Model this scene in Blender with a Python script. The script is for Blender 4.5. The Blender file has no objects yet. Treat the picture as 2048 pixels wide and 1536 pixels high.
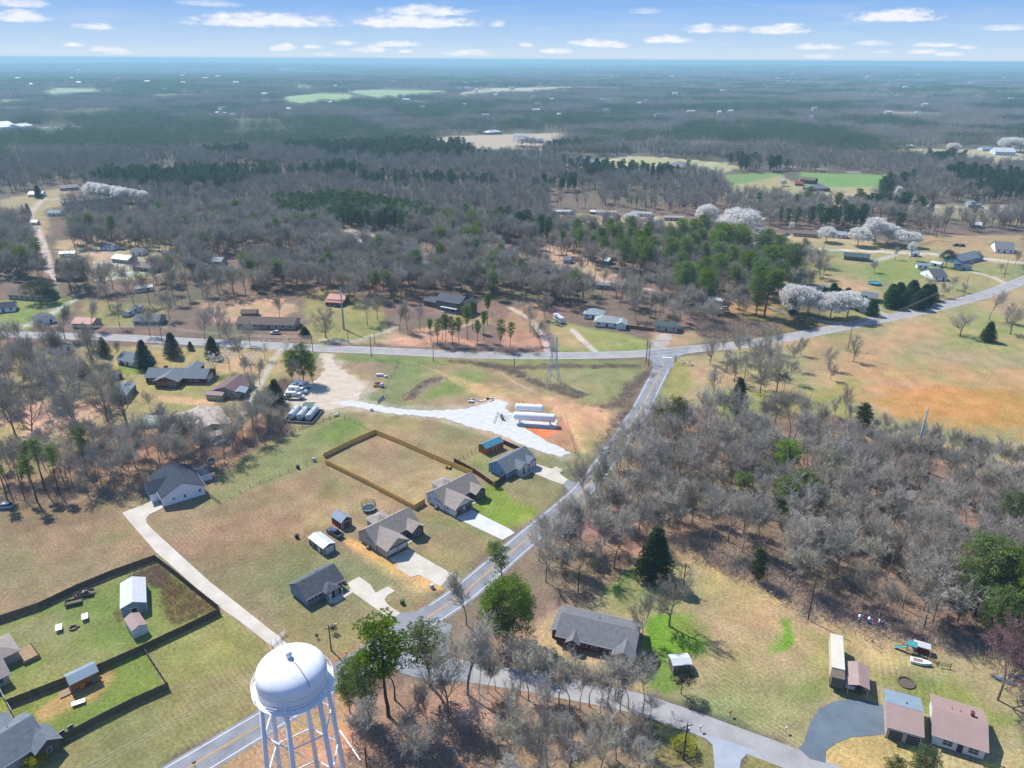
import bpy, math, random
import numpy as np
from mathutils import Vector, Matrix
R = math.radians
sc = bpy.context.scene
# ---------------------------------------------------------------- camera, sky, sun, exposure
HAZE_D = 0.00015
F_PX, CAM_H, PITCH, ROLL = 1500.0, 120.0, R(23.4), R(0.3)
cam_d = bpy.data.cameras.new('camera'); cam = bpy.data.objects.new('camera', cam_d)
sc.collection.objects.link(cam); sc.camera = cam
cam_d.sensor_width = 36; cam_d.lens = 36 * F_PX / 2048
cam_d.clip_start = 1; cam_d.clip_end = 90000
cam.matrix_world = Matrix.Translation((0, 0, CAM_H)) @ Matrix.Rotation(R(90) - PITCH, 4, 'X') @ Matrix.Rotation(ROLL, 4, 'Z')

SUN_EL, SUN_AZ = R(50), R(134)          # azimuth as a math angle of the direction TOWARDS the sun
sd = bpy.data.lights.new('sun', 'SUN'); so = bpy.data.objects.new('sun', sd); sc.collection.objects.link(so)
sd.energy = 4.3; sd.angle = R(0.55); sd.color = (1, 0.955, 0.88)
so.location = (0, 0, 200)
so.rotation_euler = Vector((math.cos(SUN_AZ) * math.cos(SUN_EL), math.sin(SUN_AZ) * math.cos(SUN_EL), math.sin(SUN_EL))).to_track_quat('Z', 'Y').to_euler()
sc.view_settings.view_transform = 'Standard'; sc.view_settings.look = 'None'
sc.view_settings.gamma = 1; sc.view_settings.exposure = 0.66
sc.cycles.max_bounces = 5; sc.cycles.diffuse_bounces = 2; sc.cycles.glossy_bounces = 2
sc.cycles.transparent_max_bounces = 8; sc.cycles.volume_bounces = 0
sc.cycles.caustics_reflective = False; sc.cycles.caustics_refractive = False

w = bpy.data.worlds.new('World'); sc.world = w; w.use_nodes = True
nt = w.node_tree; nt.nodes.clear()
def N(t, ty, **k):
    n = t.nodes.new(ty)
    for a, b in k.items(): setattr(n, a, b)
    return n
def lk(t, a, b): t.links.new(a, b)
def mth(t, op, a, b=None, c=None, clamp=False):
    n = N(t, 'ShaderNodeMath', operation=op); n.use_clamp = clamp
    for i, v in enumerate((a, b, c)):
        if v is None: continue
        if isinstance(v, (int, float)): n.inputs[i].default_value = v
        else: lk(t, v, n.inputs[i])
    return n.outputs[0]
sky = N(nt, 'ShaderNodeTexSky', sky_type='NISHITA'); sky.sun_disc = False
sky.sun_elevation = SUN_EL; sky.sun_rotation = R(90) - SUN_AZ
sky.altitude = 1500; sky.air_density = 1.0; sky.dust_density = 0.0; sky.ozone_density = 7.0
bg = N(nt, 'ShaderNodeBackground'); bg.inputs['Strength'].default_value = 0.15
out = N(nt, 'ShaderNodeOutputWorld'); lk(nt, bg.outputs[0], out.inputs[0])
# clouds: real directions (azimuth / elevation, degrees) of small fair-weather cumulus
tc = N(nt, 'ShaderNodeTexCoord'); sep = N(nt, 'ShaderNodeSeparateXYZ'); lk(nt, tc.outputs['Generated'], sep.inputs[0])
az = mth(nt, 'MULTIPLY', mth(nt, 'ARCTAN2', sep.outputs[0], sep.outputs[1]), 57.2958)
el = mth(nt, 'MULTIPLY', mth(nt, 'ARCSINE', sep.outputs[2]), 57.2958)
cb = N(nt, 'ShaderNodeCombineXYZ'); lk(nt, az, cb.inputs[0]); lk(nt, mth(nt, 'MULTIPLY', el, 3.2), cb.inputs[1])
nz = N(nt, 'ShaderNodeTexNoise'); nz.inputs['Scale'].default_value = 0.9; nz.inputs['Detail'].default_value = 7; nz.inputs['Roughness'].default_value = 0.62
lk(nt, cb.outputs[0], nz.inputs['Vector'])
nz2 = N(nt, 'ShaderNodeTexNoise'); nz2.inputs['Scale'].default_value = 0.16; nz2.inputs['Detail'].default_value = 6; nz2.inputs['Roughness'].default_value = 0.55
cb2 = N(nt, 'ShaderNodeCombineXYZ'); lk(nt, az, cb2.inputs[0]); lk(nt, mth(nt, 'MULTIPLY', el, 9), cb2.inputs[1]); lk(nt, cb2.outputs[0], nz2.inputs['Vector'])
def ray(x, y):
    u, v = (x - 1024) / F_PX, -(y - 768) / F_PX
    c, s = math.cos(ROLL), math.sin(ROLL)
    u, v = u * c - v * s, u * s + v * c
    return (u, math.cos(PITCH) + v * math.sin(PITCH), -math.sin(PITCH) + v * math.cos(PITCH))
def azel(x, y):
    d = ray(x, y)
    return math.degrees(math.atan2(d[0], d[1])), math.degrees(math.atan2(d[2], math.hypot(d[0], d[1])))
CL = [(530, 39, 150, 12, 1), (828, 42, 118, 11, 1.1), (850, 20, 90, 9, .8), (38, 31, 62, 10, .9), (30, 4, 60, 8, .6), (185, 52, 36, 6, .8), (147, 89, 22, 3, .7), (215, 97, 36, 5, .85), (240, 104, 30, 4, .5),
      (568, 94, 26, 6, .8), (625, 93, 18, 3, .7), (650, 108, 24, 3, .5), (690, 86, 26, 4, .8), (792, 87, 50, 5, .95), (741, 98, 34, 5, .85), (812, 102, 14, 3, .7), (935, 105, 46, 5, .65), (994, 47, 14, 5, .5),
      (1052, 89, 14, 4, .8), (1112, 101, 34, 4.5, .95), (1195, 85, 56, 7, 1.05), (1236, 92, 16, 3, .8), (1336, 77, 46, 7, 1.05), (1404, 57, 34, 7, .8), (1455, 57, 40, 6, .55), (1560, 57, 58, 8.5, 1.1), (1790, 30, 88, 11, 1.15),
      (1635, 93, 48, 5, .7), (1745, 86, 36, 4, .55), (1760, 103, 20, 3, .6), (1870, 89, 44, 4, .8), (1935, 94, 24, 3, .75), (1845, 102, 30, 4, .6), (1900, 107, 30, 4, .65), (2010, 55, 50, 5, .5), (1640, 112, 28, 4, .5), (1290, 22, 26, 4, .25), (420, 6, 50, 5, .3)]
acc = None
wob = mth(nt, 'MULTIPLY', mth(nt, 'SUBTRACT', nz.outputs[0], 0.5), 3.4)
for (cx, cy, rx, ry, s) in CL:
    ry *= 1.35
    a0, e0 = azel(cx, cy); a1, _ = azel(cx + rx, cy); _, e1 = azel(cx, cy - ry)
    dx = mth(nt, 'MULTIPLY', mth(nt, 'SUBTRACT', az, a0), 1 / abs(a1 - a0))
    dy0 = mth(nt, 'MULTIPLY', mth(nt, 'SUBTRACT', el, e0 - (e1 - e0) * .45), 1 / abs(e1 - e0) / 1.3)
    dy = mth(nt, 'MAXIMUM', dy0, mth(nt, 'MULTIPLY', dy0, -2.4))     # flat bases, domed tops
    d2 = mth(nt, 'ADD', mth(nt, 'MULTIPLY', dx, dx), mth(nt, 'MULTIPLY', dy, dy))
    v = mth(nt, 'MULTIPLY', mth(nt, 'ADD', mth(nt, 'SUBTRACT', 1.0, d2), wob), s)
    acc = v if acc is None else mth(nt, 'MAXIMUM', acc, v)
mr = N(nt, 'ShaderNodeMapRange'); mr.interpolation_type = 'SMOOTHSTEP'; lk(nt, acc, mr.inputs[0]); mr.inputs[1].default_value = -0.45; mr.inputs[2].default_value = 0.95
mr2 = N(nt, 'ShaderNodeMapRange'); lk(nt, nz2.outputs[0], mr2.inputs[0]); mr2.inputs[1].default_value = 0.5; mr2.inputs[2].default_value = 0.85; mr2.inputs[4].default_value = 0.2
cov = mth(nt, 'MAXIMUM', mr.outputs[0], mr2.outputs[0], clamp=True)
cov = mth(nt, 'MULTIPLY', cov, 0.93)
mx = N(nt, 'ShaderNodeMix', data_type='RGBA'); lk(nt, cov, mx.inputs[0])
rp = N(nt, 'ShaderNodeValToRGB'); rp.color_ramp.elements[0].position = 0; rp.color_ramp.elements[0].color = (2.9/8, 3.4/8, 3.85/8, 1); rp.color_ramp.elements[1].position = 1; rp.color_ramp.elements[1].color = (.5/8, 1.22/8, 3.1/8, 1)
for pp, cc in ((.12, (2.2, 2.95, 3.85)), (.4, (1.15, 2.1, 3.75)), (.75, (.66, 1.5, 3.4))): q_ = rp.color_ramp.elements.new(pp); q_.color = (*[v / 8 for v in cc], 1)
lk(nt, mth(nt, 'MULTIPLY', el, 1 / 8.5, clamp=True), rp.inputs[0])
sc8 = N(nt, 'ShaderNodeVectorMath', operation='SCALE'); lk(nt, rp.outputs[0], sc8.inputs[0]); sc8.inputs['Scale'].default_value = 8
lo = N(nt, 'ShaderNodeMix', data_type='RGBA'); mr3 = N(nt, 'ShaderNodeMapRange'); lk(nt, el, mr3.inputs[0]); mr3.inputs[1].default_value = 9; mr3.inputs[2].default_value = 24
lk(nt, mr3.outputs[0], lo.inputs[0]); lk(nt, sc8.outputs[0], lo.inputs[6]); lk(nt, sky.outputs[0], lo.inputs[7]); lk(nt, lo.outputs[2], mx.inputs[6])
cl = N(nt, 'ShaderNodeMix', data_type='RGBA'); lk(nt, nz.outputs[0], cl.inputs[0]); cl.inputs[6].default_value = (3.4, 3.55, 4.1, 1); cl.inputs[7].default_value = (4.5, 4.5, 4.6, 1)
lk(nt, cl.outputs[2], mx.inputs[7])
lk(nt, mx.outputs[2], bg.inputs[0])

# ---------------------------------------------------------------- helpers
def G(x, y, z=0.0):
    d = ray(x, y); t = (CAM_H - z) / -d[2]
    return (d[0] * t, d[1] * t)
def GP(pts): return [G(*p) for p in pts]
def zof(base, top):
    B = G(*base); T = ray(*top); t = math.hypot(*B) / math.hypot(T[0], T[1])
    return CAM_H + T[2] * t
COL = sc.collection
MATS = {}
def mat(name, c, rough=.85, c2=None, scale=1.0, metal=0.0, kind='noise', bump=0.0, detail=6, spec=.3, streak=None, coord='Object', vary=0.0):
    if name in MATS: return MATS[name]
    m = bpy.data.materials.new(name); m.use_nodes = True; t = m.node_tree
    b = t.nodes['Principled BSDF']; b.inputs['Roughness'].default_value = rough; b.inputs['Metallic'].default_value = metal
    b.inputs['Specular IOR Level'].default_value = spec
    if c2 is None: c2 = tuple(x * .72 for x in c)
    tcn = N(t, 'ShaderNodeTexCoord'); mp = N(t, 'ShaderNodeMapping'); lk(t, tcn.outputs[coord], mp.inputs[0])
    if streak: mp.inputs['Scale'].default_value = streak
    if kind == 'rib':
        nn = N(t, 'ShaderNodeTexWave'); nn.inputs['Scale'].default_value = scale; nn.inputs['Distortion'].default_value = 0.3
        nn.bands_direction = 'X'; o = nn.outputs['Fac']
        n3 = N(t, 'ShaderNodeTexNoise'); n3.inputs['Scale'].default_value = .5; n3.inputs['Detail'].default_value = 8; lk(t, mp.outputs[0], n3.inputs['Vector'])
        lk(t, mp.outputs[0], nn.inputs['Vector'])
        o = mth(t, 'ADD', mth(t, 'MULTIPLY', o, .45), mth(t, 'MULTIPLY', n3.outputs[0], .55))
    elif kind == 'brick':
        nn = N(t, 'ShaderNodeTexBrick'); nn.inputs['Scale'].default_value = scale; lk(t, mp.outputs[0], nn.inputs['Vector'])
        nn.inputs['Color1'].default_value = (1, 1, 1, 1); nn.inputs['Color2'].default_value = (.3, .3, .3, 1); nn.inputs['Mortar'].default_value = (.0, .0, .0, 1)
        nn.inputs['Brick Width'].default_value = .6; nn.inputs['Row Height'].default_value = .25
        o = mth(t, 'MULTIPLY', nn.outputs['Color'], 1.0)
    else:
        nn = N(t, 'ShaderNodeTexNoise'); nn.inputs['Scale'].default_value = scale; nn.inputs['Detail'].default_value = detail
        nn.inputs['Roughness'].default_value = .65; lk(t, mp.outputs[0], nn.inputs['Vector']); o = nn.outputs[0]
    r = N(t, 'ShaderNodeMapRange'); lk(t, o, r.inputs[0]); r.inputs[1].default_value = .28; r.inputs[2].default_value = .72
    mxn = N(t, 'ShaderNodeMix', data_type='RGBA'); lk(t, r.outputs[0], mxn.inputs[0])
    mxn.inputs[6].default_value = (*c2, 1); mxn.inputs[7].default_value = (*c, 1); colo = mxn.outputs[2]
    if vary:       # each plant has its own tone
        oi = N(t, 'ShaderNodeObjectInfo'); hs = N(t, 'ShaderNodeHueSaturation'); lk(t, colo, hs.inputs['Color'])
        lk(t, mth(t, 'ADD', mth(t, 'MULTIPLY', oi.outputs['Random'], vary * 2), 1 - vary), hs.inputs['Value'])
        lk(t, mth(t, 'ADD', mth(t, 'MULTIPLY', mth(t, 'FRACT', mth(t, 'MULTIPLY', oi.outputs['Random'], 7.31)), vary * .08), .5 + vary * .01), hs.inputs['Hue'])
        lk(t, mth(t, 'ADD', mth(t, 'MULTIPLY', mth(t, 'FRACT', mth(t, 'MULTIPLY', oi.outputs['Random'], 13.7)), vary * 2), 1 - vary), hs.inputs['Saturation']); colo = hs.outputs[0]
    lk(t, colo, b.inputs['Base Color'])
    if bump:
        bp = N(t, 'ShaderNodeBump'); bp.inputs['Strength'].default_value = bump; bp.inputs['Distance'].default_value = .1
        lk(t, o, bp.inputs['Height']); lk(t, bp.outputs[0], b.inputs['Normal'])
    MATS[name] = m
    return m

class MB:
    def __init__(s): s.v = []; s.f = []; s.m = []
    def add(s, vs, fs, mi=0):
        o = len(s.v); s.v += [tuple(p) for p in vs]; s.f += [tuple(i + o for i in f) for f in fs]; s.m += [mi] * len(fs); return s
    def box(s, x0, x1, y0, y1, z0, z1, mi=0):
        return s.add([(x0, y0, z0), (x1, y0, z0), (x1, y1, z0), (x0, y1, z0), (x0, y0, z1), (x1, y0, z1), (x1, y1, z1), (x0, y1, z1)],
                     [(0, 3, 2, 1), (4, 5, 6, 7), (0, 1, 5, 4), (1, 2, 6, 5), (2, 3, 7, 6), (3, 0, 4, 7)], mi)
    def bbox(s, x0, x1, y0, y1, z0, z1, b=.03, mi=0):       # box with chamfered vertical edges and top
        P = [(x0 + b, y0), (x1 - b, y0), (x1, y0 + b), (x1, y1 - b), (x1 - b, y1), (x0 + b, y1), (x0, y1 - b), (x0, y0 + b)]
        cx, cy = (x0 + x1) / 2, (y0 + y1) / 2
        vs = [(x, y, z0) for x, y in P] + [(x, y, z1 - b) for x, y in P] + [(x + (b if x < cx else -b), y + (b if y < cy else -b), z1) for x, y in P]
        fs = [(i, (i + 1) % 8, 8 + (i + 1) % 8, 8 + i) for i in range(8)] + [(8 + i, 8 + (i + 1) % 8, 16 + (i + 1) % 8, 16 + i) for i in range(8)]
        return s.add(vs, fs + [tuple(range(16, 24)), tuple(range(7, -1, -1))], mi)
    def prism(s, pts, z0, z1, mi=0):
        n = len(pts)
        a = sum(pts[i][0] * pts[(i + 1) % n][1] - pts[(i + 1) % n][0] * pts[i][1] for i in range(n))
        if a < 0: pts = pts[::-1]
        return s.add([(x, y, z0) for x, y in pts] + [(x, y, z1) for x, y in pts],
                     [tuple(range(n - 1, -1, -1)), tuple(range(n, 2 * n))] + [(i, (i + 1) % n, n + (i + 1) % n, n + i) for i in range(n)], mi)
    def tube(s, p, q, r0, r1=None, n=6, mi=0, cap=True):
        r1 = r0 if r1 is None else r1
        p, q = Vector(p), Vector(q); d = (q - p)
        if d.length < 1e-6: return s
        d.normalize(); a = d.orthogonal().normalized(); b = d.cross(a)
        vs = [p + (a * math.cos(t) + b * math.sin(t)) * r0 for t in [2 * math.pi * i / n for i in range(n)]]
        vs += [q + (a * math.cos(t) + b * math.sin(t)) * r1 for t in [2 * math.pi * i / n for i in range(n)]]
        fs = [(i, (i + 1) % n, n + (i + 1) % n, n + i) for i in range(n)]
        if cap: fs += [tuple(range(n - 1, -1, -1)), tuple(range(n, 2 * n))]
        return s.add(vs, fs, mi)
    def lathe(s, prof, n=24, o=(0, 0, 0), mi=0, axis='z'):
        vs = []
        for r, z in prof:
            for i in range(n):
                t = 2 * math.pi * i / n; x, y = r * math.cos(t), r * math.sin(t)
                vs.append((o[0] + x, o[1] + y, o[2] + z) if axis == 'z' else ((o[0] + z, o[1] + x, o[2] + y) if axis == 'x' else (o[0] + y, o[1] + z, o[2] + x)))
        fs = []
        for k in range(len(prof) - 1):
            for i in range(n): fs.append((k * n + i, k * n + (i + 1) % n, (k + 1) * n + (i + 1) % n, (k + 1) * n + i))
        return s.add(vs, fs, mi)
    def build(s, name, mats, parent=None, smooth=False):
        me = bpy.data.meshes.new(name); me.from_pydata(s.v, [], s.f)
        for m in (mats if isinstance(mats, (list, tuple)) else [mats]): me.materials.append(m)
        if len(me.materials) > 1: me.polygons.foreach_set('material_index', s.m)
        if smooth: me.polygons.foreach_set('use_smooth', [True] * len(s.f))
        me.validate(); me.update()
        o = bpy.data.objects.new(name, me); COL.objects.link(o)
        if parent: o.parent = parent
        return o
def tag(o, label=None, cat=None, group=None, kind=None):
    if label: o['label'] = label
    if cat: o['category'] = cat
    if group: o['group'] = group
    if kind: o['kind'] = kind
    return o
def thing(name, label, cat, loc=(0, 0, 0), rz=0.0, group=None):
    o = bpy.data.objects.new(name, None); COL.objects.link(o); o.location = loc; o.rotation_euler.z = rz; o.empty_display_size = .5
    return tag(o, label, cat, group)
def copy_thing(src, name=None):
    r = src.copy(); COL.objects.link(r)
    for ch in src.children:
        c = ch.copy(); COL.objects.link(c); c.parent = r
        for g in ch.children:
            d = g.copy(); COL.objects.link(d); d.parent = c
    return r
def raw_mesh(name, V, Fc, m):
    """triangle soup from numpy: V (n,3), Fc (k,3)"""
    me = bpy.data.meshes.new(name); me.vertices.add(len(V)); me.vertices.foreach_set('co', np.asarray(V, 'f').ravel())
    nf, k = Fc.shape
    me.loops.add(nf * k); me.loops.foreach_set('vertex_index', Fc.astype('i').ravel())
    me.polygons.add(nf); me.polygons.foreach_set('loop_start', np.arange(0, nf * k, k, dtype='i'))
    me.materials.append(m); me.update(calc_edges=True); return me
# numpy value noise
def vnoise(x, y, seed=0):
    xi, yi = np.floor(x).astype(np.int64), np.floor(y).astype(np.int64); fx, fy = x - xi, y - yi
    fx = fx * fx * (3 - 2 * fx); fy = fy * fy * (3 - 2 * fy)
    def h(a, b):
        n = (a * 374761393 + b * 668265263 + seed * 974711) & 0x7fffffff
        n = ((n ^ (n >> 13)) * 1274126177) & 0x7fffffff
        return ((n ^ (n >> 16)) & 0xffff) / 65535.0
    return (h(xi, yi) * (1 - fx) + h(xi + 1, yi) * fx) * (1 - fy) + (h(xi, yi + 1) * (1 - fx) + h(xi + 1, yi + 1) * fx) * fy
def fbm(x, y, seed=0, o=4):
    v = 0; a = .5; t = 0
    for i in range(o): v = v + a * vnoise(x * 2 ** i, y * 2 ** i, seed + i * 17); t += a; a *= .5
    return v / t
def inpoly(X, Y, poly):
    ins = np.zeros(X.shape, bool); n = len(poly)
    for i in range(n):
        x0, y0 = poly[i]; x1, y1 = poly[(i + 1) % n]
        if y0 == y1: continue
        c = ((y0 > Y) != (y1 > Y)) & (X < (x1 - x0) * (Y - y0) / (y1 - y0) + x0)
        ins ^= c
    return ins
def dline(X, Y, pts):
    d = np.full(X.shape, 1e9)
    for (x0, y0), (x1, y1) in zip(pts[:-1], pts[1:]):
        vx, vy = x1 - x0, y1 - y0; L = vx * vx + vy * vy + 1e-9
        t = np.clip(((X - x0) * vx + (Y - y0) * vy) / L, 0, 1)
        d = np.minimum(d, np.hypot(X - x0 - t * vx, Y - y0 - t * vy))
    return d
def smooth(pts, k=4):
    P = [Vector(p) for p in pts]; o = []
    for i in range(len(P) - 1):
        a, b, c, d = P[max(i - 1, 0)], P[i], P[i + 1], P[min(i + 2, len(P) - 1)]
        for j in range(k):
            t = j / k; o.append(tuple(.5 * ((2 * b) + (c - a) * t + (2 * a - 5 * b + 4 * c - d) * t * t + (3 * b - a - 3 * c + d) * t ** 3)))
    o.append(tuple(P[-1])); return o

def islands(o, name=None):
    """one object per separate piece of a part mesh"""
    me = o.data; par = list(range(len(me.vertices)))
    def find(i):
        while par[i] != i: par[i] = par[par[i]]; i = par[i]
        return i
    for p in me.polygons:
        r_ = find(p.vertices[0])
        for v in p.vertices[1:]: par[find(v)] = r_
    G_ = {}
    for p in me.polygons: G_.setdefault(find(p.vertices[0]), []).append(p)
    if len(G_) < 2: return
    nm = name or o.name.split('.')[0]
    for ps in G_.values():
        ids = sorted({v for p in ps for v in p.vertices}); ix = {v: i for i, v in enumerate(ids)}
        m2 = bpy.data.meshes.new(nm); m2.from_pydata([me.vertices[i].co[:] for i in ids], [], [[ix[v] for v in p.vertices] for p in ps])
        for m in me.materials: m2.materials.append(m)
        m2.polygons.foreach_set('material_index', [p.material_index for p in ps]); m2.polygons.foreach_set('use_smooth', [p.use_smooth for p in ps]); m2.update()
        q = bpy.data.objects.new(nm, m2); COL.objects.link(q); q.parent = o.parent; q.location = o.location
    bpy.data.objects.remove(o)
# ---------------------------------------------------------------- ground (one sheet to the horizon) with its real patchwork of grass, clay and leaf litter
K_ALB = 1.35
def S(r, g, b, k=1.0):
    f = lambda c: ((c / 255 + .055) / 1.055) ** 2.4 if c > 10 else c / 255 / 12.92
    return tuple(min(.85, f(c) * k / K_ALB) for c in (r, g, b))
TAN, OLIVE, GREEN, BRIGHT = S(176, 155, 117), S(152, 138, 104), S(140, 143, 92), S(96, 142, 46)
LITTER, CLAY, ORANGE, BROWN, DIRT = S(146, 124, 106), S(214, 130, 86), S(190, 152, 110), S(140, 116, 90), S(190, 164, 132)
FOREST = S(130, 112, 98)
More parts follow.
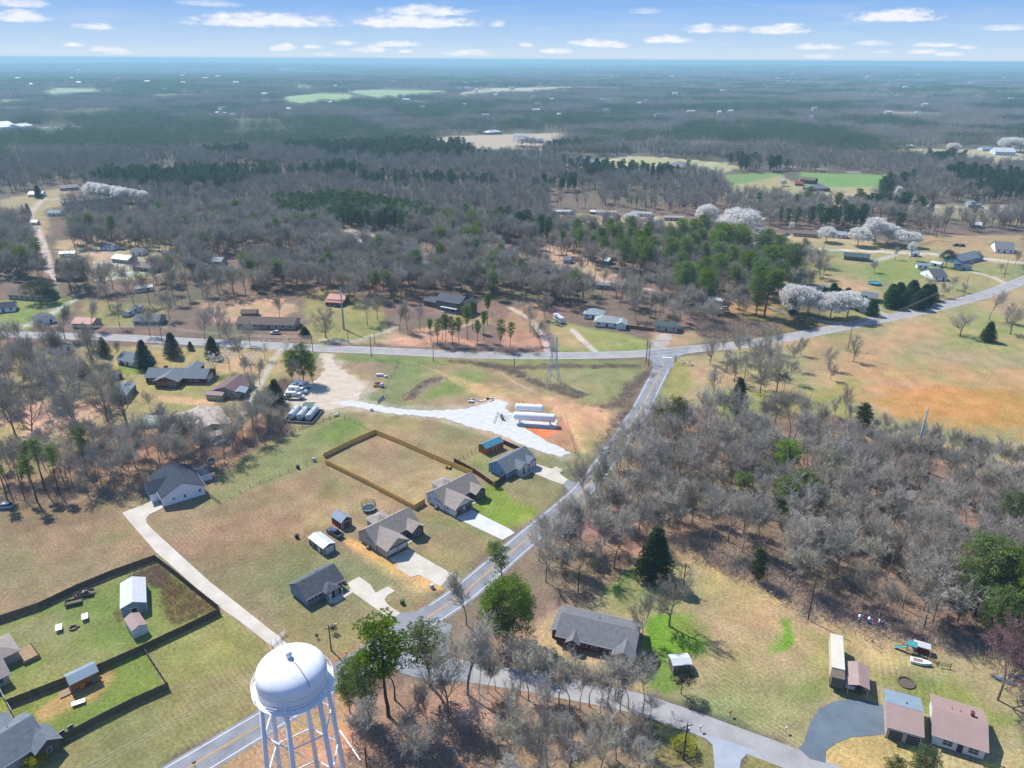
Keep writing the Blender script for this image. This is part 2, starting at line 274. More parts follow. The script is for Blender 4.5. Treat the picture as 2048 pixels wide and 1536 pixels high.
# (pixel outline converted to ground metres, colour, opacity, edge softness in metres)
PATCH = [
 ([(0,700),(560,700),(900,700),(1290,735),(1200,900),(1100,1010),(870,1200),(620,1360),(300,1536),(-200,1700),(-300,700)], OLIVE, 1, 3),
 ([(0,1050),(240,1040),(310,1110),(160,1165),(0,1230),(-100,1260),(-100,1060)], S(150,132,100), .9, 4),
 ([(0,1000),(250,985),(240,1040),(0,1080)], S(136,116,90), .8, 5),
 ([(320,1090),(560,990),(690,1010),(620,1120),(470,1180)], S(150,126,98), .8, 10),
 ([(400,1040),(560,960),(650,935),(830,1025),(760,1040),(640,1060),(480,1120)], S(152,130,98), .7, 8),
 ([(640,1080),(560,1200),(430,1170),(520,1100)], S(142,134,92), .6, 9),
 ([(560,1010),(700,990),(760,1010),(700,1060),(620,1060)], S(170,152,112), .7, 8),
 ([(430,985),(400,950),(560,880),(680,830),(740,865),(640,915),(560,955),(440,1005)], S(136,140,92), .85, 5),
 ([(640,865),(700,835),(745,862),(690,890)], S(122,138,76), .8, 4),
 ([(650,915),(750,868),(945,950),(850,1008),(828,1018)], S(160,142,106), 1, 1),
 ([(745,985),(880,930),(940,955),(840,1012)], S(166,158,108), .6, 4),
 ([(760,940),(700,900),(760,875),(830,905)], S(150,130,100), .6, 5),
 ([(700,820),(880,835),(1000,870),(960,900),(905,925),(760,865)], S(158,138,104), .9, 3),
 ([(760,825),(860,835),(840,870),(780,865)], S(158,150,100), .7, 6),
 ([(760,716),(980,720),(980,800),(900,820),(760,812),(745,780),(700,740)], S(152,140,104), 1, 4),
 ([(760,760),(800,720),(900,740),(860,800),(780,810)], S(146,144,98), .7, 5),
 ([(670,712),(770,714),(800,730),(760,770),(720,745),(680,735)], S(160,138,112), .9, 3),
 ([(840,795),(890,745),(960,740),(960,780),(900,800)], S(126,142,80), .8, 5),
 ([(880,745),(960,770),(1100,800),(1180,850),(1150,900),(1130,830),(1030,800),(960,795)], S(196,168,122), .8, 5),
 ([(1040,735),(1290,735),(1250,790),(1200,810),(1130,790),(1060,765)], S(150,146,100), .9, 4),
 ([(1080,745),(1200,740),(1210,775),(1150,790)], S(164,150,114), .7, 6),
 ([(560,712),(1290,722),(1290,732),(900,732),(700,722)], S(140,146,88), .8, 2),
 ([(1130,830),(1220,800),(1230,850),(1190,910),(1150,905)], S(182,156,114), .8, 4),
 ([(1050,800),(1220,815),(1215,840),(1150,850),(1110,815)], S(206,166,126), .6, 4),
 ([(1145,800),(1180,900),(1165,905),(1130,830)], S(206,168,124), .6, 2),
 ([(1040,852),(1118,858),(1112,870),(1085,877)], CLAY, 1, 1),
 ([(1114,835),(1150,850),(1165,905),(1145,905),(1085,878),(1110,868)], S(186,140,108), .9, 2),
 ([(880,833),(945,840),(1050,890),(990,872),(930,856)], S(206,140,104), .7, 1),
 ([(925,806),(985,795),(1030,795),(1100,805),(1010,812)], S(196,144,108), .7, 2),
 ([(812,793),(826,792),(828,801),(812,802)], CLAY, .9, 1),
 ([(810,800),(840,770),(885,750),(890,762),(840,790),(826,800)], S(160,140,122), .8, 1),
 ([(600,800),(650,740),(640,705),(670,705),(700,745),(745,775),(728,812),(660,832),(590,828),(550,815)], S(200,182,160), .75, 3.5), ([(700,798),(780,808),(880,814),(930,808),(1000,793),(1030,806),(1000,845),(1150,912),(1120,922),(1000,880),(880,842),(780,834),(700,822)], S(190,178,156), .6, 2.2),
 # driveway verge and dirt track beside the brown house
 ([(684,1080),(700,1078),(735,1092),(800,1125),(850,1150),(885,1172),(890,1182),(868,1186),(820,1160),(740,1120),(690,1092)], S(222,172,112), .95, 1.0),
 ([(700,1100),(760,1125),(840,1165),(870,1186),(850,1190),(780,1150),(720,1120)], S(206,172,124), .6, 1.5),
 # lawns of the row houses
 ([(945,985),(980,965),(1060,1000),(1075,1030),(1020,1058),(955,1025)], S(134,150,66), .95, 2),
 ([(845,1020),(880,1035),(960,1060),(1000,1090),(980,1100),(900,1060),(850,1040)], S(140,142,84), .8, 2),
 ([(1000,975),(1100,965),(1130,975),(1080,1020),(1040,1010)], S(158,142,104), .8, 2),
 ([(860,1070),(900,1050),(990,1085),(970,1110),(910,1140),(830,1095)], S(160,138,104), .9, 2),
 ([(930,920),(975,895),(1000,900),(985,945),(950,945)], S(146,142,92), .9, 2),
 ([(770,1200),(850,1190),(840,1225),(800,1225)], S(148,132,94), .9, 2),
 ([(560,1200),(600,1230),(700,1250),(790,1240),(700,1300),(600,1320),(540,1260)], S(146,136,90), .8, 4),
 ([(600,1350),(720,1280),(790,1240),(870,1195),(880,1202),(790,1260),(640,1358)], S(168,134,100), .75, 1),
 # yard with brush, bottom left
 ([(0,1245),(157,1190),(311,1122),(438,1222),(285,1300),(16,1412),(-40,1430),(-60,1260)], S(136,142,80), 1, .6),
 ([(20,1250),(120,1230),(140,1290),(60,1300),(10,1290)], S(160,146,112), .7, 5),
 ([(80,1300),(230,1290),(250,1320),(130,1350),(60,1360)], S(152,144,100), .6, 5),
 ([(20,1420),(286,1300),(335,1374),(100,1497),(60,1460)], S(122,138,68), 1, .6),
 ([(75,1415),(140,1385),(210,1340),(225,1350),(190,1400),(120,1430),(85,1440)], S(186,156,104), .85, 2),
 ([(0,1385),(26,1431),(30,1445),(-20,1445),(-20,1390)], S(124,142,58), .9, .6),
 ([(100,1500),(338,1380),(500,1300),(560,1330),(620,1370),(300,1536),(60,1560)], S(144,139,92), 1, 1.2),
 ([(286,1296),(440,1228),(540,1290),(500,1330),(338,1372)], S(142,146,86), .95, 1.2),
 # verge below the road, under the tower
 ([(330,1560),(560,1440),(690,1370),(720,1400),(700,1560),(500,1620)], S(178,150,112), 1, 1.5),
 ([(590,1500),(700,1430),(690,1560)], S(196,150,112), .8, 3),
 ([(570,1430),(620,1400),(640,1440),(600,1470)], S(160,146,96), .6, 3),
 # woods floor
 ([(880,1210),(950,1150),(1060,1060),(1120,1010),(1200,930),(1260,870),(1330,840),(1450,850),(1700,880),(1760,920),(2100,1000),(2100,1320),(1960,1300),(1740,1260),(1600,1200),(1500,1140),(1400,1095),(1340,1092),(1290,1130),(1190,1200),(1120,1240),(1060,1290),(900,1300)], LITTER, 1, 3),
 ([(1150,1100),(1300,1010),(1400,1040),(1340,1090),(1250,1150),(1180,1180)], S(176,140,112), .6, 6),
 ([(700,1400),(860,1370),(950,1370),(1100,1385),(1290,1432),(1430,1500),(1420,1580),(680,1600)], S(164,136,112), 1, 2),
 ([(840,1400),(1000,1480),(1150,1536),(840,1560)], S(192,156,130), .6, 8),
 ([(960,1500),(1050,1536),(1100,1520),(1000,1470)], S(150,136,84), .6, 4),
 ([(1250,1430),(1400,1470),(1430,1536),(1300,1536)], S(150,136,86), .8, 4),
 # lawn right of the brick house
 ([(1080,1240),(1200,1190),(1300,1100),(1340,1090),(1400,1096),(1500,1140),(1600,1200),(1750,1262),(2048,1320),(2048,1560),(1700,1560),(1480,1440),(1300,1390),(1180,1350),(1130,1340),(1060,1330),(1040,1290)], S(172,156,116), 1, 2),
 ([(1340,1092),(1400,1098),(1500,1142),(1600,1200),(1560,1260),(1450,1230),(1380,1170)], S(188,162,116), .8, 5),
 ([(1200,1180),(1290,1120),(1300,1150),(1250,1200)], S(120,142,70), .8, 3),
 ([(1210,1200),(1280,1170),(1380,1190),(1330,1240),(1230,1240)], S(146,150,92), .8, 4),
 ([(1280,1260),(1330,1225),(1400,1240),(1420,1290),(1360,1320),(1290,1300)], S(102,148,42), .95, 4),
 ([(1280,1310),(1340,1310),(1360,1370),(1320,1390),(1290,1350)], S(110,146,54), .8, 3),
 ([(1535,1290),(1570,1240),(1590,1245),(1570,1300),(1540,1310)], S(98,150,40), .95, 2),
 ([(1600,1270),(1700,1270),(1760,1300),(1740,1350),(1620,1340)], S(146,150,90), .7, 5),
 ([(1700,1290),(1800,1300),(1830,1330),(1760,1340)], S(204,178,128), .6, 3),
 ([(1580,1350),(1650,1340),(1640,1400),(1590,1400)], S(134,148,74), .7, 4),
 ([(1400,1270),(1500,1290),(1560,1360),(1620,1420),(1560,1470),(1440,1400)], S(160,150,100), .7, 8),
 ([(1760,1350),(1900,1350),(2048,1440),(1980,1470),(1840,1420)], S(140,146,76), .8, 4),
 ([(1650,1480),(1700,1468),(1780,1475),(1860,1500),(1880,1560),(1640,1540)], S(204,172,116), 1, .5),
 ([(1850,1500),(2048,1500),(2048,1560),(1880,1560)], S(206,180,132), .8, 1),
 ([(1500,1480),(1600,1500),(1640,1536),(1700,1570),(1480,1570)], S(160,148,92), .9, .8),
 # right meadows
 ([(1350,716),(1500,690),(1720,650),(1900,612),(2100,540),(2400,560),(2400,1000),(2048,980),(1900,930),(1740,880),(1600,850),(1420,820),(1330,800)], S(170,153,114), 1, 3),
 ([(1340,730),(1380,730),(1370,790),(1310,830),(1300,800)], S(146,150,86), .8, 3),
 ([(1440,790),(1520,780),(1640,780),(1740,740),(1700,840),(1560,835),(1440,830)], S(152,150,84), .8, 5),
 ([(1600,690),(1700,670),(1800,690),(1760,750),(1640,740)], S(184,150,112), .8, 6),
 ([(1690,790),(1790,740),(1860,735),(2060,770),(2060,870),(1930,865),(1840,850),(1740,830)], ORANGE, 1, 6),
 ([(1730,800),(1880,760),(2080,790),(2080,865),(1900,850),(1780,825)], S(206,148,88), .9, 8), ([(1700,745),(1860,720),(2060,745),(2060,780),(1860,770)], S(196,156,110), .7, 7),
 ([(1850,640),(1960,620),(2060,640),(2060,700),(1900,700)], S(160,156,98), .7, 8),
 ([(1740,880),(1900,890),(2048,930),(2200,960),(2200,1000),(2048,968),(1850,920)], S(196,160,126), .95, 2),
 ([(1880,650),(1790,650),(1770,690),(1900,680)], S(196,160,118), .5, 6),
 # strip between the main road and the woods
 ([(640,660),(780,660),(860,690),(640,690)], S(190,160,130), .8, 3),
 ([(690,600),(760,600),(770,680),(640,690),(600,660)], S(150,146,92), .9, 3),
 ([(760,690),(860,650),(960,690),(960,704)], S(196,156,122), .8, 3),
 ([(860,600),(960,620),(990,650),(900,640)], S(170,148,110), .7, 4),
 ([(1000,640),(1060,600),(1080,620),(1090,700),(1000,706)], S(178,142,112), .9, 3),
 ([(1100,640),(1200,660),(1300,680),(1290,702),(1110,704)], S(150,152,92), 1, 2),
 ([(1100,640),(1170,660),(1180,700),(1120,700)], S(172,154,112), .8, 3),
 ([(1300,665),(1420,660),(1400,690),(1310,700)], S(180,150,116), .9, 3),
 ([(1440,600),(1540,600),(1700,640),(1640,668),(1480,690),(1420,690)], S(128,116,72), .8, 4),
 ([(1440,585),(1560,590),(1560,630),(1450,625)], S(196,150,104), .7, 3),
 # properties in the right distance
 ([(1560,500),(1700,490),(2048,530),(2048,560),(1700,650),(1560,580)], S(158,150,104), 1, 4),
 ([(1740,520),(1900,520),(1880,560),(1740,560)], S(128,146,76), .7, 8),
 ([(1640,555),(1740,560),(1760,585),(1640,580)], S(178,156,118), .7, 5),
 ([(1400,455),(1600,470),(1850,490),(2048,500),(2048,530),(1700,500),(1400,480)], S(186,164,126), .9, 4),
 ([(1820,470),(2048,470),(2048,520),(1850,505)], S(170,150,112), .9, 4),
 ([(1100,425),(1300,430),(1420,445),(1400,470),(1200,452),(1100,440)], S(190,160,126), .9, 4),
 ([(1120,490),(1180,520),(1260,560),(1200,575),(1060,540),(1000,520),(980,500)], S(196,166,136), .8, 4),
 # left mid properties
 ([(0,400),(150,370),(160,400),(90,420),(100,470),(0,460)], S(180,162,124), .8, 5),
 ([(110,480),(330,480),(350,540),(300,560),(200,560),(120,540)], S(190,166,132), .9, 4),
 ([(240,525),(320,530),(340,545),(250,560)], S(140,148,88), .8, 3),
 ([(0,600),(150,595),(140,620),(60,660),(0,660)], S(140,148,88), .95, 3),
 ([(160,600),(330,610),(330,650),(160,655)], S(150,146,94), .8, 4),
 ([(400,600),(560,590),(600,620),(520,650),(420,640)], S(206,164,134), .95, 4),
 ([(600,585),(700,580),(700,640),(610,640)], S(156,148,98), .9, 4),
 ([(150,690),(560,700),(560,760),(420,790),(440,830),(250,820),(230,740)], S(160,150,100), 1, 3),
 ([(320,790),(430,800),(420,815),(310,798)], S(216,176,132), .9, 2),
 ([(420,700),(560,700),(570,740),(520,750),(420,740)], S(196,160,126), .8, 3),
 ([(230,735),(280,730),(300,745),(240,750)], S(120,146,62), .8, 2),
 ([(0,800),(200,800),(210,870),(150,900),(0,900)], S(196,166,136), 1, 4),
 ([(0,850),(60,850),(40,890),(0,890)], S(166,156,86), .7, 3),
 ([(200,860),(540,830),(560,860),(420,960),(250,1000),(0,1010),(0,900)], S(160,134,108), 1, 4),
 ([(470,860),(500,870),(480,890),(460,880)], S(216,150,100), .8, 2),
 # distant fields
 ([(1450,350),(1560,345),(1560,375),(1470,385)], S(128,152,96), 1, 4), ([(1600,345),(1770,350),(1755,377),(1600,375)], S(126,156,96), 1, 4),
 ([(1450,375),(1560,350),(1600,372),(1740,375),(1760,390),(1640,408),(1450,395)], S(168,160,118), 1, 5),
 ([(1640,390),(1750,385),(1740,410),(1660,405)], S(190,164,140), .9, 5),
 ([(1200,318),(1280,312),(1440,325),(1480,335),(1440,348),(1360,350),(1200,340),(1130,338)], S(176,172,130), 1, 6),
 ([(830,285),(900,272),(1130,265),(1120,290),(1080,300),(940,300),(840,295)], S(186,172,150), 1, 8),
 ([(960,296),(1060,300),(1060,312),(970,312)], S(150,150,120), 1, 6),
 ([(562,196),(640,188),(700,190),(700,205),(580,207)], S(158,180,130), 1, 8), ([(690,183),(760,181),(900,184),(890,190),(760,198)], S(158,180,130), 1, 8),
 ([(905,190),(960,180),(1150,178),(1150,183),(1000,190),(930,194)], S(190,190,160), 1, 8), ([(1150,178),(1330,176),(1330,182),(1200,184)], S(180,184,150), 1, 8),
 ([(1780,297),(2048,300),(2048,330),(1860,320),(1790,308)], S(178,168,134), 1, 8),
 ([(1760,225),(1890,228),(1890,236),(1780,234)], S(196,190,160), 1, 8), ([(1600,165),(1665,165),(1665,171),(1600,171)], S(200,200,170), 1, 10),
 ([(1370,178),(1480,177),(1480,184),(1370,184)], S(190,180,160), 1, 8), ([(90,178),(220,180),(220,190),(100,192)], S(160,180,140), 1, 9),
 ([(0,198),(60,198),(60,206),(0,206)], S(160,180,140), 1, 9), ([(0,255),(160,250),(160,262),(0,272)], S(190,190,185), 1, 6),
 ([(1780,410),(2048,410),(2048,450),(1780,425)], S(160,150,118), .8, 5), ([(1560,400),(1700,405),(1840,420),(1850,432),(1600,412)], S(190,172,140), .9, 3),
 ([(300,60),(10,10)], OLIVE, 0, 1),
]
PATCH = [p for p in PATCH if p[2] > 0]
# wheel tracks, paths and narrow lines on the ground: (px points, width m, colour, opacity)
TRACK = [
 ([(60,1536),(150,1500),(300,1430)], .5, S(160,150,100), .4), ([(960,720),(1040,770),(1110,800)], 1.6, S(186,168,124), .6),
 ([(800,720),(870,740),(930,775),(960,790)], 1.4, S(186,168,120), .6), ([(300,1050),(220,1080),(160,1140)], 2.0, S(158,142,104), .5),
 ([(1130,835),(1170,905)], 2.0, S(214,184,136), .7), ([(230,525),(120,560),(100,640)], 3, S(190,180,165), .4),
 ([(0,668),(80,640),(148,600)], 4, S(200,192,180), .9), ([(75,460),(90,500),(100,540),(120,560)], 5, S(206,190,178), .9), ([(85,400),(60,430),(75,460)], 5, S(206,190,178), .7),
 ([(110,540),(200,545),(330,545)], 4.5, S(192,188,180), .8), ([(180,525),(250,530),(270,545),(200,560)], 7, S(206,202,196), .6), ([(110,503),(200,505),(330,500)], 3, S(200,194,184), .6),
 ([(560,700),(540,730),(520,770),(500,800),(485,830)], 3, S(206,196,178), .8), ([(290,690),(420,700)], 2, S(190,180,150), .5),
 ([(1186,452),(1260,462),(1330,468),(1420,478),(1500,485),(1600,496),(1750,503),(1900,510),(2048,526)], 6, S(214,204,190), .95),
 ([(1330,452),(1400,462),(1416,470)], 3, S(200,190,176), .7), ([(1505,493),(1540,482),(1575,472)], 6, S(214,206,196), .9), ([(1740,525),(1790,510)], 5, S(190,184,176), .8),
 ([(1930,540),(1990,556),(2010,568)], 4, S(206,196,176), .8), ([(1768,612),(1820,622)], 3, S(206,196,176), .9), ([(1760,625),(1785,635)], 3.5, S(190,186,180), .9),
 ([(1550,618),(1600,632),(1660,645),(1690,648)], 4.5, S(196,182,168), .95), ([(770,684),(830,672),(900,660),(960,640)], 3, S(200,178,150), .6),
 ([(645,680),(700,683),(745,672),(790,655)], 3.5, S(196,184,166), .85), ([(1020,615),(1060,640),(1085,670),(1095,702)], 3, S(206,190,176), .85), ([(1145,660),(1165,680),(1190,703)], 3, S(206,196,186), .9),
 ([(1330,672),(1320,690),(1315,700)], 7, S(186,178,170), .8), ([(980,510),(1040,520),(1120,545),(1210,562),(1300,580)], 5, S(200,184,168), .85), ([(1150,545),(1160,535)], 3, S(200,184,168), .8),
 ([(700,462),(770,480)], 9, S(206,196,188), .9), ([(650,470),(720,470),(800,500),(860,510)], 5, S(206,190,176), .6),
 ([(1370,342),(1460,325),(1800,352)], 4, S(200,196,184), .8), ([(1640,385),(1700,398),(1850,412),(2040,416)], 4, S(206,200,184), .8),
 ([(1180,337),(1240,316),(1300,313),(1400,322)], 4, S(200,194,184), .8), ([(850,290),(960,290),(1060,299)], 5, S(196,184,170), .8),
 ([(1190,310),(1400,308),(1700,340)], 2, S(170,160,150), .2), ([(80,400),(140,395)], 3, S(200,190,170), .7), ([(1790,300),(1900,312),(2048,318)], 6, S(206,200,190), .9),
 ([(1880,480),(2048,470)], 1, S(150,140,110), .3), ([(1640,780),(1760,800),(1900,845),(2048,890)], 1.2, S(150,132,96), .4), ([(1700,740),(1900,760),(2048,790)], 1.0, S(190,164,116), .5),
]
def open_land(X, Y):     # far pastures and clearings
    r = np.hypot(X, Y); return (fbm(X / 300 + 2, Y / 460, 93, 3) > .69) & (r > 2300)
def rgrid():
    rs = [15.0]
    while rs[-1] < 26000: rs.append(rs[-1] * (1.0058 if rs[-1] < 700 else 1.011) if rs[-1] > 80 else rs[-1] * 1.05)
    rs = np.array(rs)
    th = np.concatenate([np.linspace(-180, -50, 40)[:-1], np.linspace(-50, -37, 60)[:-1], np.linspace(-37, 37, 700), np.linspace(37, 50, 60)[1:], np.linspace(50, 180, 40)[1:]])
    return rs, np.radians(th)
def terrain_z(X, Y):
    r = np.hypot(X, Y)
    k = np.clip((r - 1300) / 2500, 0, 1); k2 = np.clip((r - 5000) / 9000, 0, 1)
    z = k * (fbm(X / 1300 + 5, Y / 900, 3, 3) - .5) * 36 + k2 * (fbm(X / 5200 + 9, Y / 2600, 8, 4) - .5) * 150
    return z - r * r / 12740000.0
rs, th = rgrid(); RR, TT = np.meshgrid(rs, th, indexing='ij')
GX, GY = RR * np.sin(TT), RR * np.cos(TT); GZ = terrain_z(GX, GY)
def ground_color(X, Y):
    r = np.hypot(X, Y)
    wx = (fbm(X / 6, Y / 6, 11, 3) - .5); wy = (fbm(X / 6 + 40, Y / 6, 12, 3) - .5)
    n1 = fbm(X / 22, Y / 22, 1, 4)[..., None]; n2 = fbm(X / 3.5, Y / 3.5, 2, 4)[..., None]
    col = np.ones(X.shape + (3,)) * np.array(FOREST)
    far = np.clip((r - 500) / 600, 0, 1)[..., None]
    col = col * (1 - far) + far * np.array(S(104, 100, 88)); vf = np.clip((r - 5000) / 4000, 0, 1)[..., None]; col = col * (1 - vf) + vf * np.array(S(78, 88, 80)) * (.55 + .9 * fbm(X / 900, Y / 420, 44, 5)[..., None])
    ol = open_land(X, Y)[..., None]; pc = fbm(X / 300, Y / 500, 95, 2)[..., None]; col = np.where(ol, np.where(pc > .5, np.array(S(176, 172, 140)), np.array(S(146, 168, 118))), col)
    flat = X.ravel(), Y.ravel(); C = col.reshape(-1, 3); WX, WY = wx.ravel(), wy.ravel()
    for poly, c, op, soft in PATCH:
        P = GP(poly); xs = [p[0] for p in P]; ys = [p[1] for p in P]; m = soft * 2.2 + 1
        idx = np.nonzero((flat[0] > min(xs) - m) & (flat[0] < max(xs) + m) & (flat[1] > min(ys) - m) & (flat[1] < max(ys) + m))[0]
        if not len(idx): continue
        sx = flat[0][idx] + WX[idx] * soft * 2.2; sy = flat[1][idx] + WY[idx] * soft * 2.2
        ins = inpoly(sx, sy, P); d = dline(sx, sy, P + [P[0]]); sd_ = np.where(ins, d, -d)
        a = np.clip(sd_ / soft + .5, 0, 1) * op
        C[idx] = C[idx] * (1 - a[:, None]) + np.array(c) * a[:, None]
    for pts, wd, c, op in TRACK:
        P = smooth(GP(pts), 4) if len(pts) > 2 else GP(pts); xs = [p[0] for p in P]; ys = [p[1] for p in P]; m = wd + 3
        idx = np.nonzero((flat[0] > min(xs) - m) & (flat[0] < max(xs) + m) & (flat[1] > min(ys) - m) & (flat[1] < max(ys) + m))[0]
        if not len(idx): continue
        d = dline(flat[0][idx] + WX[idx] * .8, flat[1][idx] + WY[idx] * .8, P)
        a = np.clip((wd / 2 + .6 - d) / 1.2, 0, 1) * op
        C[idx] = C[idx] * (1 - a[:, None]) + np.array(c) * a[:, None]
    col = C.reshape(X.shape + (3,))
    nearf = np.clip(1.4 - r / 900, .0, 1)[..., None]
    # dry / green mottling of the turf
    t = (n1 - .5) * 1.5 * nearf
    col = col * (1 + t * np.array([.55, .12, .35])) * (1 + (n2 - .5) * .5 * nearf)
    g = np.clip((fbm(X / 9, Y / 9, 31, 4)[..., None] - .56) * 5, 0, 1) * .4 * nearf
    col = col * (1 - g * np.array([.28, .0, .4]))
    b = np.clip((fbm(X / 13 + 7, Y / 13, 37, 4)[..., None] - .57) * 5, 0, 1) * .35 * nearf
    col = col * (1 - b) + col * b * np.array([1.32, 1.16, 1.1])
    return np.clip(col, .01, .85)
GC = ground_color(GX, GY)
nr, nth = RR.shape
V = np.stack([GX, GY, GZ], -1).reshape(-1, 3)
ii, jj = np.meshgrid(np.arange(nr - 1), np.arange(nth - 1), indexing='ij'); a = (ii * nth + jj).ravel()
Fq = np.stack([a, a + 1, a + nth + 1, a + nth], -1)[:, ::-1]
gm = bpy.data.materials.new('ground'); gm.use_nodes = True; t = gm.node_tree; b = t.nodes['Principled BSDF']; b.inputs['Roughness'].default_value = 1; b.inputs['Specular IOR Level'].default_value = .1
at_ = N(t, 'ShaderNodeAttribute', attribute_name='soil'); tcn = N(t, 'ShaderNodeTexCoord')
def gnoise(sc_, lo, hi, det=6, stretch=None):
    mp = N(t, 'ShaderNodeMapping'); lk(t, tcn.outputs['Object'], mp.inputs[0])
    if stretch: mp.inputs['Rotation'].default_value = (0, 0, stretch[0]); mp.inputs['Scale'].default_value = (1, stretch[1], 1)
    n = N(t, 'ShaderNodeTexNoise'); n.inputs['Scale'].default_value = sc_; n.inputs['Detail'].default_value = det; n.inputs['Roughness'].default_value = .75; lk(t, mp.outputs[0], n.inputs['Vector'])
    r = N(t, 'ShaderNodeMapRange'); lk(t, n.outputs[0], r.inputs[0]); r.inputs[1].default_value = .25; r.inputs[2].default_value = .75; r.inputs[3].default_value = lo; r.inputs[4].default_value = hi
    return r.outputs[0]
f1 = mth(t, 'MULTIPLY', gnoise(.5, .84, 1.16, 5, (R(43), 9.0)), gnoise(3.5, .8, 1.2, 3)); f1 = mth(t, 'MULTIPLY', f1, gnoise(.9, .8, 1.2, 4, (R(-20), 6.0)))
for rz_w, sc_w, am in ((R(-43), .62, .10), (R(20), .5, .07)):      # mower and tyre passes
    mpw = N(t, 'ShaderNodeMapping'); mpw.inputs['Rotation'].default_value = (0, 0, rz_w); lk(t, tcn.outputs['Object'], mpw.inputs[0]); wv = N(t, 'ShaderNodeTexWave'); wv.inputs['Scale'].default_value = sc_w * .5; wv.inputs['Distortion'].default_value = 3.0; wv.inputs['Detail'].default_value = 4; wv.inputs['Detail Scale'].default_value = .4; lk(t, mpw.outputs[0], wv.inputs['Vector'])
    msk = mth(t, 'MULTIPLY', gnoise(.03, -1.6 if rz_w < 0 else 1.8, 1.8 if rz_w < 0 else -2.2, 2), 1.0, clamp=True)
    f1 = mth(t, 'MULTIPLY', f1, mth(t, 'ADD', 1.0, mth(t, 'MULTIPLY', mth(t, 'MULTIPLY', mth(t, 'SUBTRACT', wv.outputs['Fac'], .5), am * 2), msk)))
f1 = mth(t, 'MULTIPLY', f1, gnoise(1.3, .5, 1.5, 6), gnoise(.45, .86, 1.14, 4, (R(-47), 5.0)))
f1 = mth(t, 'MULTIPLY', f1, gnoise(.12, .88, 1.12, 3))
mv = N(t, 'ShaderNodeVectorMath', operation='SCALE'); lk(t, at_.outputs['Color'], mv.inputs[0]); lk(t, f1, mv.inputs['Scale'])
lk(t, mv.outputs[0], b.inputs['Base Color'])
bp = N(t, 'ShaderNodeBump'); bp.inputs['Strength'].default_value = .55; bp.inputs['Distance'].default_value = .25; lk(t, gnoise(1.6, 0, 1, 6), bp.inputs['Height']); lk(t, bp.outputs[0], b.inputs['Normal'])
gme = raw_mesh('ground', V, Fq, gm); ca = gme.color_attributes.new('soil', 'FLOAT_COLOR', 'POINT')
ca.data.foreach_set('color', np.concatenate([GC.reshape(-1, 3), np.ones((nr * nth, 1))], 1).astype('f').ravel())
gob = bpy.data.objects.new('ground', gme); COL.objects.link(gob); tag(gob, kind='structure')
del GX, GY, GZ, GC, RR, TT, V, Fq
# ---------------------------------------------------------------- roads, drives, gravel
ASPH = mat('asphalt', S(162, 164, 170), .85, S(122, 125, 132), .22, bump=.15, detail=12)
ASPH2 = mat('asphalt_old', S(186, 183, 182), .9, S(152, 150, 150), .18, detail=12)
ASPH3 = mat('asphalt_dark', S(118, 134, 146), .85, S(96, 108, 120), .2, detail=12)
CONC = mat('concrete', S(226, 218, 204), .85, S(190, 180, 164), .2, detail=12)
CONC2 = mat('concrete_bright', S(226, 226, 222), .85, S(206, 206, 204), .3)
GRAV = mat('gravel', S(230,226,218), .95, S(190,194,194), .35, bump=.4, streak=(1, 2.4, 1))
LOT = mat('lot_sand', S(222, 208, 190), .95, S(186, 168, 148), .22, bump=.4, streak=(1, 1.8, 1))
YEL = mat('yellow_paint', S(238, 190, 96), .7); WHT = mat('white_paint', S(236, 236, 236), .7, S(210, 210, 210), 2)
def ribbon(name, pts, wd, z, m, k=5, kind='structure', parent=None, closed_px=True, th_=0.0):
    P = smooth(GP(pts) if closed_px else pts, k); mb = MB(); n = len(P)
    wl = wd if isinstance(wd, (list, tuple)) else None
    for i, p in enumerate(P):
        a_ = Vector(P[max(i - 1, 0)]); c_ = Vector(P[min(i + 1, n - 1)]); d = (c_ - a_).normalized(); nn = Vector((-d.y, d.x))
        ww = wd if wl is None else wl[0] + (wl[1] - wl[0]) * i / (n - 1)
        p = Vector(p); mb.v += [(*(p + nn * ww / 2), z), (*(p - nn * ww / 2), z)]
    mb.f = [(2 * i, 2 * i + 1, 2 * i + 3, 2 * i + 2) for i in range(n - 1)]; mb.m = [0] * len(mb.f)
    mb.f = [f[::-1] if wd else f for f in mb.f]
    o = mb.build(name, m, parent)
    if kind and not parent: tag(o, kind=kind)
    return o
def offset(P, d):
    o = []
    for i, p in enumerate(P):
        a_ = Vector(P[max(i - 1, 0)]); c_ = Vector(P[min(i + 1, len(P) - 1)]); t_ = (c_ - a_).normalized(); o.append((p[0] - t_.y * d, p[1] + t_.x * d))
    return o
def sheet(name, px, z, m, rough=0.0, kind='structure', seed=1, world=None):
    P = world or GP(px)
    if rough:
        rnd = random.Random(seed); Q = []
        for i in range(len(P)):
            p, q = Vector(P[i]), Vector(P[(i + 1) % len(P)]); n = max(1, int((q - p).length / 1.1)); nn = Vector((-(q - p).y, (q - p).x)).normalized()
            for j in range(n): Q.append(tuple(p.lerp(q, j / n) + nn * rnd.uniform(-rough, rough) * (j > 0)))
        P = Q
    A_ = sum(P[i][0] * P[(i + 1) % len(P)][1] - P[(i + 1) % len(P)][0] * P[i][1] for i in range(len(P)))
    if A_ < 0: P = P[::-1]
    mb = MB(); mb.add([(x, y, z) for x, y in P], [tuple(range(len(P)))])
    import bmesh
    o = mb.build(name, m); bm = bmesh.new(); bm.from_mesh(o.data); bmesh.ops.triangulate(bm, faces=bm.faces[:]); bm.to_mesh(o.data); bm.free()
    return tag(o, kind=kind)
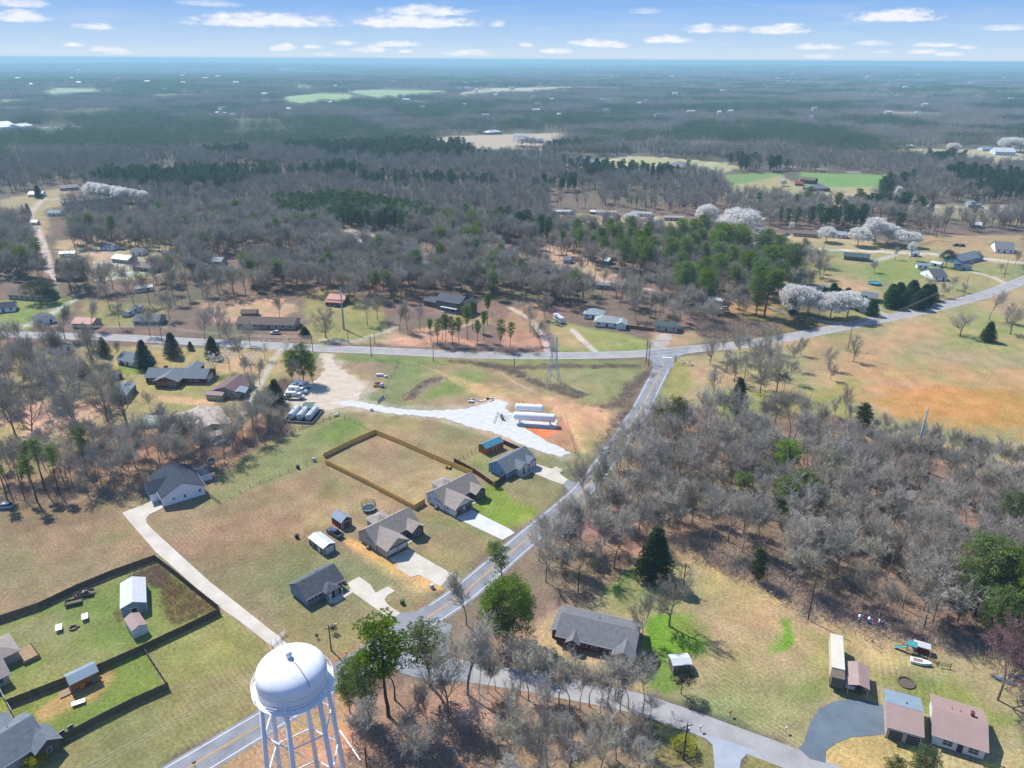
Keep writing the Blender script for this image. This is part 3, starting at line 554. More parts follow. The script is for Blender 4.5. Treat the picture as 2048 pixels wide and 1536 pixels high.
MAIN = [(-260,666),(-120,666),(0,668),(127,672),(254,676),(381,683),(520,690),(650,697),(754,701),(900,708),(1020,711),(1154,711),(1290,707),(1408,696),(1500,687),(1607,669),(1714,648),(1821,627),(1901,608),(1982,585),(2048,560),(2140,520)]
DIAG = [(1322,706),(1327,720),(1323,737),(1306,771),(1281,820),(1262,848),(1212,922),(1169,978),(1128,1016),(1060,1072),(987,1135),(921.5,1190),(863,1230),(780,1284),(675,1354.5),(552,1431),(480,1474),(377,1536),(250,1610)]
SIDE = [(845,1322),(900,1335),(945,1345),(1050,1362),(1150,1381),(1230,1396),(1300,1415),(1380,1442),(1460,1472),(1560,1509),(1640,1541),(1740,1585)]
ribbon('main_road', MAIN, 8.4, .02, ASPH2, 6); ribbon('diagonal_road', DIAG, 7.2, .03, ASPH, 6)
ribbon('side_road', SIDE, 5.6, .035, ASPH2, 6)
sheet('road', [(786,1300),(868,1240),(905,1250),(893,1290),(905,1318),(945,1330),(947,1362),(880,1364),(835,1356),(800,1345),(775,1322)], .04, ASPH)
sheet('road', [(1290,712),(1295,701),(1380,694),(1372,708),(1350,716),(1345,735),(1308,740),(1303,722)], .045, ASPH)
sheet('side_road', [(1405,1470),(1455,1482),(1520,1505),(1494,1508),(1482,1520),(1478,1545),(1478,1600),(1424,1600),(1429,1530),(1425,1490)], .04, mat('asphalt_pale', S(180,186,196), .9, S(160,168,180), .4))
sheet('paved_ground', [(1597,1497),(1606,1487),(1620,1447),(1638,1418),(1667,1403.5),(1704,1398),(1740,1402),(1774,1413),(1770,1468),(1738,1472),(1704,1474),(1672,1486),(1652,1502),(1651,1526),(1620,1518)], .045, ASPH3)
MP = smooth(GP(MAIN), 6); DP = smooth(GP(DIAG), 6)
def line(P, off, wd, z, m, i0=0, i1=None, name='road_marking'):
    Q = offset(P, off)[i0:i1]; return ribbon(name, Q, wd, z, m, 1, closed_px=False)
for o_ in (3.9, -3.9): line(MP, o_, .22, .05, WHT)
for o_ in (.14, -.14): line(MP, o_, .12, .05, mat('yellow_pale', S(226,206,160), .7))
line(DP, -2.85, .24, .06, WHT, 14, 72); line(DP, -2.85, .24, .06, WHT, 84)
line(DP, 2.85, .24, .06, WHT, 12)
for o_ in (.17, -.17): line(DP, o_, .16, .06, YEL, 9, 74); line(DP, o_, .16, .06, YEL, 84)
sheet('road_marking', [(818,1318),(861,1290),(867,1294),(824,1323)], .06, WHT); sheet('road_marking', [(1325,714),(1345,714),(1344.5,716),(1324,716)], .06, WHT)
def drive(name, px, m, z=.05, **k): return sheet(name, px, z, m, **k)
drive('path', [(244,1026),(311,999),(329,1014),(318,1020),(298,1029),(292,1038),(294,1048),(308,1062),(420,1164),(520,1243),(575,1287),(620,1325),(652,1348),(628,1362),(590,1330),(541,1291),(480,1243),(426,1206),(330,1120),(311,1104)], CONC)
drive('path', [(777,1117),(817,1098),(903,1147),(881,1173),(838,1150),(821,1154),(792,1136),(796,1130)], CONC)
drive('path', [(912,1036),(942,1017),(953,1025),(1019,1058),(1030,1066),(1005,1080)], CONC2)
drive('path', [(1060,943),(1074,928),(1104,938),(1111,933),(1126,939),(1119,947),(1136,959.5),(1125.6,969),(1102,961)], CONC)
drive('path', [(704.5,1184),(695,1166),(718,1153.5),(741,1169),(751,1186),(776,1172.5),(790,1182),(775,1191),(769,1200),(776,1210),(801,1226.5),(783,1240)], CONC)
drive('path', [(676,1198),(682,1200),(705,1185),(701,1178)], CONC, .06); drive('path', [(659,1201),(670,1197),(684,1201),(668,1208)], CONC, .055)
drive('road', [(801,1226.5),(836,1222),(844,1240),(806,1262),(783,1240)], ASPH, .05); drive('road', [(1126,969),(1136,959.5),(1150,965),(1160,980),(1143,990)], ASPH, .05)
drive('road', [(881,1173),(903,1147),(925,1160),(905,1188)], mat('apron', S(170,160,146), .9, None, .6), .055)
drive('gravel_ground', [(642,707),(664,708),(668,720),(673,730),(690,742),(711,755),(722,765),(733,774.5),(722,784),(719,790),(718,798),(722,806),(698,813),(668,818),(652,821),(624,826),(600,815),(563,808),(561,793),(580,780),(612,775),(632,760),(642,749),(650,729),(636,712)], LOT, .03, rough=1.1)
drive('gravel_road', [(660,806),(698,801),(728,805),(779,815),(830,820),(881,821),(932,818),(970,808),(986,800),(1002,800),(1016,806),(1010,818),(1030,830),(1115,840),(1111,858),(1047,854),(1085,877),(1142,907),(1123,914),(1085,905),(1034,886),(1001,870),(941,854),(886,836),(830,831),(779,827),(728,818),(700,812)], GRAV, .055, rough=.55)
# ---------------------------------------------------------------- buildings
M = {}
M['white'] = mat('siding_white', S(246,248,252), .7, S(214,220,228), .8); M['blue'] = mat('siding_blue', S(140,190,222), .7, S(124,172,206), .6)
M['greyblue'] = mat('siding_greyblue', S(136,158,178), .7, S(120,142,162), .6); M['greige'] = mat('siding_greige', S(188,184,178), .7, S(170,166,160), .6)
M['ltblue'] = mat('siding_ltblue', (.80,.83,.87), .7, (.72,.75,.80), .6); M['brick'] = mat('brick', S(140,86,70), .9, S(104,62,54), 3.0, kind='brick')
M['brown'] = mat('wall_brown', S(132,112,100), .9, S(104,90,80), .5); M['tanwall'] = mat('wall_tan', S(206,190,170), .9, None, .5); M['stone'] = mat('stone', S(128,114,104), .9, S(84,74,70), 1.6)
M['red'] = mat('wall_red', S(150,60,54), .8, S(110,44,40), .6); M['wood'] = mat('wall_wood', S(196,124,64), .8, S(150,88,44), 1.2, streak=(3, 3, .4)); M['greywood'] = mat('grey_wood', S(134,122,108), .9, S(104,94,84), 1.2, streak=(4, 4, .4))
M['green'] = mat('wall_green', S(96,118,106), .9, None, .5)
def shingle(n, c, d): M[n] = mat('shingle_' + n, c, .95, d, 1.1, bump=.15, detail=8)
shingle('rdark', S(112,114,120), S(84,88,96)); shingle('rslate', S(134,142,150), S(106,114,122)); shingle('rtaupe', S(180,168,158), S(152,142,134)); shingle('rgrey', S(136,138,142), S(108,110,114))
shingle('rbrown', S(134,120,110), S(104,92,84)); shingle('rblack', S(74,82,98), S(54,60,74)); shingle('rpalegrn', S(176,186,186), S(148,158,160)); shingle('rgreen', S(92,110,108), S(70,86,86))
M['mwhite'] = mat('metal_white', S(226,228,228), .5, S(200,204,206), 1.2, kind='rib'); M['mgrey'] = mat('metal_grey', S(160,178,190), .5, S(128,146,160), 1.2, kind='rib')
M['mred'] = mat('metal_red', S(176,78,72), .5, S(140,60,58), 1.2, kind='rib'); M['mmaroon'] = mat('metal_maroon', S(128,96,100), .6, S(100,74,78), 1.2, kind='rib'); M['mpink'] = mat('metal_pinkbrown', S(184,158,150), .6, S(164,138,132), 1.2, kind='rib')
M['mteal'] = mat('metal_teal', S(96,160,184), .45, S(80,140,166), 1.2, kind='rib'); M['mgreen'] = mat('metal_green', S(60,112,98), .6, S(48,92,82), 1.2, kind='rib'); M['mblue'] = mat('metal_blue', S(104,134,160), .5, S(84,112,138), 1.2, kind='rib')
M['rustwhite'] = mat('metal_rusty', S(206,200,190), .7, S(150,120,100), .5)
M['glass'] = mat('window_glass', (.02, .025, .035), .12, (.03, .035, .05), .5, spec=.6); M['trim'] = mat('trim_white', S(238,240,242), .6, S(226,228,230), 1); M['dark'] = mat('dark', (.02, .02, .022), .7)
M['door'] = mat('door_dark', S(70,60,56), .6); M['doorw'] = mat('door_white', S(228,230,232), .6, S(216,218,222), 1); M['chim'] = mat('chimney_brick', S(120,80,68), .9, None, 2)
M['deck'] = mat('deck_wood', S(186,158,126), .9, S(150,124,98), 1.5); M['found'] = mat('foundation', S(150,146,140), .9)
def frame(A, B):
    a, b_ = [Vector(p[1:]) if len(p) == 3 else Vector(G(*p)) for p in (A, B)]; d = b_ - a
    return a, d.length, math.atan2(d.y, d.x)
def wing_mesh(W, Rf, x0, x1, y0, y1, h, ax, pitch, oh=.45, wi=0, ri=0, z0=0.0, hip=False, rake=True):
    """walls into W, roof slabs into Rf"""
    tk = .14
    if ax == 'y':     # swap: build with x<->y then map
        fx = lambda p: (p[1], p[0], p[2]); X0, X1, Y0, Y1 = y0, y1, x0, x1
    else:
        fx = lambda p: p; X0, X1, Y0, Y1 = x0, x1, y0, y1
    ym = (Y0 + Y1) / 2; hh = (Y1 - Y0) / 2 * pitch; flip = (ax == 'y')
    def add(mb, vs, fs, mi):
        mb.add([fx(v) for v in vs], [f[::-1] for f in fs] if flip else fs, mi)
    if hip:
        W.box(x0, x1, y0, y1, z0, h, wi); hx = (Y1 - Y0) / 2 if X1 - X0 > Y1 - Y0 else (X1 - X0) / 2 - .2
        E = [(X0 - oh, Y0 - oh), (X1 + oh, Y0 - oh), (X1 + oh, Y1 + oh), (X0 - oh, Y1 + oh)]; ze = h - oh * pitch
        vs = [(x, y, ze) for x, y in E] + [(x, y, ze + tk) for x, y in E] + [(X0 + hx, ym, h + hh + tk), (X1 - hx, ym, h + hh + tk)]
        add(Rf, vs, [(3, 2, 1, 0), (0, 1, 5, 4), (1, 2, 6, 5), (2, 3, 7, 6), (3, 0, 4, 7), (4, 5, 9, 8), (6, 7, 8, 9), (5, 6, 9), (7, 4, 8)], ri)
        return h + hh
    vs = [(X0, Y0, z0), (X1, Y0, z0), (X1, Y1, z0), (X0, Y1, z0), (X0, Y0, h), (X1, Y0, h), (X1, Y1, h), (X0, Y1, h), (X0, ym, h + hh), (X1, ym, h + hh)]
    add(W, vs, [(0, 1, 5, 4), (2, 3, 7, 6), (1, 2, 6, 9, 5), (3, 0, 4, 8, 7), (3, 2, 1, 0)], wi)
    for s in (-1, 1):
        ye = Y0 - oh if s < 0 else Y1 + oh; ze = h - oh * pitch
        a = [(X0 - oh, ye, ze + .01), (X1 + oh, ye, ze + .01), (X1 + oh, ym, h + hh + .01), (X0 - oh, ym, h + hh + .01)]
        vs = a + [(x, y, z + tk) for x, y, z in a]
        fs = [(3, 2, 1, 0), (4, 5, 6, 7), (0, 1, 5, 4), (1, 2, 6, 5), (2, 3, 7, 6), (3, 0, 4, 7)]
        add(Rf, vs, fs if s < 0 else [f[::-1] for f in fs], ri)
    return h + hh
def window(parent, side, u, z, w_, h_, L, D, detail=True, y=None, shut=False, m='trim'):
    """side: f(ront) b(ack) l(eft) r(ight); u along the wall"""
    mb = MB(); g = MB(); t = .07
    def bx(mb, u0, u1, z0, z1, d0, d1):
        if side == 'f': yy = (y or 0); mb.box(u0, u1, yy - d1, yy - d0, z0, z1)
        elif side == 'b': mb.box(u0, u1, D + d0, D + d1, z0, z1)
        elif side == 'l': xx = (y or 0); mb.box(xx - d1, xx - d0, u0, u1, z0, z1)
        else: xx = L if y is None else y; mb.box(xx + d0, xx + d1, u0, u1, z0, z1)
    u0, u1, z0, z1 = u - w_ / 2, u + w_ / 2, z, z + h_
    bx(mb, u0 - t, u0, z0 - t, z1 + t, -.02, .06); bx(mb, u1, u1 + t, z0 - t, z1 + t, -.02, .06); bx(mb, u0, u1, z0 - t, z0, -.02, .06); bx(mb, u0, u1, z1, z1 + t, -.02, .06)
    if detail: bx(mb, u0, u1, (z0 + z1) / 2 - .025, (z0 + z1) / 2 + .025, .025, .05)
    if detail and w_ > 1.3: bx(mb, u - .025, u + .025, z0, z1, .03, .055)
    o = mb.build('window', M[m], parent); bx(g, u0, u1, z0, z1, 0, .02); g.build('pane', M['glass'], o)
    if shut:
        s = MB(); bx(s, u0 - t - .42, u0 - t - .05, z0, z1, 0, .05); bx(s, u1 + t + .05, u1 + t + .42, z0, z1, 0, .05); s.build('shutters', M['dark'], o)
    return o
def door(parent, side, u, w_, h_, L, D, m='door', y=None, z=0.0, name='door'):
    mb = MB()
    def bx(u0, u1, z0, z1, d0, d1, mi=0):
        if side == 'f': yy = (y or 0); mb.box(u0, u1, yy - d1, yy - d0, z0, z1, mi)
        elif side == 'b': mb.box(u0, u1, D + d0, D + d1, z0, z1, mi)
        elif side == 'l': mb.box((y or 0) - d1, (y or 0) - d0, u0, u1, z0, z1, mi)
        else: xx = L if y is None else y; mb.box(xx + d0, xx + d1, u0, u1, z0, z1, mi)
    bx(u - w_ / 2, u + w_ / 2, z, z + h_, .0, .04)
    bx(u - w_ / 2 - .1, u - w_ / 2, z, z + h_ + .1, .0, .07, 1); bx(u + w_ / 2, u + w_ / 2 + .1, z, z + h_ + .1, .0, .07, 1); bx(u - w_ / 2, u + w_ / 2, z + h_, z + h_ + .1, .0, .07, 1)
    if w_ > 2:
        for k in range(1, 4): bx(u - w_ / 2 + .05, u + w_ / 2 - .05, z + h_ * k / 4 - .02, z + h_ * k / 4 + .02, .04, .055, 1)
    return mb.build(name, [M[m], M['trim']], parent)
HB = []     # building centres, to keep trees off them
def house(name, label, cat, A, B, D, h=2.6, wall='white', roof='rgrey', ax='x', pitch=.45, wings=(), wins='auto', hip=False, group=None, chimney=None, oh=.45, L=None, rot=None, detail=True, z0=0.0, garage=(), doors=(), porch=(), stone=(), found=True, vents=2):
    o, l, a = frame(A, B); L = L or l; a = R(rot) if rot is not None else a
    root = thing(name, label, cat, (o.x, o.y, z0), a, group)
    c, s = math.cos(a), math.sin(a); HB.append((o.x + c * L / 2 - s * D / 2, o.y + s * L / 2 + c * D / 2, math.hypot(L, D) / 2 + 1.5))
    W, Rf = MB(), MB(); rd = wing_mesh(W, Rf, 0, L, 0, D, h, ax, pitch, oh, hip=hip)
    wallm = [M[wall], M['stone'], M['brick'], M['trim']]
    for wg in wings:
        wg = tuple(wg) + (0,) * (9 - len(wg)); x0, x1, y0, y1, hh, ax2, p2, wi, hp = wg
        wing_mesh(W, Rf, x0, x1, y0, y1, hh, ax2, p2 or pitch, oh, wi=wi, hip=bool(hp))
    W.build('wall', wallm, root); rf = Rf.build('roof', M[roof], root)
    if found:
        fb = MB(); fb.box(-.06, L + .06, -.06, D + .06, 0, .22)
        fb.build('foundation', M['found'], root)
    if detail:   # fascia and gutter boards along the eaves
        fa = MB(); ze = h - oh * pitch
        if ax == 'x':
            for yy in (-oh - .05, D + oh): fa.box(-oh, L + oh, yy, yy + .05, ze - .06, ze + .13)
        else:
            for xx in (-oh - .05, L + oh): fa.box(xx, xx + .05, -oh, D + oh, ze - .06, ze + .13)
        fa.build('gutter', M['trim'], root)
        vb = MB(); rnd = random.Random(int(L * 100))
        for k in range(vents):
            if ax == 'x': x, y = L * (.25 + .5 * rnd.random()), D * .66
            else: x, y = L * .66, D * (.25 + .5 * rnd.random())
            zz = h + (D if ax == 'x' else L) * .34 * pitch
            vb.tube((x, y, zz - .2), (x, y, zz + .55), .07, n=7)
        vb.build('vent_pipe', M['dark'], rf)
    if chimney:
        cx, cy, cw, top = chimney; cm = MB(); cm.box(cx - cw / 2, cx + cw / 2, cy - .4, cy + .4, h, rd + top); cm.box(cx - cw / 2 - .08, cx + cw / 2 + .08, cy - .48, cy + .48, rd + top, rd + top + .12); cm.build('chimney', M['chim'], rf)
    if wins == 'auto':
        n = max(1, int(L / 3.2)); zt = h - 1.6
        for k in range(n):
            if k == n // 2 and n > 1: door(root, 'f', L * (k + .5) / n, .95, 2.0, L, D)
            else: window(root, 'f', L * (k + .5) / n, zt, 1.0, 1.15, L, D, detail)
        for sd_ in 'lr':
            if D > 4: window(root, sd_, D * .5, zt, .9, 1.1, L, D, detail)
    else:
        for wn in wins: window(root, *wn[:5], L, D, detail, **(wn[5] if len(wn) > 5 else {}))
    for g in garage: door(root, *g[:4], L, D, **(g[4] if len(g) > 4 else {}), name='garage_door')
    for g in doors: door(root, *g[:4], L, D, **(g[4] if len(g) > 4 else {}))
    for (x0, x1, y0, y1, zt) in porch:        # posts with a slab
        pm = MB(); pm.box(x0, x1, y0, y1, 0, .12); pm.build('porch_slab', CONC, root)
        n = max(2, int(abs(x1 - x0) / 2.4) + 1); pb = MB()
        for k in range(n):
            px = x0 + .15 + (x1 - x0 - .3) * k / (n - 1); pb.box(px - .09, px + .09, y0 + .05, y0 + .23, .12, zt)
        pb.build('porch_posts', M['trim'], root)
    return root
# --- the new row houses along the diagonal road
h1 = house('house', 'grey-blue house with charcoal roof and forked concrete drive', 'house', (615.6,1214.2), (687,1174.5), 7.4, 2.7, 'greyblue', 'rdark', pitch=.62, L=10.0,
  wings=[(4.4, 7.6, -1.7, 2.0, 2.65, 'y', .5, 0, 1)], wins=[('f', 1.4, .95, .8, 1.25, {'shut': True}), ('f', 2.5, .95, .8, 1.25), ('f', 3.5, .95, .8, 1.25), ('f', 9.1, 1.0, 1.3, 1.2, {'shut': True}), ('l', 1.6, 1.1, .7, 1.1), ('l', 5.4, 1.1, .7, 1.1)],
  doors=[('f', 6.2, 1.0, 2.1, {'y': -1.7})], porch=[(4.4, 8.1, -3.0, -1.75, 2.5)])
mb = MB(); mb.box(10.7, 11.5, .8, 1.9, 0, 1.0); mb.tube((11.1, 1.35, 1.0), (11.1, 1.35, 1.06), .35, n=12); mb.build('air_conditioner', M['found'], h1)
def ranch_house(label, A, wall, garage_m, seed):
    # main ridge along x, garage gable left front, small stone gable right front, hipped rear porch
    gx, gy = G(*A); cc, ss = math.cos(R(46)), math.sin(R(46)); A = ('w', gx - .3 * cc - 4.6 * ss, gy - .3 * ss + 4.6 * cc)
    r = house('house', label, 'house', A, ('w', A[1] + 1, A[2]), 7.8, 2.75, wall, 'rtaupe', pitch=.72, L=14.2, rot=46,
      wings=[(0.3, 7.0, -4.6, 3.9, 2.75, 'y', .66, 0), (10.2, 14.0, -2.7, 3.0, 2.75, 'y', .7, 1), (5.5, 10.4, 7.0, 11.6, 2.5, 'y', .4, 0, 1)],
      wins=[('l', 6.3, 1.2, .7, .8), ('l', -1.4, 1.2, .6, .9, {'y': .3}), ('f', 12.1, .9, 1.7, 1.4, {'y': -2.7}), ('f', 9.5, .9, .8, 1.3), ('r', 5.0, 1, .9, 1.2)],
      garage=[('f', 2.1, 2.5, 2.15, {'y': -4.6, 'm': garage_m}), ('f', 5.3, 2.5, 2.15, {'y': -4.6, 'm': garage_m})], doors=[('f', 8.1, 1.1, 2.1)])
    sm = MB(); sm.box(.25, 7.05, -4.66, -4.602, 0, .9); sm.prism([(0.55, -4.66), (6.8, -4.66), (6.8, -4.602), (.55, -4.602)], 2.3, 2.75)
    sm.build('stone_facing', M['stone'], r)
    ac = MB(); ac.box(-1.1, -.3, 2.2, 3.0, 0, .9); ac.tube((-.7, 2.6, .9), (-.7, 2.6, .95), .33, n=12); ac.build('air_conditioner', M['found'], r)
    pc = MB(); pc.box(7.1, 10.1, -3.2, 0, 0, .14); pc.build('porch_slab', CONC, r)
    return r
def from_world(p):   # pixel of a ground point, for passing world corners to house()
    return p
H2 = ranch_house('tan house with taupe roof and paired garage doors, trampoline behind', (775.8, 1117.9), 'greige', 'doorw', 1)
H3 = ranch_house('white-sided house with taupe roof beside the yellow fence', (911, 1035), 'white', 'door', 2)
H4 = house('house', 'sky-blue house with slate roof and white gables', 'house', (1012.1,958.9), (1073,922), 7.5, 2.75, 'blue', 'rslate', pitch=.62, L=12.9, rot=48,
  wings=[(4.2, 8.4, -1.9, 2, 2.7, 'y', .6, 3), (9.2, 12.8, -1.4, 2, 2.7, 'y', .6, 0)], wins=[('l', 1.9, 1.0, .8, 1.2), ('l', 5.9, 1.0, .8, 1.2), ('f', 2.2, 1.1, .6, 1.1), ('f', 3.2, 1.1, .6, 1.1)],
  garage=[('f', 11.0, 2.7, 2.2, {'y': -1.4, 'm': 'doorw'})], doors=[('f', 6.0, 1.0, 2.1, {'y': -1.9})], porch=[(4.3, 8.6, -3.0, -1.95, 2.5)])
HW = house('house', 'modern white house with black roof at the head of the long drive', 'house', (328,1015), (410,990), 14.5, 3.3, 'ltblue', 'rblack', ax='y', pitch=.5, L=11.8,
  wings=[(-2.2, 5.5, 4.6, 11.8, 3.2, 'x', .55, 0), (12.0, 16.2, 8.2, 13.0, 2.6, 'x', .3, 0)], wins=[('f', 3.0, 1.7, .9, .35), ('f', 6.1, 1.3, .6, .9), ('f', 10.4, 1.6, .7, .9), ('l', 6.6, 1.0, 1.0, 1.3, {'y': -2.2}), ('l', 9.6, 1.0, 1.0, 1.3, {'y': -2.2})],
  garage=[('l', 2.4, 3.0, 2.3, {'m': 'doorw'})], doors=[('l', 12.9, 1.0, 2.1)])
# --- brick ranch on the right, and its outbuildings
HBR = house('house', 'long dark brick ranch house with grey hipped roof beside the side road', 'house', (1114,1288), (1256,1322), 9.6, 2.7, 'brick', 'rgrey', pitch=.42,
  wings=[(13.0, 17.3, -1.8, 6, 2.7, 'y', .5, 2), (2.6, 5.0, -1.2, 3, 2.6, 'y', .7, 2), (-1.6, .5, 1.5, 9.0, 2.5, 'y', .4, 2)], wins=[('f', 6.2, 1, 1.1, 1.3), ('f', 8.4, 1, 1.1, 1.3), ('f', 11.3, 1, 1.1, 1.3), ('f', 14.3, .9, 1.0, 1.4, {'y': -1.8}), ('f', 15.6, .9, 1.0, 1.4, {'y': -1.8})], doors=[('f', 3.8, 1.0, 2.1, {'y': -1.2})], L=17.0)
HRB = house('house', 'white bungalow with faded pink metal roof at the bottom right', 'house', (1862,1488), (1965,1521), 10.2, 2.7, 'white', 'mpink', pitch=.3, wins=[('f', 2.5, .9, 1.6, 1.2), ('f', 6.8, .9, 1.6, 1.2), ('l', 5, 1, 1, 1.1)], doors=[('f', 4.6, 1.0, 2.1)], chimney=(6.5, 6.5, .5, .5))
house('garage_building', 'two-tone metal garage, pale upper roof and brown lower roof', 'garage', (1770,1475), (1836,1494), 9.2, 3.2, 'tanwall', 'mpink', pitch=.25, wins=[('l', 4, 1, 1, .9)], garage=[('f', 1.6, 2.4, 2.3), ('f', 4.6, 2.4, 2.3)])
mgr = MB(); o_, l_, a_ = frame((1770,1475), (1836,1494))
def local_pt(A, B, x, y):
    o, l, a = frame(A, B); return (o.x + math.cos(a) * x - math.sin(a) * y, o.y + math.sin(a) * x + math.cos(a) * y)
rt = bpy.data.objects['garage_building']; gl = l_
yy0, yy1, zr = 4.62, 9.8, 3.2 + 4.6 * .25 + .17
mgr.add([(-.5, yy0, zr), (gl + .5, yy0, zr), (gl + .5, yy1, 3.2 - .15 + .17), (-.5, yy1, 3.2 - .15 + .17), (-.5, yy0, zr + .03), (gl + .5, yy0, zr + .03), (gl + .5, yy1, 3.25), (-.5, yy1, 3.25)], [(3, 2, 1, 0), (4, 5, 6, 7), (0, 1, 5, 4), (1, 2, 6, 5), (2, 3, 7, 6), (3, 0, 4, 7)])
mgr.build('upper_roof', M['mgrey'], rt)
def carport(name, label, A, B, D, h, roof, n=3, cat='carport', rot=None, L=None, ax='y', group=None):
    o, l, a = frame(A, B); L = L or l; a = R(rot) if rot is not None else a
    root = thing(name, label, cat, (o.x, o.y, 0), a, group); c, s = math.cos(a), math.sin(a); HB.append((o.x + c * L / 2 - s * D / 2, o.y + s * L / 2 + c * D / 2, math.hypot(L, D) / 2 + 1))
    W, Rf = MB(), MB(); wing_mesh(W, Rf, 0, L, 0, D, h, ax, .3, .2); Rf.build('roof', M[roof], root)
    for i in range(n):
        for x in (.05, L - .05):
            p = MB(); y = .1 + (D - .2) * i / (n - 1); p.box(x - .05, x + .05, y - .05, y + .05, 0, h); p.build('post', M['trim'], root)
    return root
carport('carport', 'open carport with brown metal roof next to the white trailer', (1693,1388), (1733,1398), 6.6, 2.6, 'mpink', 4)
def shed(label, A, B, D, h, wall, roof, ax='x', pitch=.5, group=None, barn=False, doorside='f', dm='doorw', rot=None, L=None, name='shed', cat='shed', dw=1.4, detail=False):
    o, l, a = frame(A, B); L = L or l; a = R(rot) if rot is not None else a
    root = thing(name, label, cat, (o.x, o.y, 0), a, group); c, s = math.cos(a), math.sin(a); HB.append((o.x + c * L / 2 - s * D / 2, o.y + s * L / 2 + c * D / 2, math.hypot(L, D) / 2 + .8))
    W, Rf = MB(), MB(); wing_mesh(W, Rf, 0, L, 0, D, h, ax, pitch, .18); W.build('wall', M[wall], root); Rf.build('roof', M[roof], root)
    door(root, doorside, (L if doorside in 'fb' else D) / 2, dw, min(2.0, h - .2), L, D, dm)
    tr = MB()
    for x in (-.04, L - .08):
        for y in (-.04, D - .08): tr.box(x, x + .12, y, y + .12, 0, h - .1)
    tr.build('corner_trim', M['trim'] if wall != 'wood' else M['wood'], root)
    return root
def dk(o, part, bx, m):
    mb = MB()
    for b_ in bx: mb.box(*b_)
    return mb.build(part, m, o)
s_ = shed('brown storage shed with white metal roof and white roll-up door', (648,1112), (666,1100.5), 7.0, 2.3, 'greywood', 'mwhite', 'y', .35, dw=2.4, rot=46, L=3.6); dk(s_, 'ramp', [(.6, 3.0, -1.8, -.1, 0, .08)], M['greywood'])
window(s_, 'l', 5.2, 1.1, .7, .7, 3.6, 7.0); door(s_, 'l', 2.2, .9, 1.9, 3.6, 7.0, 'doorw')
s_ = shed('small dark red barn shed with striped grey roof and open doors', (684,1060), (700,1052), 4.8, 2.3, 'red', 'mgrey', 'y', .7, dw=2.2, dm='dark', rot=46, L=3.4)  # near-black door panel paints the shade inside the open doors
s_ = shed('orange-brown wooden shed with teal metal roof', (972,911), (997,900), 3.8, 2.5, 'wood', 'mteal', 'x', .55, rot=42, L=7.6, dm='wood')
shed('garden shed with pale metal roof and firewood stacked along it', (246,1236), (296,1223), 10.0, 2.7, 'greyblue', 'mwhite', 'y', .4, dw=1.2, dm='dark')
shed('small white shed with rusty red roof', (268.8,1278), (297,1265), 5.2, 2.3, 'white', 'mpink', 'y', .45, doorside='l', dm='white', dw=.9)
s_ = shed('chicken-coop cabin with grey metal roof and painted mural wall', (146,1389), (201,1362), 3.6, 2.6, 'wood', 'mgrey', 'x', .45, dm='greywood', doorside='l'); dk(s_, 'deck', [(-2.2, -.1, .4, 2.4, 0, .25)], M['deck'])
mu = MB(); 
s_L = frame((146,1389), (201,1362))[1]
for k, (x0, x1, zz0, zz1) in enumerate([(.3, 1.5, .3, 1.0), (1.4, 2.6, .5, 1.5), (2.3, 3.9, .3, 1.2), (3.8, 5.0, .7, 2.0), (4.8, 5.8, .4, 1.1)]): mu.lathe([(0, 0), (.3, .0)], 10, (0, 0, 0)) if 0 else mu.add([(x0, -.02, zz0), ((x0 + x1) / 2, -.02, zz0 - .15), (x1, -.02, zz0 + .1), (x1 - .2, -.02, zz1), (x0 + .3, -.02, zz1 + .2)], [(0, 1, 2, 3, 4)], k % 3)
mu.build('mural', [mat('mural_teal', S(90,140,140), .9), mat('mural_ochre', S(206,150,80), .9), mat('mural_brown', S(120,80,60), .9)], s_)
HS4 = house('house', 'charcoal-roofed house with small entry gable at the bottom left corner', 'house', (-18,1573), (97,1499), 9.5, 2.7, 'greige', 'rslate', pitch=.55, wings=[(7.5, 11.5, -1.8, 3, 2.7, 'y', .7, 1), (2, 8, 7, 12.5, 2.6, 'y', .5, 0)], wins=[('f', 12.6, 1, 1.0, 1.2), ('f', 14.2, 1, 1.0, 1.2), ('f', 9.5, 1.0, .8, .9, {'y': -1.8})], doors=())
HS5 = house('house', 'taupe-roofed house with covered back patio at the left edge', 'house', (-62,1408), (22,1366), 9.0, 2.7, 'greige', 'rtaupe', pitch=.45, wings=[(6.5, 11.2, 6.0, 13.0, 2.6, 'y', .4, 0, 1)], wins=[('r', 3, 1, 1, 1.1), ('f', 3, 1, 1, 1.1), ('f', 6, 1, 1, 1.1)], doors=())
dk(HS5, 'patio', [(11.1, 14.4, 3.5, 9.5, 0, .12), (14.2, 14.3, 3.5, 9.5, .12, 1.0), (11.1, 14.2, 3.45, 3.55, .12, 1.0)], M['deck'])
shed('little open shelter with white ribbed roof behind the magnolia', (1345,1347), (1381,1344), 3.0, 2.2, 'brown', 'mwhite', 'x', .25, dm='dark', dw=2.2)  # the dark door panel stands in for the shaded opening of the shelter
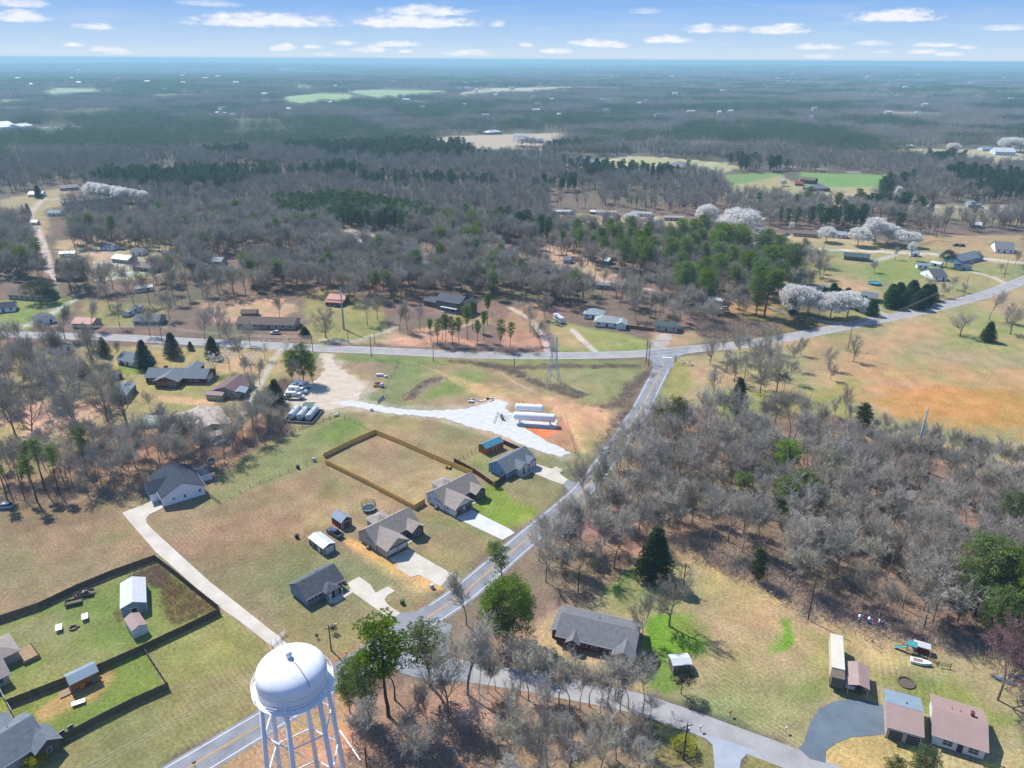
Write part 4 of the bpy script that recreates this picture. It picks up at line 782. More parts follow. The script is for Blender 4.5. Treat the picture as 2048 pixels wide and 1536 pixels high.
# --- left: brick ranch group
house('house', 'red brick ranch house with slate-blue roof and sunroom wing', 'house', (293,766), (413,768), 9.5, 2.7, 'brick', 'rslate', pitch=.42,
  wings=[(5.5, 15.0, -4.2, 5, 2.7, 'y', .4, 2), (12.0, 17.5, 6, 15.0, 2.7, 'y', .4, 2)], wins=[('f', 2.2, 1, 1.2, 1.2), ('f', 4.0, 1, 1.2, 1.2), ('f', 7.2, 1, 1.0, 1.1, {'y': -4.2}), ('f', 9.2, 1, 1.0, 1.1, {'y': -4.2}), ('f', 18.0, 1, 1.0, 1.1), ('f', 20.5, 1, 1.4, 1.2)] + [('f', 11.2 + k * 1.05, .5, .85, 1.8, {'y': -4.2}) for k in range(4)], chimney=(6.2, 5.6, 1.4, .5), doors=(), garage=[('r', 4.0, 5.0, 2.3, {'m': 'doorw'})])
house('workshop', 'low workshop with maroon metal roof and grey lean-to', 'workshop', (426,793), (478,797), 12.5, 2.5, 'tanwall', 'mmaroon', ax='y', pitch=.35, wings=[(-1.0, 5.5, -3.0, 1.0, 2.2, 'x', .25, 0)], wins=[('f', 8, 1, .8, .9)], doors=())
carport('carport', 'grey open lean-to on the end of the maroon-roofed workshop', (463,798), (492,797), 5.0, 2.3, 'mgrey', 3)
shed('barn shed with weathered grey metal roof and open bays', (222,806), (251,808), 11.0, 2.8, 'greywood', 'mgrey', 'y', .4, dm='dark', dw=3.0, rot=8)  # shade of the open bays painted as one dark door panel
house('workshop', 'big pale metal workshop with white roofs behind the bare trees', 'workshop', (390,884), (464,866), 17.0, 3.4, 'tanwall', 'rustwhite', ax='y', pitch=.3, wings=[(-4.5, 2.5, 9.0, 20.0, 3.0, 'x', .3, 0), (.5, 11, -4.5, 1, 2.6, 'x', .2, 0)], wins=[('f', 4, 1, 1, .9)], doors=[('f', 9, 2.6, 2.4)])
house('house', 'small white cottage with blue-grey roof beside a spruce', 'house', (236,728), (276,736), 8.5, 2.5, 'ltblue', 'rslate')
house('cottage', 'dark-roofed white cottage among bare trees by the main road', 'cottage', (112,710), (146,700), 7.5, 2.5, 'ltblue', 'rblack', ax='y')
shed('grey-roofed shed left of the barn shed', (224,762), (246,757), 4.0, 2.2, 'greywood', 'rbrown', detail=False)
shed('pale blue-roofed outbuilding in the left woods', (140,742), (160,736), 5.0, 2.3, 'white', 'mgrey')
# --- north of the main road, left
HL = [
 ('house', 'white cottage with black roof on the lawn at the left edge', (-16,628), (31,623), 8, 'ltblue', 'rblack', 'x'),
 ('house', 'long low house with weathered brown roof under the cedars', (18,598), (95,603), 9, 'tanwall', 'rbrown', 'x'),
 ('cottage', 'blue-grey cottage with dark roof close to the main road', (75,652), (112,645), 7.5, 'ltblue', 'rdark', 'y'),
 ('house', 'single-storey house with slate-grey hip roof behind the main road', (268,652), (318,652), 9, 'greige', 'rslate', 'x'),
 ('mobile_home', 'white mobile home with rusty roof end', (256,634), (288,620), 3.6, 'white', 'rustwhite', 'x'),
 ('house', 'brown-walled house with dusty pink roof in the clearing', (266,540), (313,546), 9, 'brown', 'rtaupe', 'x'),
 ('garage_building', 'grey garage with bright white metal roof', (224,524), (256,528), 8, 'greige', 'mwhite', 'x'),
 ('cottage', 'cottage with faded red roof beside the main road', (146,656), (185,658), 7.5, 'tanwall', 'mred', 'x'),
 ('house', 'white-roofed bungalow far left', (57,394), (84,394), 8, 'white', 'mwhite', 'x'),
 ('house', 'long white-roofed mobile home in the far left clearing', (128,411), (178,405), 4.5, 'greige', 'mwhite', 'x'),
 ('house', 'pale-roofed house behind a dark pine far left', (122,382), (158,379), 9, 'greige', 'rtaupe', 'x'),
 ('house', 'brown flat-roofed house half hidden by trees', (113,563), (160,563), 8, 'brown', 'rbrown', 'x'),
 ('house', 'wide tan ranch house facing the main road', (474,657), (588,660), 9.5, 'tanwall', 'rbrown', 'x'),
 ('house', 'small red-roofed house in the pines', (984,502), (1018,505), 8, 'brown', 'mred', 'x'),
 ('shed', 'dark shed in the grass right of the pink-roofed house', (321,533), (334,534), 3.5, 'brown', 'rblack', 'x'),
 ('shed', 'weathered shed behind the wide tan ranch', (483,634), (512,634), 5, 'brown', 'rbrown', 'x'),
 ('house', 'white house glimpsed through tall pines on the left', (200,500), (225,502), 7, 'ltblue', 'rslate', 'x'),
 ('mobile_home', 'white trailer with flat roof deep in the left woods', (150,452), (182,453), 4, 'white', 'mwhite', 'x'),
 ('mobile_home', 'pale trailer at the foot of the left woods', (272,586), (306,582), 4, 'white', 'mwhite', 'x'),
 ('house', 'low white-roofed house behind the white blossom row', (212,402), (246,402), 6, 'white', 'mwhite', 'x'),
]
HL += [
 ('house', 'pale bungalow at the top of the forked clearing', (262,512), (286,512), 8, 'ltblue', 'rgrey', 'x'), ('mobile_home', 'white mobile home beside the forked clearing lane', (120,515), (150,514), 4.5, 'white', 'mwhite', 'x'),
 ('house', 'low house with pale roof in a gap of the mid woods', (415,530), (443,531), 8, 'greige', 'rpalegrn', 'x'), ('mobile_home', 'white trailer in a second gap of the mid woods', (575,530), (602,531), 4.5, 'white', 'mwhite', 'x'),
 ('house', 'grey roofed house above the two-storey house', (832,536), (858,537), 8, 'ltblue', 'rgrey', 'x'), ('mobile_home', 'white mobile home by the bare road cutting', (716,490), (742,494), 5, 'white', 'mwhite', 'x'),
 ('house', 'light-roofed house beside the far left lane', (96,432), (120,432), 8, 'ltblue', 'rpalegrn', 'x'), ('shed', 'white shed across the far left lane', (62,450), (74,450), 5, 'white', 'mwhite', 'x'),
]
for n_, lb, A_, B_, D_, wl_, rf_, ax_ in HL: house(n_, lb, n_.replace('_', ' ').replace('garage building', 'garage'), A_, B_, D_, 2.5 if n_ != 'shed' else 2.1, wl_, rf_, ax=ax_, detail=False)
rb = house('barn', 'open-fronted barn with tiered red metal roof', 'barn', (656,608), (689,610), 7.5, 2.9, 'brown', 'mred', wings=[(0, frame((656,608), (689,610))[1], -3.2, 0.2, 2.1, 'x', .25, 0)], detail=False)
two = house('house', 'two-storey dark grey house with full-width front gable wing', 'house', (873,618), (921,627), 9, 5.4, 'greywood', 'rdark', pitch=.55,
  wings=[(-9.5, 0.2, 2.0, 9.5, 2.8, 'x', .4, 0), (15.2, 21, -2.5, 6.5, 5.2, 'y', .8, 0)], wins=[('f', 2.0 + 2.6 * k, 3.6, 1.0, 1.3, {'shut': True}) for k in range(6)] + [('f', 17, 3.4, .9, 1.4, {'y': -2.5}), ('f', 2.0, .9, 1.0, 1.3)], detail=True, doors=())
dk(two, 'porch', [(4, 14, -2.6, 0, 2.5, 2.62), (4, 14, -2.6, 0, 0, .15)] + [(x, x + .15, -2.55, -2.4, .15, 2.5) for x in (4.1, 7, 10, 13.7)], M['mwhite'])
house('house', 'white ranch house with pale green-grey hip roof beside a wooden fence', 'house', (1188,653), (1239,657), 8.5, 2.7, 'white', 'rpalegrn', hip=True, wings=[(11, 15.5, -1.5, 5, 2.7, 'y', .45, 0, 0)], detail=False)
house('garage_building', 'white garage with pale roof behind the white ranch house', 'garage', (1167,637), (1205,640), 8, 2.6, 'white', 'rpalegrn', hip=True, detail=False)
house('workshop', 'grey block workshop with dark green roof and blue base', 'workshop', (1309,662), (1354,666), 7, 2.9, 'greige', 'rgreen', pitch=.35, detail=False)
HR = [
 ('mobile_home', 'white-roofed single-wide left of the red shed', (1106,429), (1145,429), 6, 'white', 'mwhite'), ('shed', 'small red shed beside the lilac-roofed home', (1180,428), (1191,429), 5, 'red', 'mwhite'),
 ('mobile_home', 'white mobile home with lilac-grey roof', (1192,430), (1232,431), 8, 'ltblue', 'rtaupe'), ('mobile_home', 'white mobile home with mint-green roof', (1263,432), (1302,434), 8, 'ltblue', 'rpalegrn'),
 ('mobile_home', 'pale mobile home behind bare yard trees', (1328,441), (1367,442), 7, 'greige', 'rtaupe'), ('mobile_home', 'white mobile home left of the giant white blossom tree', (1416,451), (1451,454), 8, 'white', 'rgrey'),
 ('mobile_home', 'white mobile home right of the giant white blossom tree', (1508,464), (1541,468), 7, 'ltblue', 'rgrey'), ('mobile_home', 'beige mobile home with brown roof between blossom trees', (1586,472), (1634,476), 7, 'tanwall', 'rbrown'),
 ('house', 'little white house tucked behind blossom trees', (1672,476), (1692,477), 8, 'ltblue', 'rpalegrn'), ('house', 'light blue bungalow on its own lawn', (1575,510), (1619,514), 8, 'ltblue', 'mblue'),
 ('house', 'grey-green bungalow by the lane', (1687,519), (1737,524), 8, 'green', 'rgreen'), ('shed', 'small white shed by the lane', (1821,513), (1837,514), 4.5, 'white', 'mgrey'),
 ('shed', 'white cylinder-roofed trailer shed on the green lawn', (1860,531), (1879,535), 4, 'white', 'mwhite'), ('greenhouse', 'small blue-glazed greenhouse on the lawn', (1834,538), (1856,539), 4, 'ltblue', 'mgrey'),
 ('house', 'blue house with slate roof beside the round dark tree', (1922,530), (1966,520), 12, 'blue', 'rslate'), ('shed', 'dark blue shed in front of the blue house', (1917,541), (1941,541), 6, 'blue', 'rdark'),
 ('house', 'grey-roofed white house with carport near the road', (1866,562), (1893,562), 15, 'ltblue', 'rdark'), ('house', 'pale blue L-shaped house at the right edge', (1990,505), (2027,508), 17, 'ltblue', 'rgrey'),
 ('shed', 'little grey-roofed hut behind the hedge', (1620,580), (1645,583), 5, 'white', 'rgrey'), ('shed', 'little brick-red hut behind the hedge', (1648,581), (1662,582), 4, 'red', 'rtaupe'),
 ('house', 'slate-roofed cottage hidden behind the evergreen hedge', (1722,602), (1752,606), 9, 'greige', 'rslate'),
 ('farmhouse', 'brick farmhouse with grey hip roof beside the green field', (1616,383), (1660,383), 14, 'brick', 'rgrey'), ('barn', 'long brown barn on the green field', (1600,366), (1627,369), 10, 'brown', 'rbrown'), ('shed', 'bright red farm shed beside the brown barn', (1590,371), (1604,372), 9, 'red', 'mred'),
 ('farmhouse', 'large grey country house with gables on the pale field', (1330,335), (1366,340), 22, 'brown', 'rgrey'), ('barn', 'long grey metal barn at the edge of the pale field', (1161,332), (1190,332), 18, 'greige', 'mgrey'), ('shed', 'open grey machine shed left of the long grey barn', (1127,336), (1146,336), 9, 'brown', 'mgrey'),
 ('farmhouse', 'white-roofed farmhouse between pale far fields', (977,269), (1004,267), 16, 'greige', 'mwhite'), ('house', 'small white-roofed house at the far right clearing', (1811,296), (1826,296), 10, 'white', 'mwhite'),
 ('house', 'white house left of the long white hall far right', (1965,302), (1986,302), 14, 'white', 'mgrey'), ('hall', 'long white-roofed hall far right', (1990,310), (2030,311), 22, 'white', 'mwhite'), ('house', 'grey-white house by the far right lane', (1945,323), (1976,324), 12, 'greige', 'mgrey'),
 ('warehouse', 'huge white-roofed warehouse at the far left', (-20,266), (38,262), 60, 'white', 'mwhite'), ('warehouse', 'second white warehouse roof right of the huge one', (45,263), (70,260), 30, 'white', 'mwhite'),
 ('house', 'metal-roofed house among pines at the right edge', (1936,415), (1960,416), 12, 'greige', 'mgrey'), ('house', 'white house with flat white roof at upper right', (2010,427), (2040,427), 9, 'white', 'mwhite'), ('house', 'low white roofed house behind bare trees at right', (1940,455), (1962,457), 8, 'greige', 'mwhite'),
 ('house', 'dark-roofed house behind tall mid pines', (1385,565), (1420,570), 9, 'brown', 'rblack'), ('cottage', 'tiny pale blue cottage under mid pines', (1127,527), (1140,528), 7, 'blue', 'rslate'), ('cottage', 'second pale blue cottage under mid pines', (1203,528), (1216,530), 7, 'blue', 'mwhite'),
 ('mobile_home', 'grey-green trailer above the white ranch house', (1184,577), (1222,580), 5, 'greige', 'rslate'), ('mobile_home', 'white trailer end in the mid woods', (1083,560), (1128,568), 4, 'white', 'mwhite'),
 ('mobile_home', 'white trailers half hidden under dark pines', (1416,605), (1442,612), 5, 'white', 'mwhite'),
]
for n_, lb, A_, B_, D_, wl_, rf_ in HR:
    hip_ = n_ == 'farmhouse'
    house(n_, lb, n_.replace('_', ' '), A_, B_, D_, {'shed': 2.1, 'warehouse': 8, 'hall': 4.5, 'barn': 4, 'farmhouse': 3}.get(n_, 2.5), wl_, rf_, pitch=.25 if n_ in ('warehouse', 'mobile_home') else .42, hip=hip_, detail=False, wins='auto' if n_ not in ('warehouse', 'shed', 'barn') else (), doors=[('f', 3, 1.4, 1.9)] if n_ in ('shed', 'barn') else ())
for i, (x, y, r_) in enumerate([(430,228,30),(446,229,26),(462,231,24),(640,242,20),(1200,201,40),(1215,203,36),(1240,205,30),(1525,230,26),(1545,232,22),(1555,237,24),(1620,238,26),(1660,188,40),(1388,188,36),(1404,186,30),(1640,190,30),(1830,230,26),(1870,232,22),(340,143,90),(360,142,80),(380,141,80),(130,143,70),(1490,150,90),(1520,150,80),(1470,140,110),(1880,136,130),(1920,138,120),(1760,137,110),(940,160,60),(1010,158,60),(1045,158,60),(960,155,60),(570,154,60),(1340,153,60),(1330,141,90),(300,163,50),(220,162,50)]):
    house('distant_house', 'white-roofed building far off in the wooded plain', 'house', (x, y + 1), (x + r_ * .25, y + 1), r_ * .3, 3.5, 'white', 'mwhite', detail=False, wins=(), group='pale roofs scattered over the far plain', z0=float(terrain_z(np.array(G(x, y + 1)[0]), np.array(G(x, y + 1)[1]))) + 2, found=False)

rnd = random.Random(11)
for i in range(90):
    x, y = rnd.uniform(0, 2048), 131 + 110 * rnd.random() ** 1.5; s_ = (y - 112) ** .5 * 1.1; g_ = G(x, y); zz = float(terrain_z(np.array(g_[0]), np.array(g_[1])))
    house('distant_house', 'white-roofed building far off in the wooded plain', 'house', (x, y), (x + s_ * rnd.uniform(.5, 1.3), y), math.dist(G(x, y), G(x + s_, y)) * .7, 6 + g_[1] / 700, 'white', rnd.choice(['mwhite', 'mwhite', 'rgrey', 'rtaupe']), detail=False, wins=(), group='pale roofs scattered over the far plain', z0=zz + 4, found=False)
# ---------------------------------------------------------------- water tower
STEEL = mat('tower_white_paint', (.85,.86,.88), .4, (.70,.72,.74), .5, streak=(1, 1, .22), detail=9); STEEL2 = mat('tower_rust_marks', S(206,206,206), .7, S(150,130,116), 1.2)
TX, TY = G(583, 1346, 34.0)
wt = thing('water_tower', 'white water tower with domed tank, walkway ring and tubular legs', 'water tower', (TX, TY, 0))
zc = 31.9
prof = [(0.01, 7.2)] + [(5.3 * math.sin(a_), 2.5 + 2.75 * math.cos(a_) ) for a_ in [math.pi / 2 * k / 14 for k in range(1, 15)]] + [(5.3, 2.3), (5.3, .4)] + [(5.28 * math.cos(a_), .4 - 3.0 * math.sin(a_)) for a_ in [math.pi / 2 * k / 8 for k in range(1, 9)]]
prof[0] = (0.01, 5.25)
m_ = MB().lathe(prof[::-1], 72); tk_ = m_.build('tank', STEEL, wt, True); tk_.location.z = zc
vn = MB().lathe([(.42, 0), (.42, .5), (.5, .5), (.5, .7), (.3, 1.05), (.01, 1.15)][::-1], 20); o = vn.build('finial_vent', STEEL, wt, True); o.location.z = zc + 5.2
lt = MB(); lt.tube((-.9, .4, zc + 5.1), (-.9, .4, zc + 9.0), .05, .02, 5); lt.tube((-1.3, .3, zc + 5.1), (-1.3, .3, zc + 6.2), .05, .05, 5); lt.build('lightning_rod', STEEL2, wt)
hr = MB(); pts_ = [(math.sin(a_) * 5.3 * .72, -math.sin(a_) * 5.3 * .69, 2.56 + 2.77 * math.cos(a_)) for a_ in [math.pi / 2 * k / 10 for k in range(0, 10)]]
for p, q in zip(pts_[:-1], pts_[1:]): hr.tube((p[0], p[1], p[2] + zc), (q[0], q[1], q[2] + zc), .05, n=5)
hr.build('safety_cable', mat('cable_grey', S(120,124,130), .6), wt)
wk = MB(); n_ = 64
wk.lathe([(5.3, 0), (6.15, 0), (6.15, .14), (5.3, .14)], n_); wk.build('walkway', STEEL, wt).location.z = zc - .25
sw = MB()
for zz, rr in ((.5, 5.305), (1.6, 5.305)): sw.lathe([(rr, zz), (rr + .02, zz + .02), (rr, zz + .05)], 72)
sw.build('weld_band', STEEL2, wt).location.z = zc
ld = MB(); a0 = R(20)
for s_ in (-.22, .22): ld.tube((5.75 * math.cos(a0) - s_ * math.sin(a0), 5.75 * math.sin(a0) + s_ * math.cos(a0), .5), (5.75 * math.cos(a0) - s_ * math.sin(a0), 5.75 * math.sin(a0) + s_ * math.cos(a0), zc), .04, n=4)
for k in range(60): ld.tube((5.75 * math.cos(a0) + .22 * math.sin(a0), 5.75 * math.sin(a0) - .22 * math.cos(a0), .6 + k * .5), (5.75 * math.cos(a0) - .22 * math.sin(a0), 5.75 * math.sin(a0) + .22 * math.cos(a0), .6 + k * .5), .025, n=3)
ld.build('ladder', STEEL, wt)
rl = MB()
for zz in (.55, 1.05):
    for i in range(n_):
        a0, a1 = 2 * math.pi * i / n_, 2 * math.pi * (i + 1) / n_; rl.tube((6.1 * math.cos(a0), 6.1 * math.sin(a0), zz), (6.1 * math.cos(a1), 6.1 * math.sin(a1), zz), .035, n=4, cap=False)
for i in range(32): a0 = 2 * math.pi * i / 32; rl.tube((6.1 * math.cos(a0), 6.1 * math.sin(a0), -.1), (6.1 * math.cos(a0), 6.1 * math.sin(a0), 1.05), .03, n=4)
rl.build('railing', STEEL, wt).location.z = zc
def leg_xy(k, z):
    r = 5.0 + (zc - z) * .052; a_ = R(-87 + 60 * k); return (r * math.cos(a_), r * math.sin(a_), z)
for k in range(6):
    l_ = MB(); l_.tube(leg_xy(k, 0), leg_xy(k, zc + 1.0), .38, .38, 20); l_.tube(leg_xy(k, 0), (leg_xy(k, .5)), .9, .7, 12)
    l_.build('leg', STEEL, wt, True)
for z in (8, 16, 24):
    st_ = MB()
    for k in range(6): st_.tube(leg_xy(k, z), leg_xy(k + 1, z), .13, n=7)
    st_.build('strut_ring', STEEL, wt)
for z0_, z1_ in ((0.5, 8), (8, 16), (16, 24), (24, 30.8)):
    st_ = MB()
    for k in range(6): st_.tube(leg_xy(k, z0_), leg_xy(k + 1, z1_), .035, n=4); st_.tube(leg_xy(k + 1, z0_), leg_xy(k, z1_), .035, n=4)
    st_.build('cross_rods', STEEL, wt)
# ---------------------------------------------------------------- propane depot
TW = mat('tank_white', (.85,.86,.87), .4, (.74,.76,.79), .5); TS = mat('tank_silver', S(214,222,228), .4, S(190,200,208), .6, metal=.0)
def capsule(mb, x0, x1, r, z, n=28, y=0, mi=0):
    pr = [(.01, x0)] + [(r * math.sin(a_), x0 + r * .55 * (1 - math.cos(a_))) for a_ in [math.pi / 2 * k / 7 for k in range(1, 8)]] + [(r * math.sin(a_), x1 - r * .55 * (1 - math.cos(a_))) for a_ in [math.pi / 2 * k / 7 for k in range(7, 0, -1)]] + [(.01, x1)]
    mb.lathe(pr, n, (0, y, z), mi, 'x'); return mb
def big_tank(label, A, L, r, z, rz, sx):
    o = G(*A); t_ = thing('propane_tank', label, 'tank', (o[0], o[1], 0), rz, 'long white propane tanks')
    capsule(MB(), 0, L, r, z).build('tank_body', TW, t_, True)
    for x in sx:
        s = MB(); s.box(x - .25, x + .25, -r * .75, -r * .45, 0, z - r * .7); s.box(x - .25, x + .25, r * .45, r * .75, 0, z - r * .7); s.box(x - .3, x + .3, -r * .8, r * .8, z - r * .98, z - r * .7); s.build('saddle', TW, t_)
    v = MB(); 
    for x in (1.6, 3.0, L - 3): v.tube((x, 0, z + r - .1), (x, 0, z + r + .35), .12, n=8)
    v.build('valve', M['dark'], t_)
    p_ = MB(); p_.tube((1.2, 0, z - r), (1.2, 0, .8), .09, n=8); p_.tube((1.2, 0, .8), (-2.4, -1.2, .8), .09, n=8); p_.tube((-2.4, -1.2, .8), (-2.4, -1.2, 1.7), .09, n=8); p_.build('pipework', TW, t_)
    return t_
rz_ = R(-8)
big_tank('nearer and longer white propane tank on saddles over blue-grey gravel', (1026,846), 15.4, 1.5, 3.0, rz_, (2.4, 13.4))
big_tank('farther and shorter white propane tank behind the longer one', (1030,828), 10.6, 1.35, 3.0, rz_, (2.2, 9.0))
pump = thing('pump_station', 'cluster of pipes, valves and rails at the left end of the white tanks', 'pump station', (*G(1008,838), 0), rz_)
pm = MB(); rnd = random.Random(3)
for i in range(9): 
    x, y = rnd.uniform(-2.4, 1.6), rnd.uniform(-3, 3.5); pm.tube((x, y, 0), (x, y, rnd.uniform(1, 2.4)), .07, n=6)
for i in range(8):
    x, y, z = rnd.uniform(-2.4, 1), rnd.uniform(-3, 3), rnd.uniform(.5, 2.0); pm.tube((x, y, z), (x + rnd.uniform(-.3, 2), y + rnd.uniform(-1.5, 1.5), z), .06, n=6)
pm.build('pipes', TW, pump); pb_ = MB(); pb_.bbox(-.9, .1, -1.2, -.2, 0, 1.3); pb_.bbox(-1.5, -.8, 1.2, 2.1, 0, 1.0); pb_.build('pump_housing', M['greywood'], pump)
pl = MB(); pl.box(-3.2, -3.05, -4, 4, .7, .82); [pl.tube((-3.12, y, 0), (-3.12, y, 1.0), .1, n=8) for y in (-3.9, -1.3, 1.3, 3.9)]; pl.build('guard_rail', mat('safety_grey', S(190,196,200), .6), pump)
jk = thing('scrap_pile', 'heap of scrap metal and parts beside the gravel lane', 'scrap pile', (*G(962,802), 0), 0)
jm = MB(); rnd = random.Random(9)
for i in range(26):
    x, y = rnd.uniform(-5.5, 4.5), rnd.uniform(-1.6, 1.6) + 0; c_, s2 = rnd.uniform(.3, 1.1), rnd.uniform(.2, .7); jm.bbox(x, x + c_, y + x * .25, y + x * .25 + s2, 0, rnd.uniform(.3, 1.0), .04, rnd.choice([0, 0, 1, 2]))
jm.build('scrap_parts', [TW, M['dark'], M['greywood']], jk)
# three storage tanks in a walled enclosure
o_, l_, a_ = frame((568,845), (598,847)); enc = thing('tank_enclosure', 'dark walled enclosure around the three silver tanks', 'enclosure', (o_.x, o_.y, 0), a_)
EW, ED = 10.8, 11.0; sk = R(-6)
e_ = MB(); e_.box(-.2, EW, -.2, 0, 0, .9); e_.box(-.2, 0, 0, ED, 0, .9); e_.box(EW - .2, EW, 0, ED, 0, .9); e_.box(0, EW - .2, ED - .2, ED, 0, .9); e_.build('containment_wall', mat('enclosure_grey', S(150,156,162), .9, None, .6), enc)
e_ = MB(); e_.box(0, EW - .2, 0, ED - .2, .01, .1); e_.build('containment_floor', mat('enclosure_floor', S(74,84,94), .9, None, .6), enc)
for k in range(3):
    o2 = local_pt((568,845), (598,847), 1.9 + k * 3.35, 1.0); t_ = thing('storage_tank', ['leftmost', 'middle', 'rightmost'][k] + ' of the three silver storage tanks in the enclosure', 'tank', (o2[0], o2[1], .1), a_ + R(90), 'silver storage tanks')
    capsule(MB(), 0, 8.6, 1.25, 1.75).build('tank_body', TS, t_, True)
    s = MB(); [s.box(x - .15, x + .15, -1.0, 1.0, 0, .9) for x in (1.6, 7.0)]; s.build('saddle', M['dark'], t_); MB().tube((4.3, 0, 2.9), (4.3, 0, 3.3), .2, n=10).build('hatch', TS, t_)
cp = thing('canopy', 'small green metal canopy over an orange pump by the tank enclosure', 'canopy', (*G(607,829), 0), 0)
W_, Rf_ = MB(), MB(); wing_mesh(W_, Rf_, 0, 3.4, 0, 4.6, 2.7, 'x', .35, .3); Rf_.build('roof', M['mgreen'], cp)
for x in (.1, 3.3):
    for y in (.1, 4.5): MB().box(x - .07, x + .07, y - .07, y + .07, 0, 2.7).build('post', M['trim'], cp)
ob = MB(); ob.bbox(.6, 1.7, .8, 2.0, 0, 1.5, .05); ob.tube((2.3, 1.4, 0), (2.3, 1.4, 1.3), .3, n=12); ob.build('pump', mat('pump_orange', S(206,112,70), .6), cp)
# ---------------------------------------------------------------- vehicles
TYRE = mat('tyre', (.018, .018, .02), .8); RIM = mat('rim', S(170,174,180), .4)
def wheels(root, xs, w_, r=.38, n='wheel'):
    for x in xs:
        for y in (-w_ / 2 + .13, w_ / 2 - .13):
            k = MB().lathe([(.01, -.12), (r, -.12), (r, .12), (.01, .12)], 18, (x, y, r), 0, 'y'); o = k.build(n, TYRE, root)
            MB().lathe([(.01, -.14), (r * .55, -.135), (r * .55, .135), (.01, .14)], 12, (x, y, r), 0, 'y').build('rim', RIM, o)
def shell(stations, name, m, root, smooth=False):
    """body lofted from stations (x, half width bottom, half width top, z bottom, z top)"""
    mb = MB(); n = len(stations)
    for (x, hb, ht, zb, zt) in stations: mb.v += [(x, -hb * .96, zb), (x, -hb, zb + (zt - zb) * .35), (x, -hb * .99, zb + (zt - zb) * .75), (x, -ht, zt), (x, ht, zt), (x, hb * .99, zb + (zt - zb) * .75), (x, hb, zb + (zt - zb) * .35), (x, hb * .96, zb)]
    for i in range(n - 1):
        for j in range(8): a_, b_ = i * 8 + j, i * 8 + (j + 1) % 8; mb.f.append((a_, b_, b_ + 8, a_ + 8))
    mb.f += [tuple(range(7, -1, -1)), tuple(range((n - 1) * 8, n * 8))]; mb.f = [f[::-1] for f in mb.f]; mb.m = [0] * len(mb.f)
    return mb.build(name, m, root, smooth)
def car(label, P, rz, c, cat='car', name='parked_car', kind='suv', group=None, loc=None):
    m = mat('paint_%d_%d_%d' % c, S(*c), .3, S(*[int(x * .95) for x in c]), .5, spec=.6); p = loc or G(*P); r = thing(name, label, cat, (p[0], p[1], 0.05), rz, group)
    if kind == 'pickup':
        shell([(0, .85, .8, .5, .95), (.15, .95, .9, .42, 1.05), (1.6, .98, .93, .4, 1.12), (1.9, .98, .93, .4, 1.12)], 'hood', m, r)
        shell([(1.9, .98, .9, .4, 1.12), (3.9, .98, .9, .4, 1.12)], 'cabin_body', m, r); shell([(1.75, .9, .85, 1.1, 1.14), (2.45, .88, .72, 1.1, 1.78), (3.6, .88, .72, 1.1, 1.8), (3.88, .88, .84, 1.1, 1.14)], 'cab_windows', M['glass'], r)
        MB().bbox(2.4, 3.65, -.72, .72, 1.77, 1.85, .06).build('cab_roof', m, r)
        b = MB(); b.box(3.9, 5.7, -.98, -.88, .45, 1.2); b.box(3.9, 5.7, .88, .98, .45, 1.2); b.box(5.6, 5.72, -.88, .88, .45, 1.2); b.box(3.9, 5.6, -.88, .88, .45, .65); b.build('truck_bed', m, r)
        MB().bbox(-.1, .1, -.9, .9, .42, .62, .04).build('bumper', RIM, r); wheels(r, (1.0, 4.7), 1.96, .4)
    else:
        H_ = 1.68 if kind == 'suv' else 1.42
        shell([(0, .7, .65, .45, .75), (.12, .88, .8, .3, .82), (1.3, .93, .86, .28, .98), (4.2, .93, .86, .28, 1.02), (4.62, .86, .8, .36, .98), (4.7, .7, .66, .45, .85)], 'body', m, r)
        e = 4.5 if kind == 'suv' else 4.1; shell([(1.15, .84, .8, .95, 1.0), (1.95, .83, .64, .95, H_ - .04), (e - .6, .83, .64, .95, H_ - .04), (e, .82, .78, .95, 1.0)], 'windows', M['glass'], r)
        MB().bbox(1.9, e - .5, -.66, .66, H_ - .06, H_ + .02, .08).build('car_roof', m, r); wheels(r, (.95, 3.75), 1.86, .34)
    hl = MB(); hl.bbox(-.03, .1, -.8, -.5, .68, .84, .02); o = hl.build('headlight', TW, r); hl = MB(); hl.bbox(-.03, .1, .5, .8, .68, .84, .02); hl.build('headlight', TW, r)
    return r
car('dark blue pickup truck with open bed beside the dark red barn shed', (657,1062), R(-40), (62,84,112), 'pickup truck', 'pickup_truck', 'pickup')
car('dark navy car parked at the right end of the brick ranch house', (1290,1343), R(55), (40,52,66))
car('pale blue car at the left edge beneath the pines', (-8,1018), R(10), (150,190,220))
car('white car passing along the diagonal road', (1203,912), R(55), (190,205,222))
car('black car on the brown house drive edge of the main road', (240,729), R(0), (60,60,64)); car('silver car in the propane yard of the left group', (415,788), R(10), (180,190,200))
car('blue car behind the pale workshop', (430,892), R(20), (110,140,180)); car('white car by the red-roofed house in the pines', (1000,512), R(0), (220,225,230))
car('white car on the lane under the blossom trees', (1756,483), R(160), (232,234,238)); car('dark car left of the pale blue L-shaped house', (1905,492), R(0), (50,60,80), group='pair of dark cars'); car('second dark car left of the pale blue L-shaped house', (1916,493), R(0), (50,60,84), group='pair of dark cars')
car('silver car beside the brick farmhouse', (1637,384), R(0), (200,205,210)); car('white car by the dark pines', (1440,620), R(10), (225,230,236)); car('grey car at the mobile home carport', (1566,471), R(0), (120,120,124))
car('white car behind the far white garage', (238,552), R(0), (225,228,230)); car('red vehicle in front of the tiered red barn', (668,614), R(0), (60,70,90)); car('pale car beside the wide tan ranch', (541,668), R(0), (220,222,226))
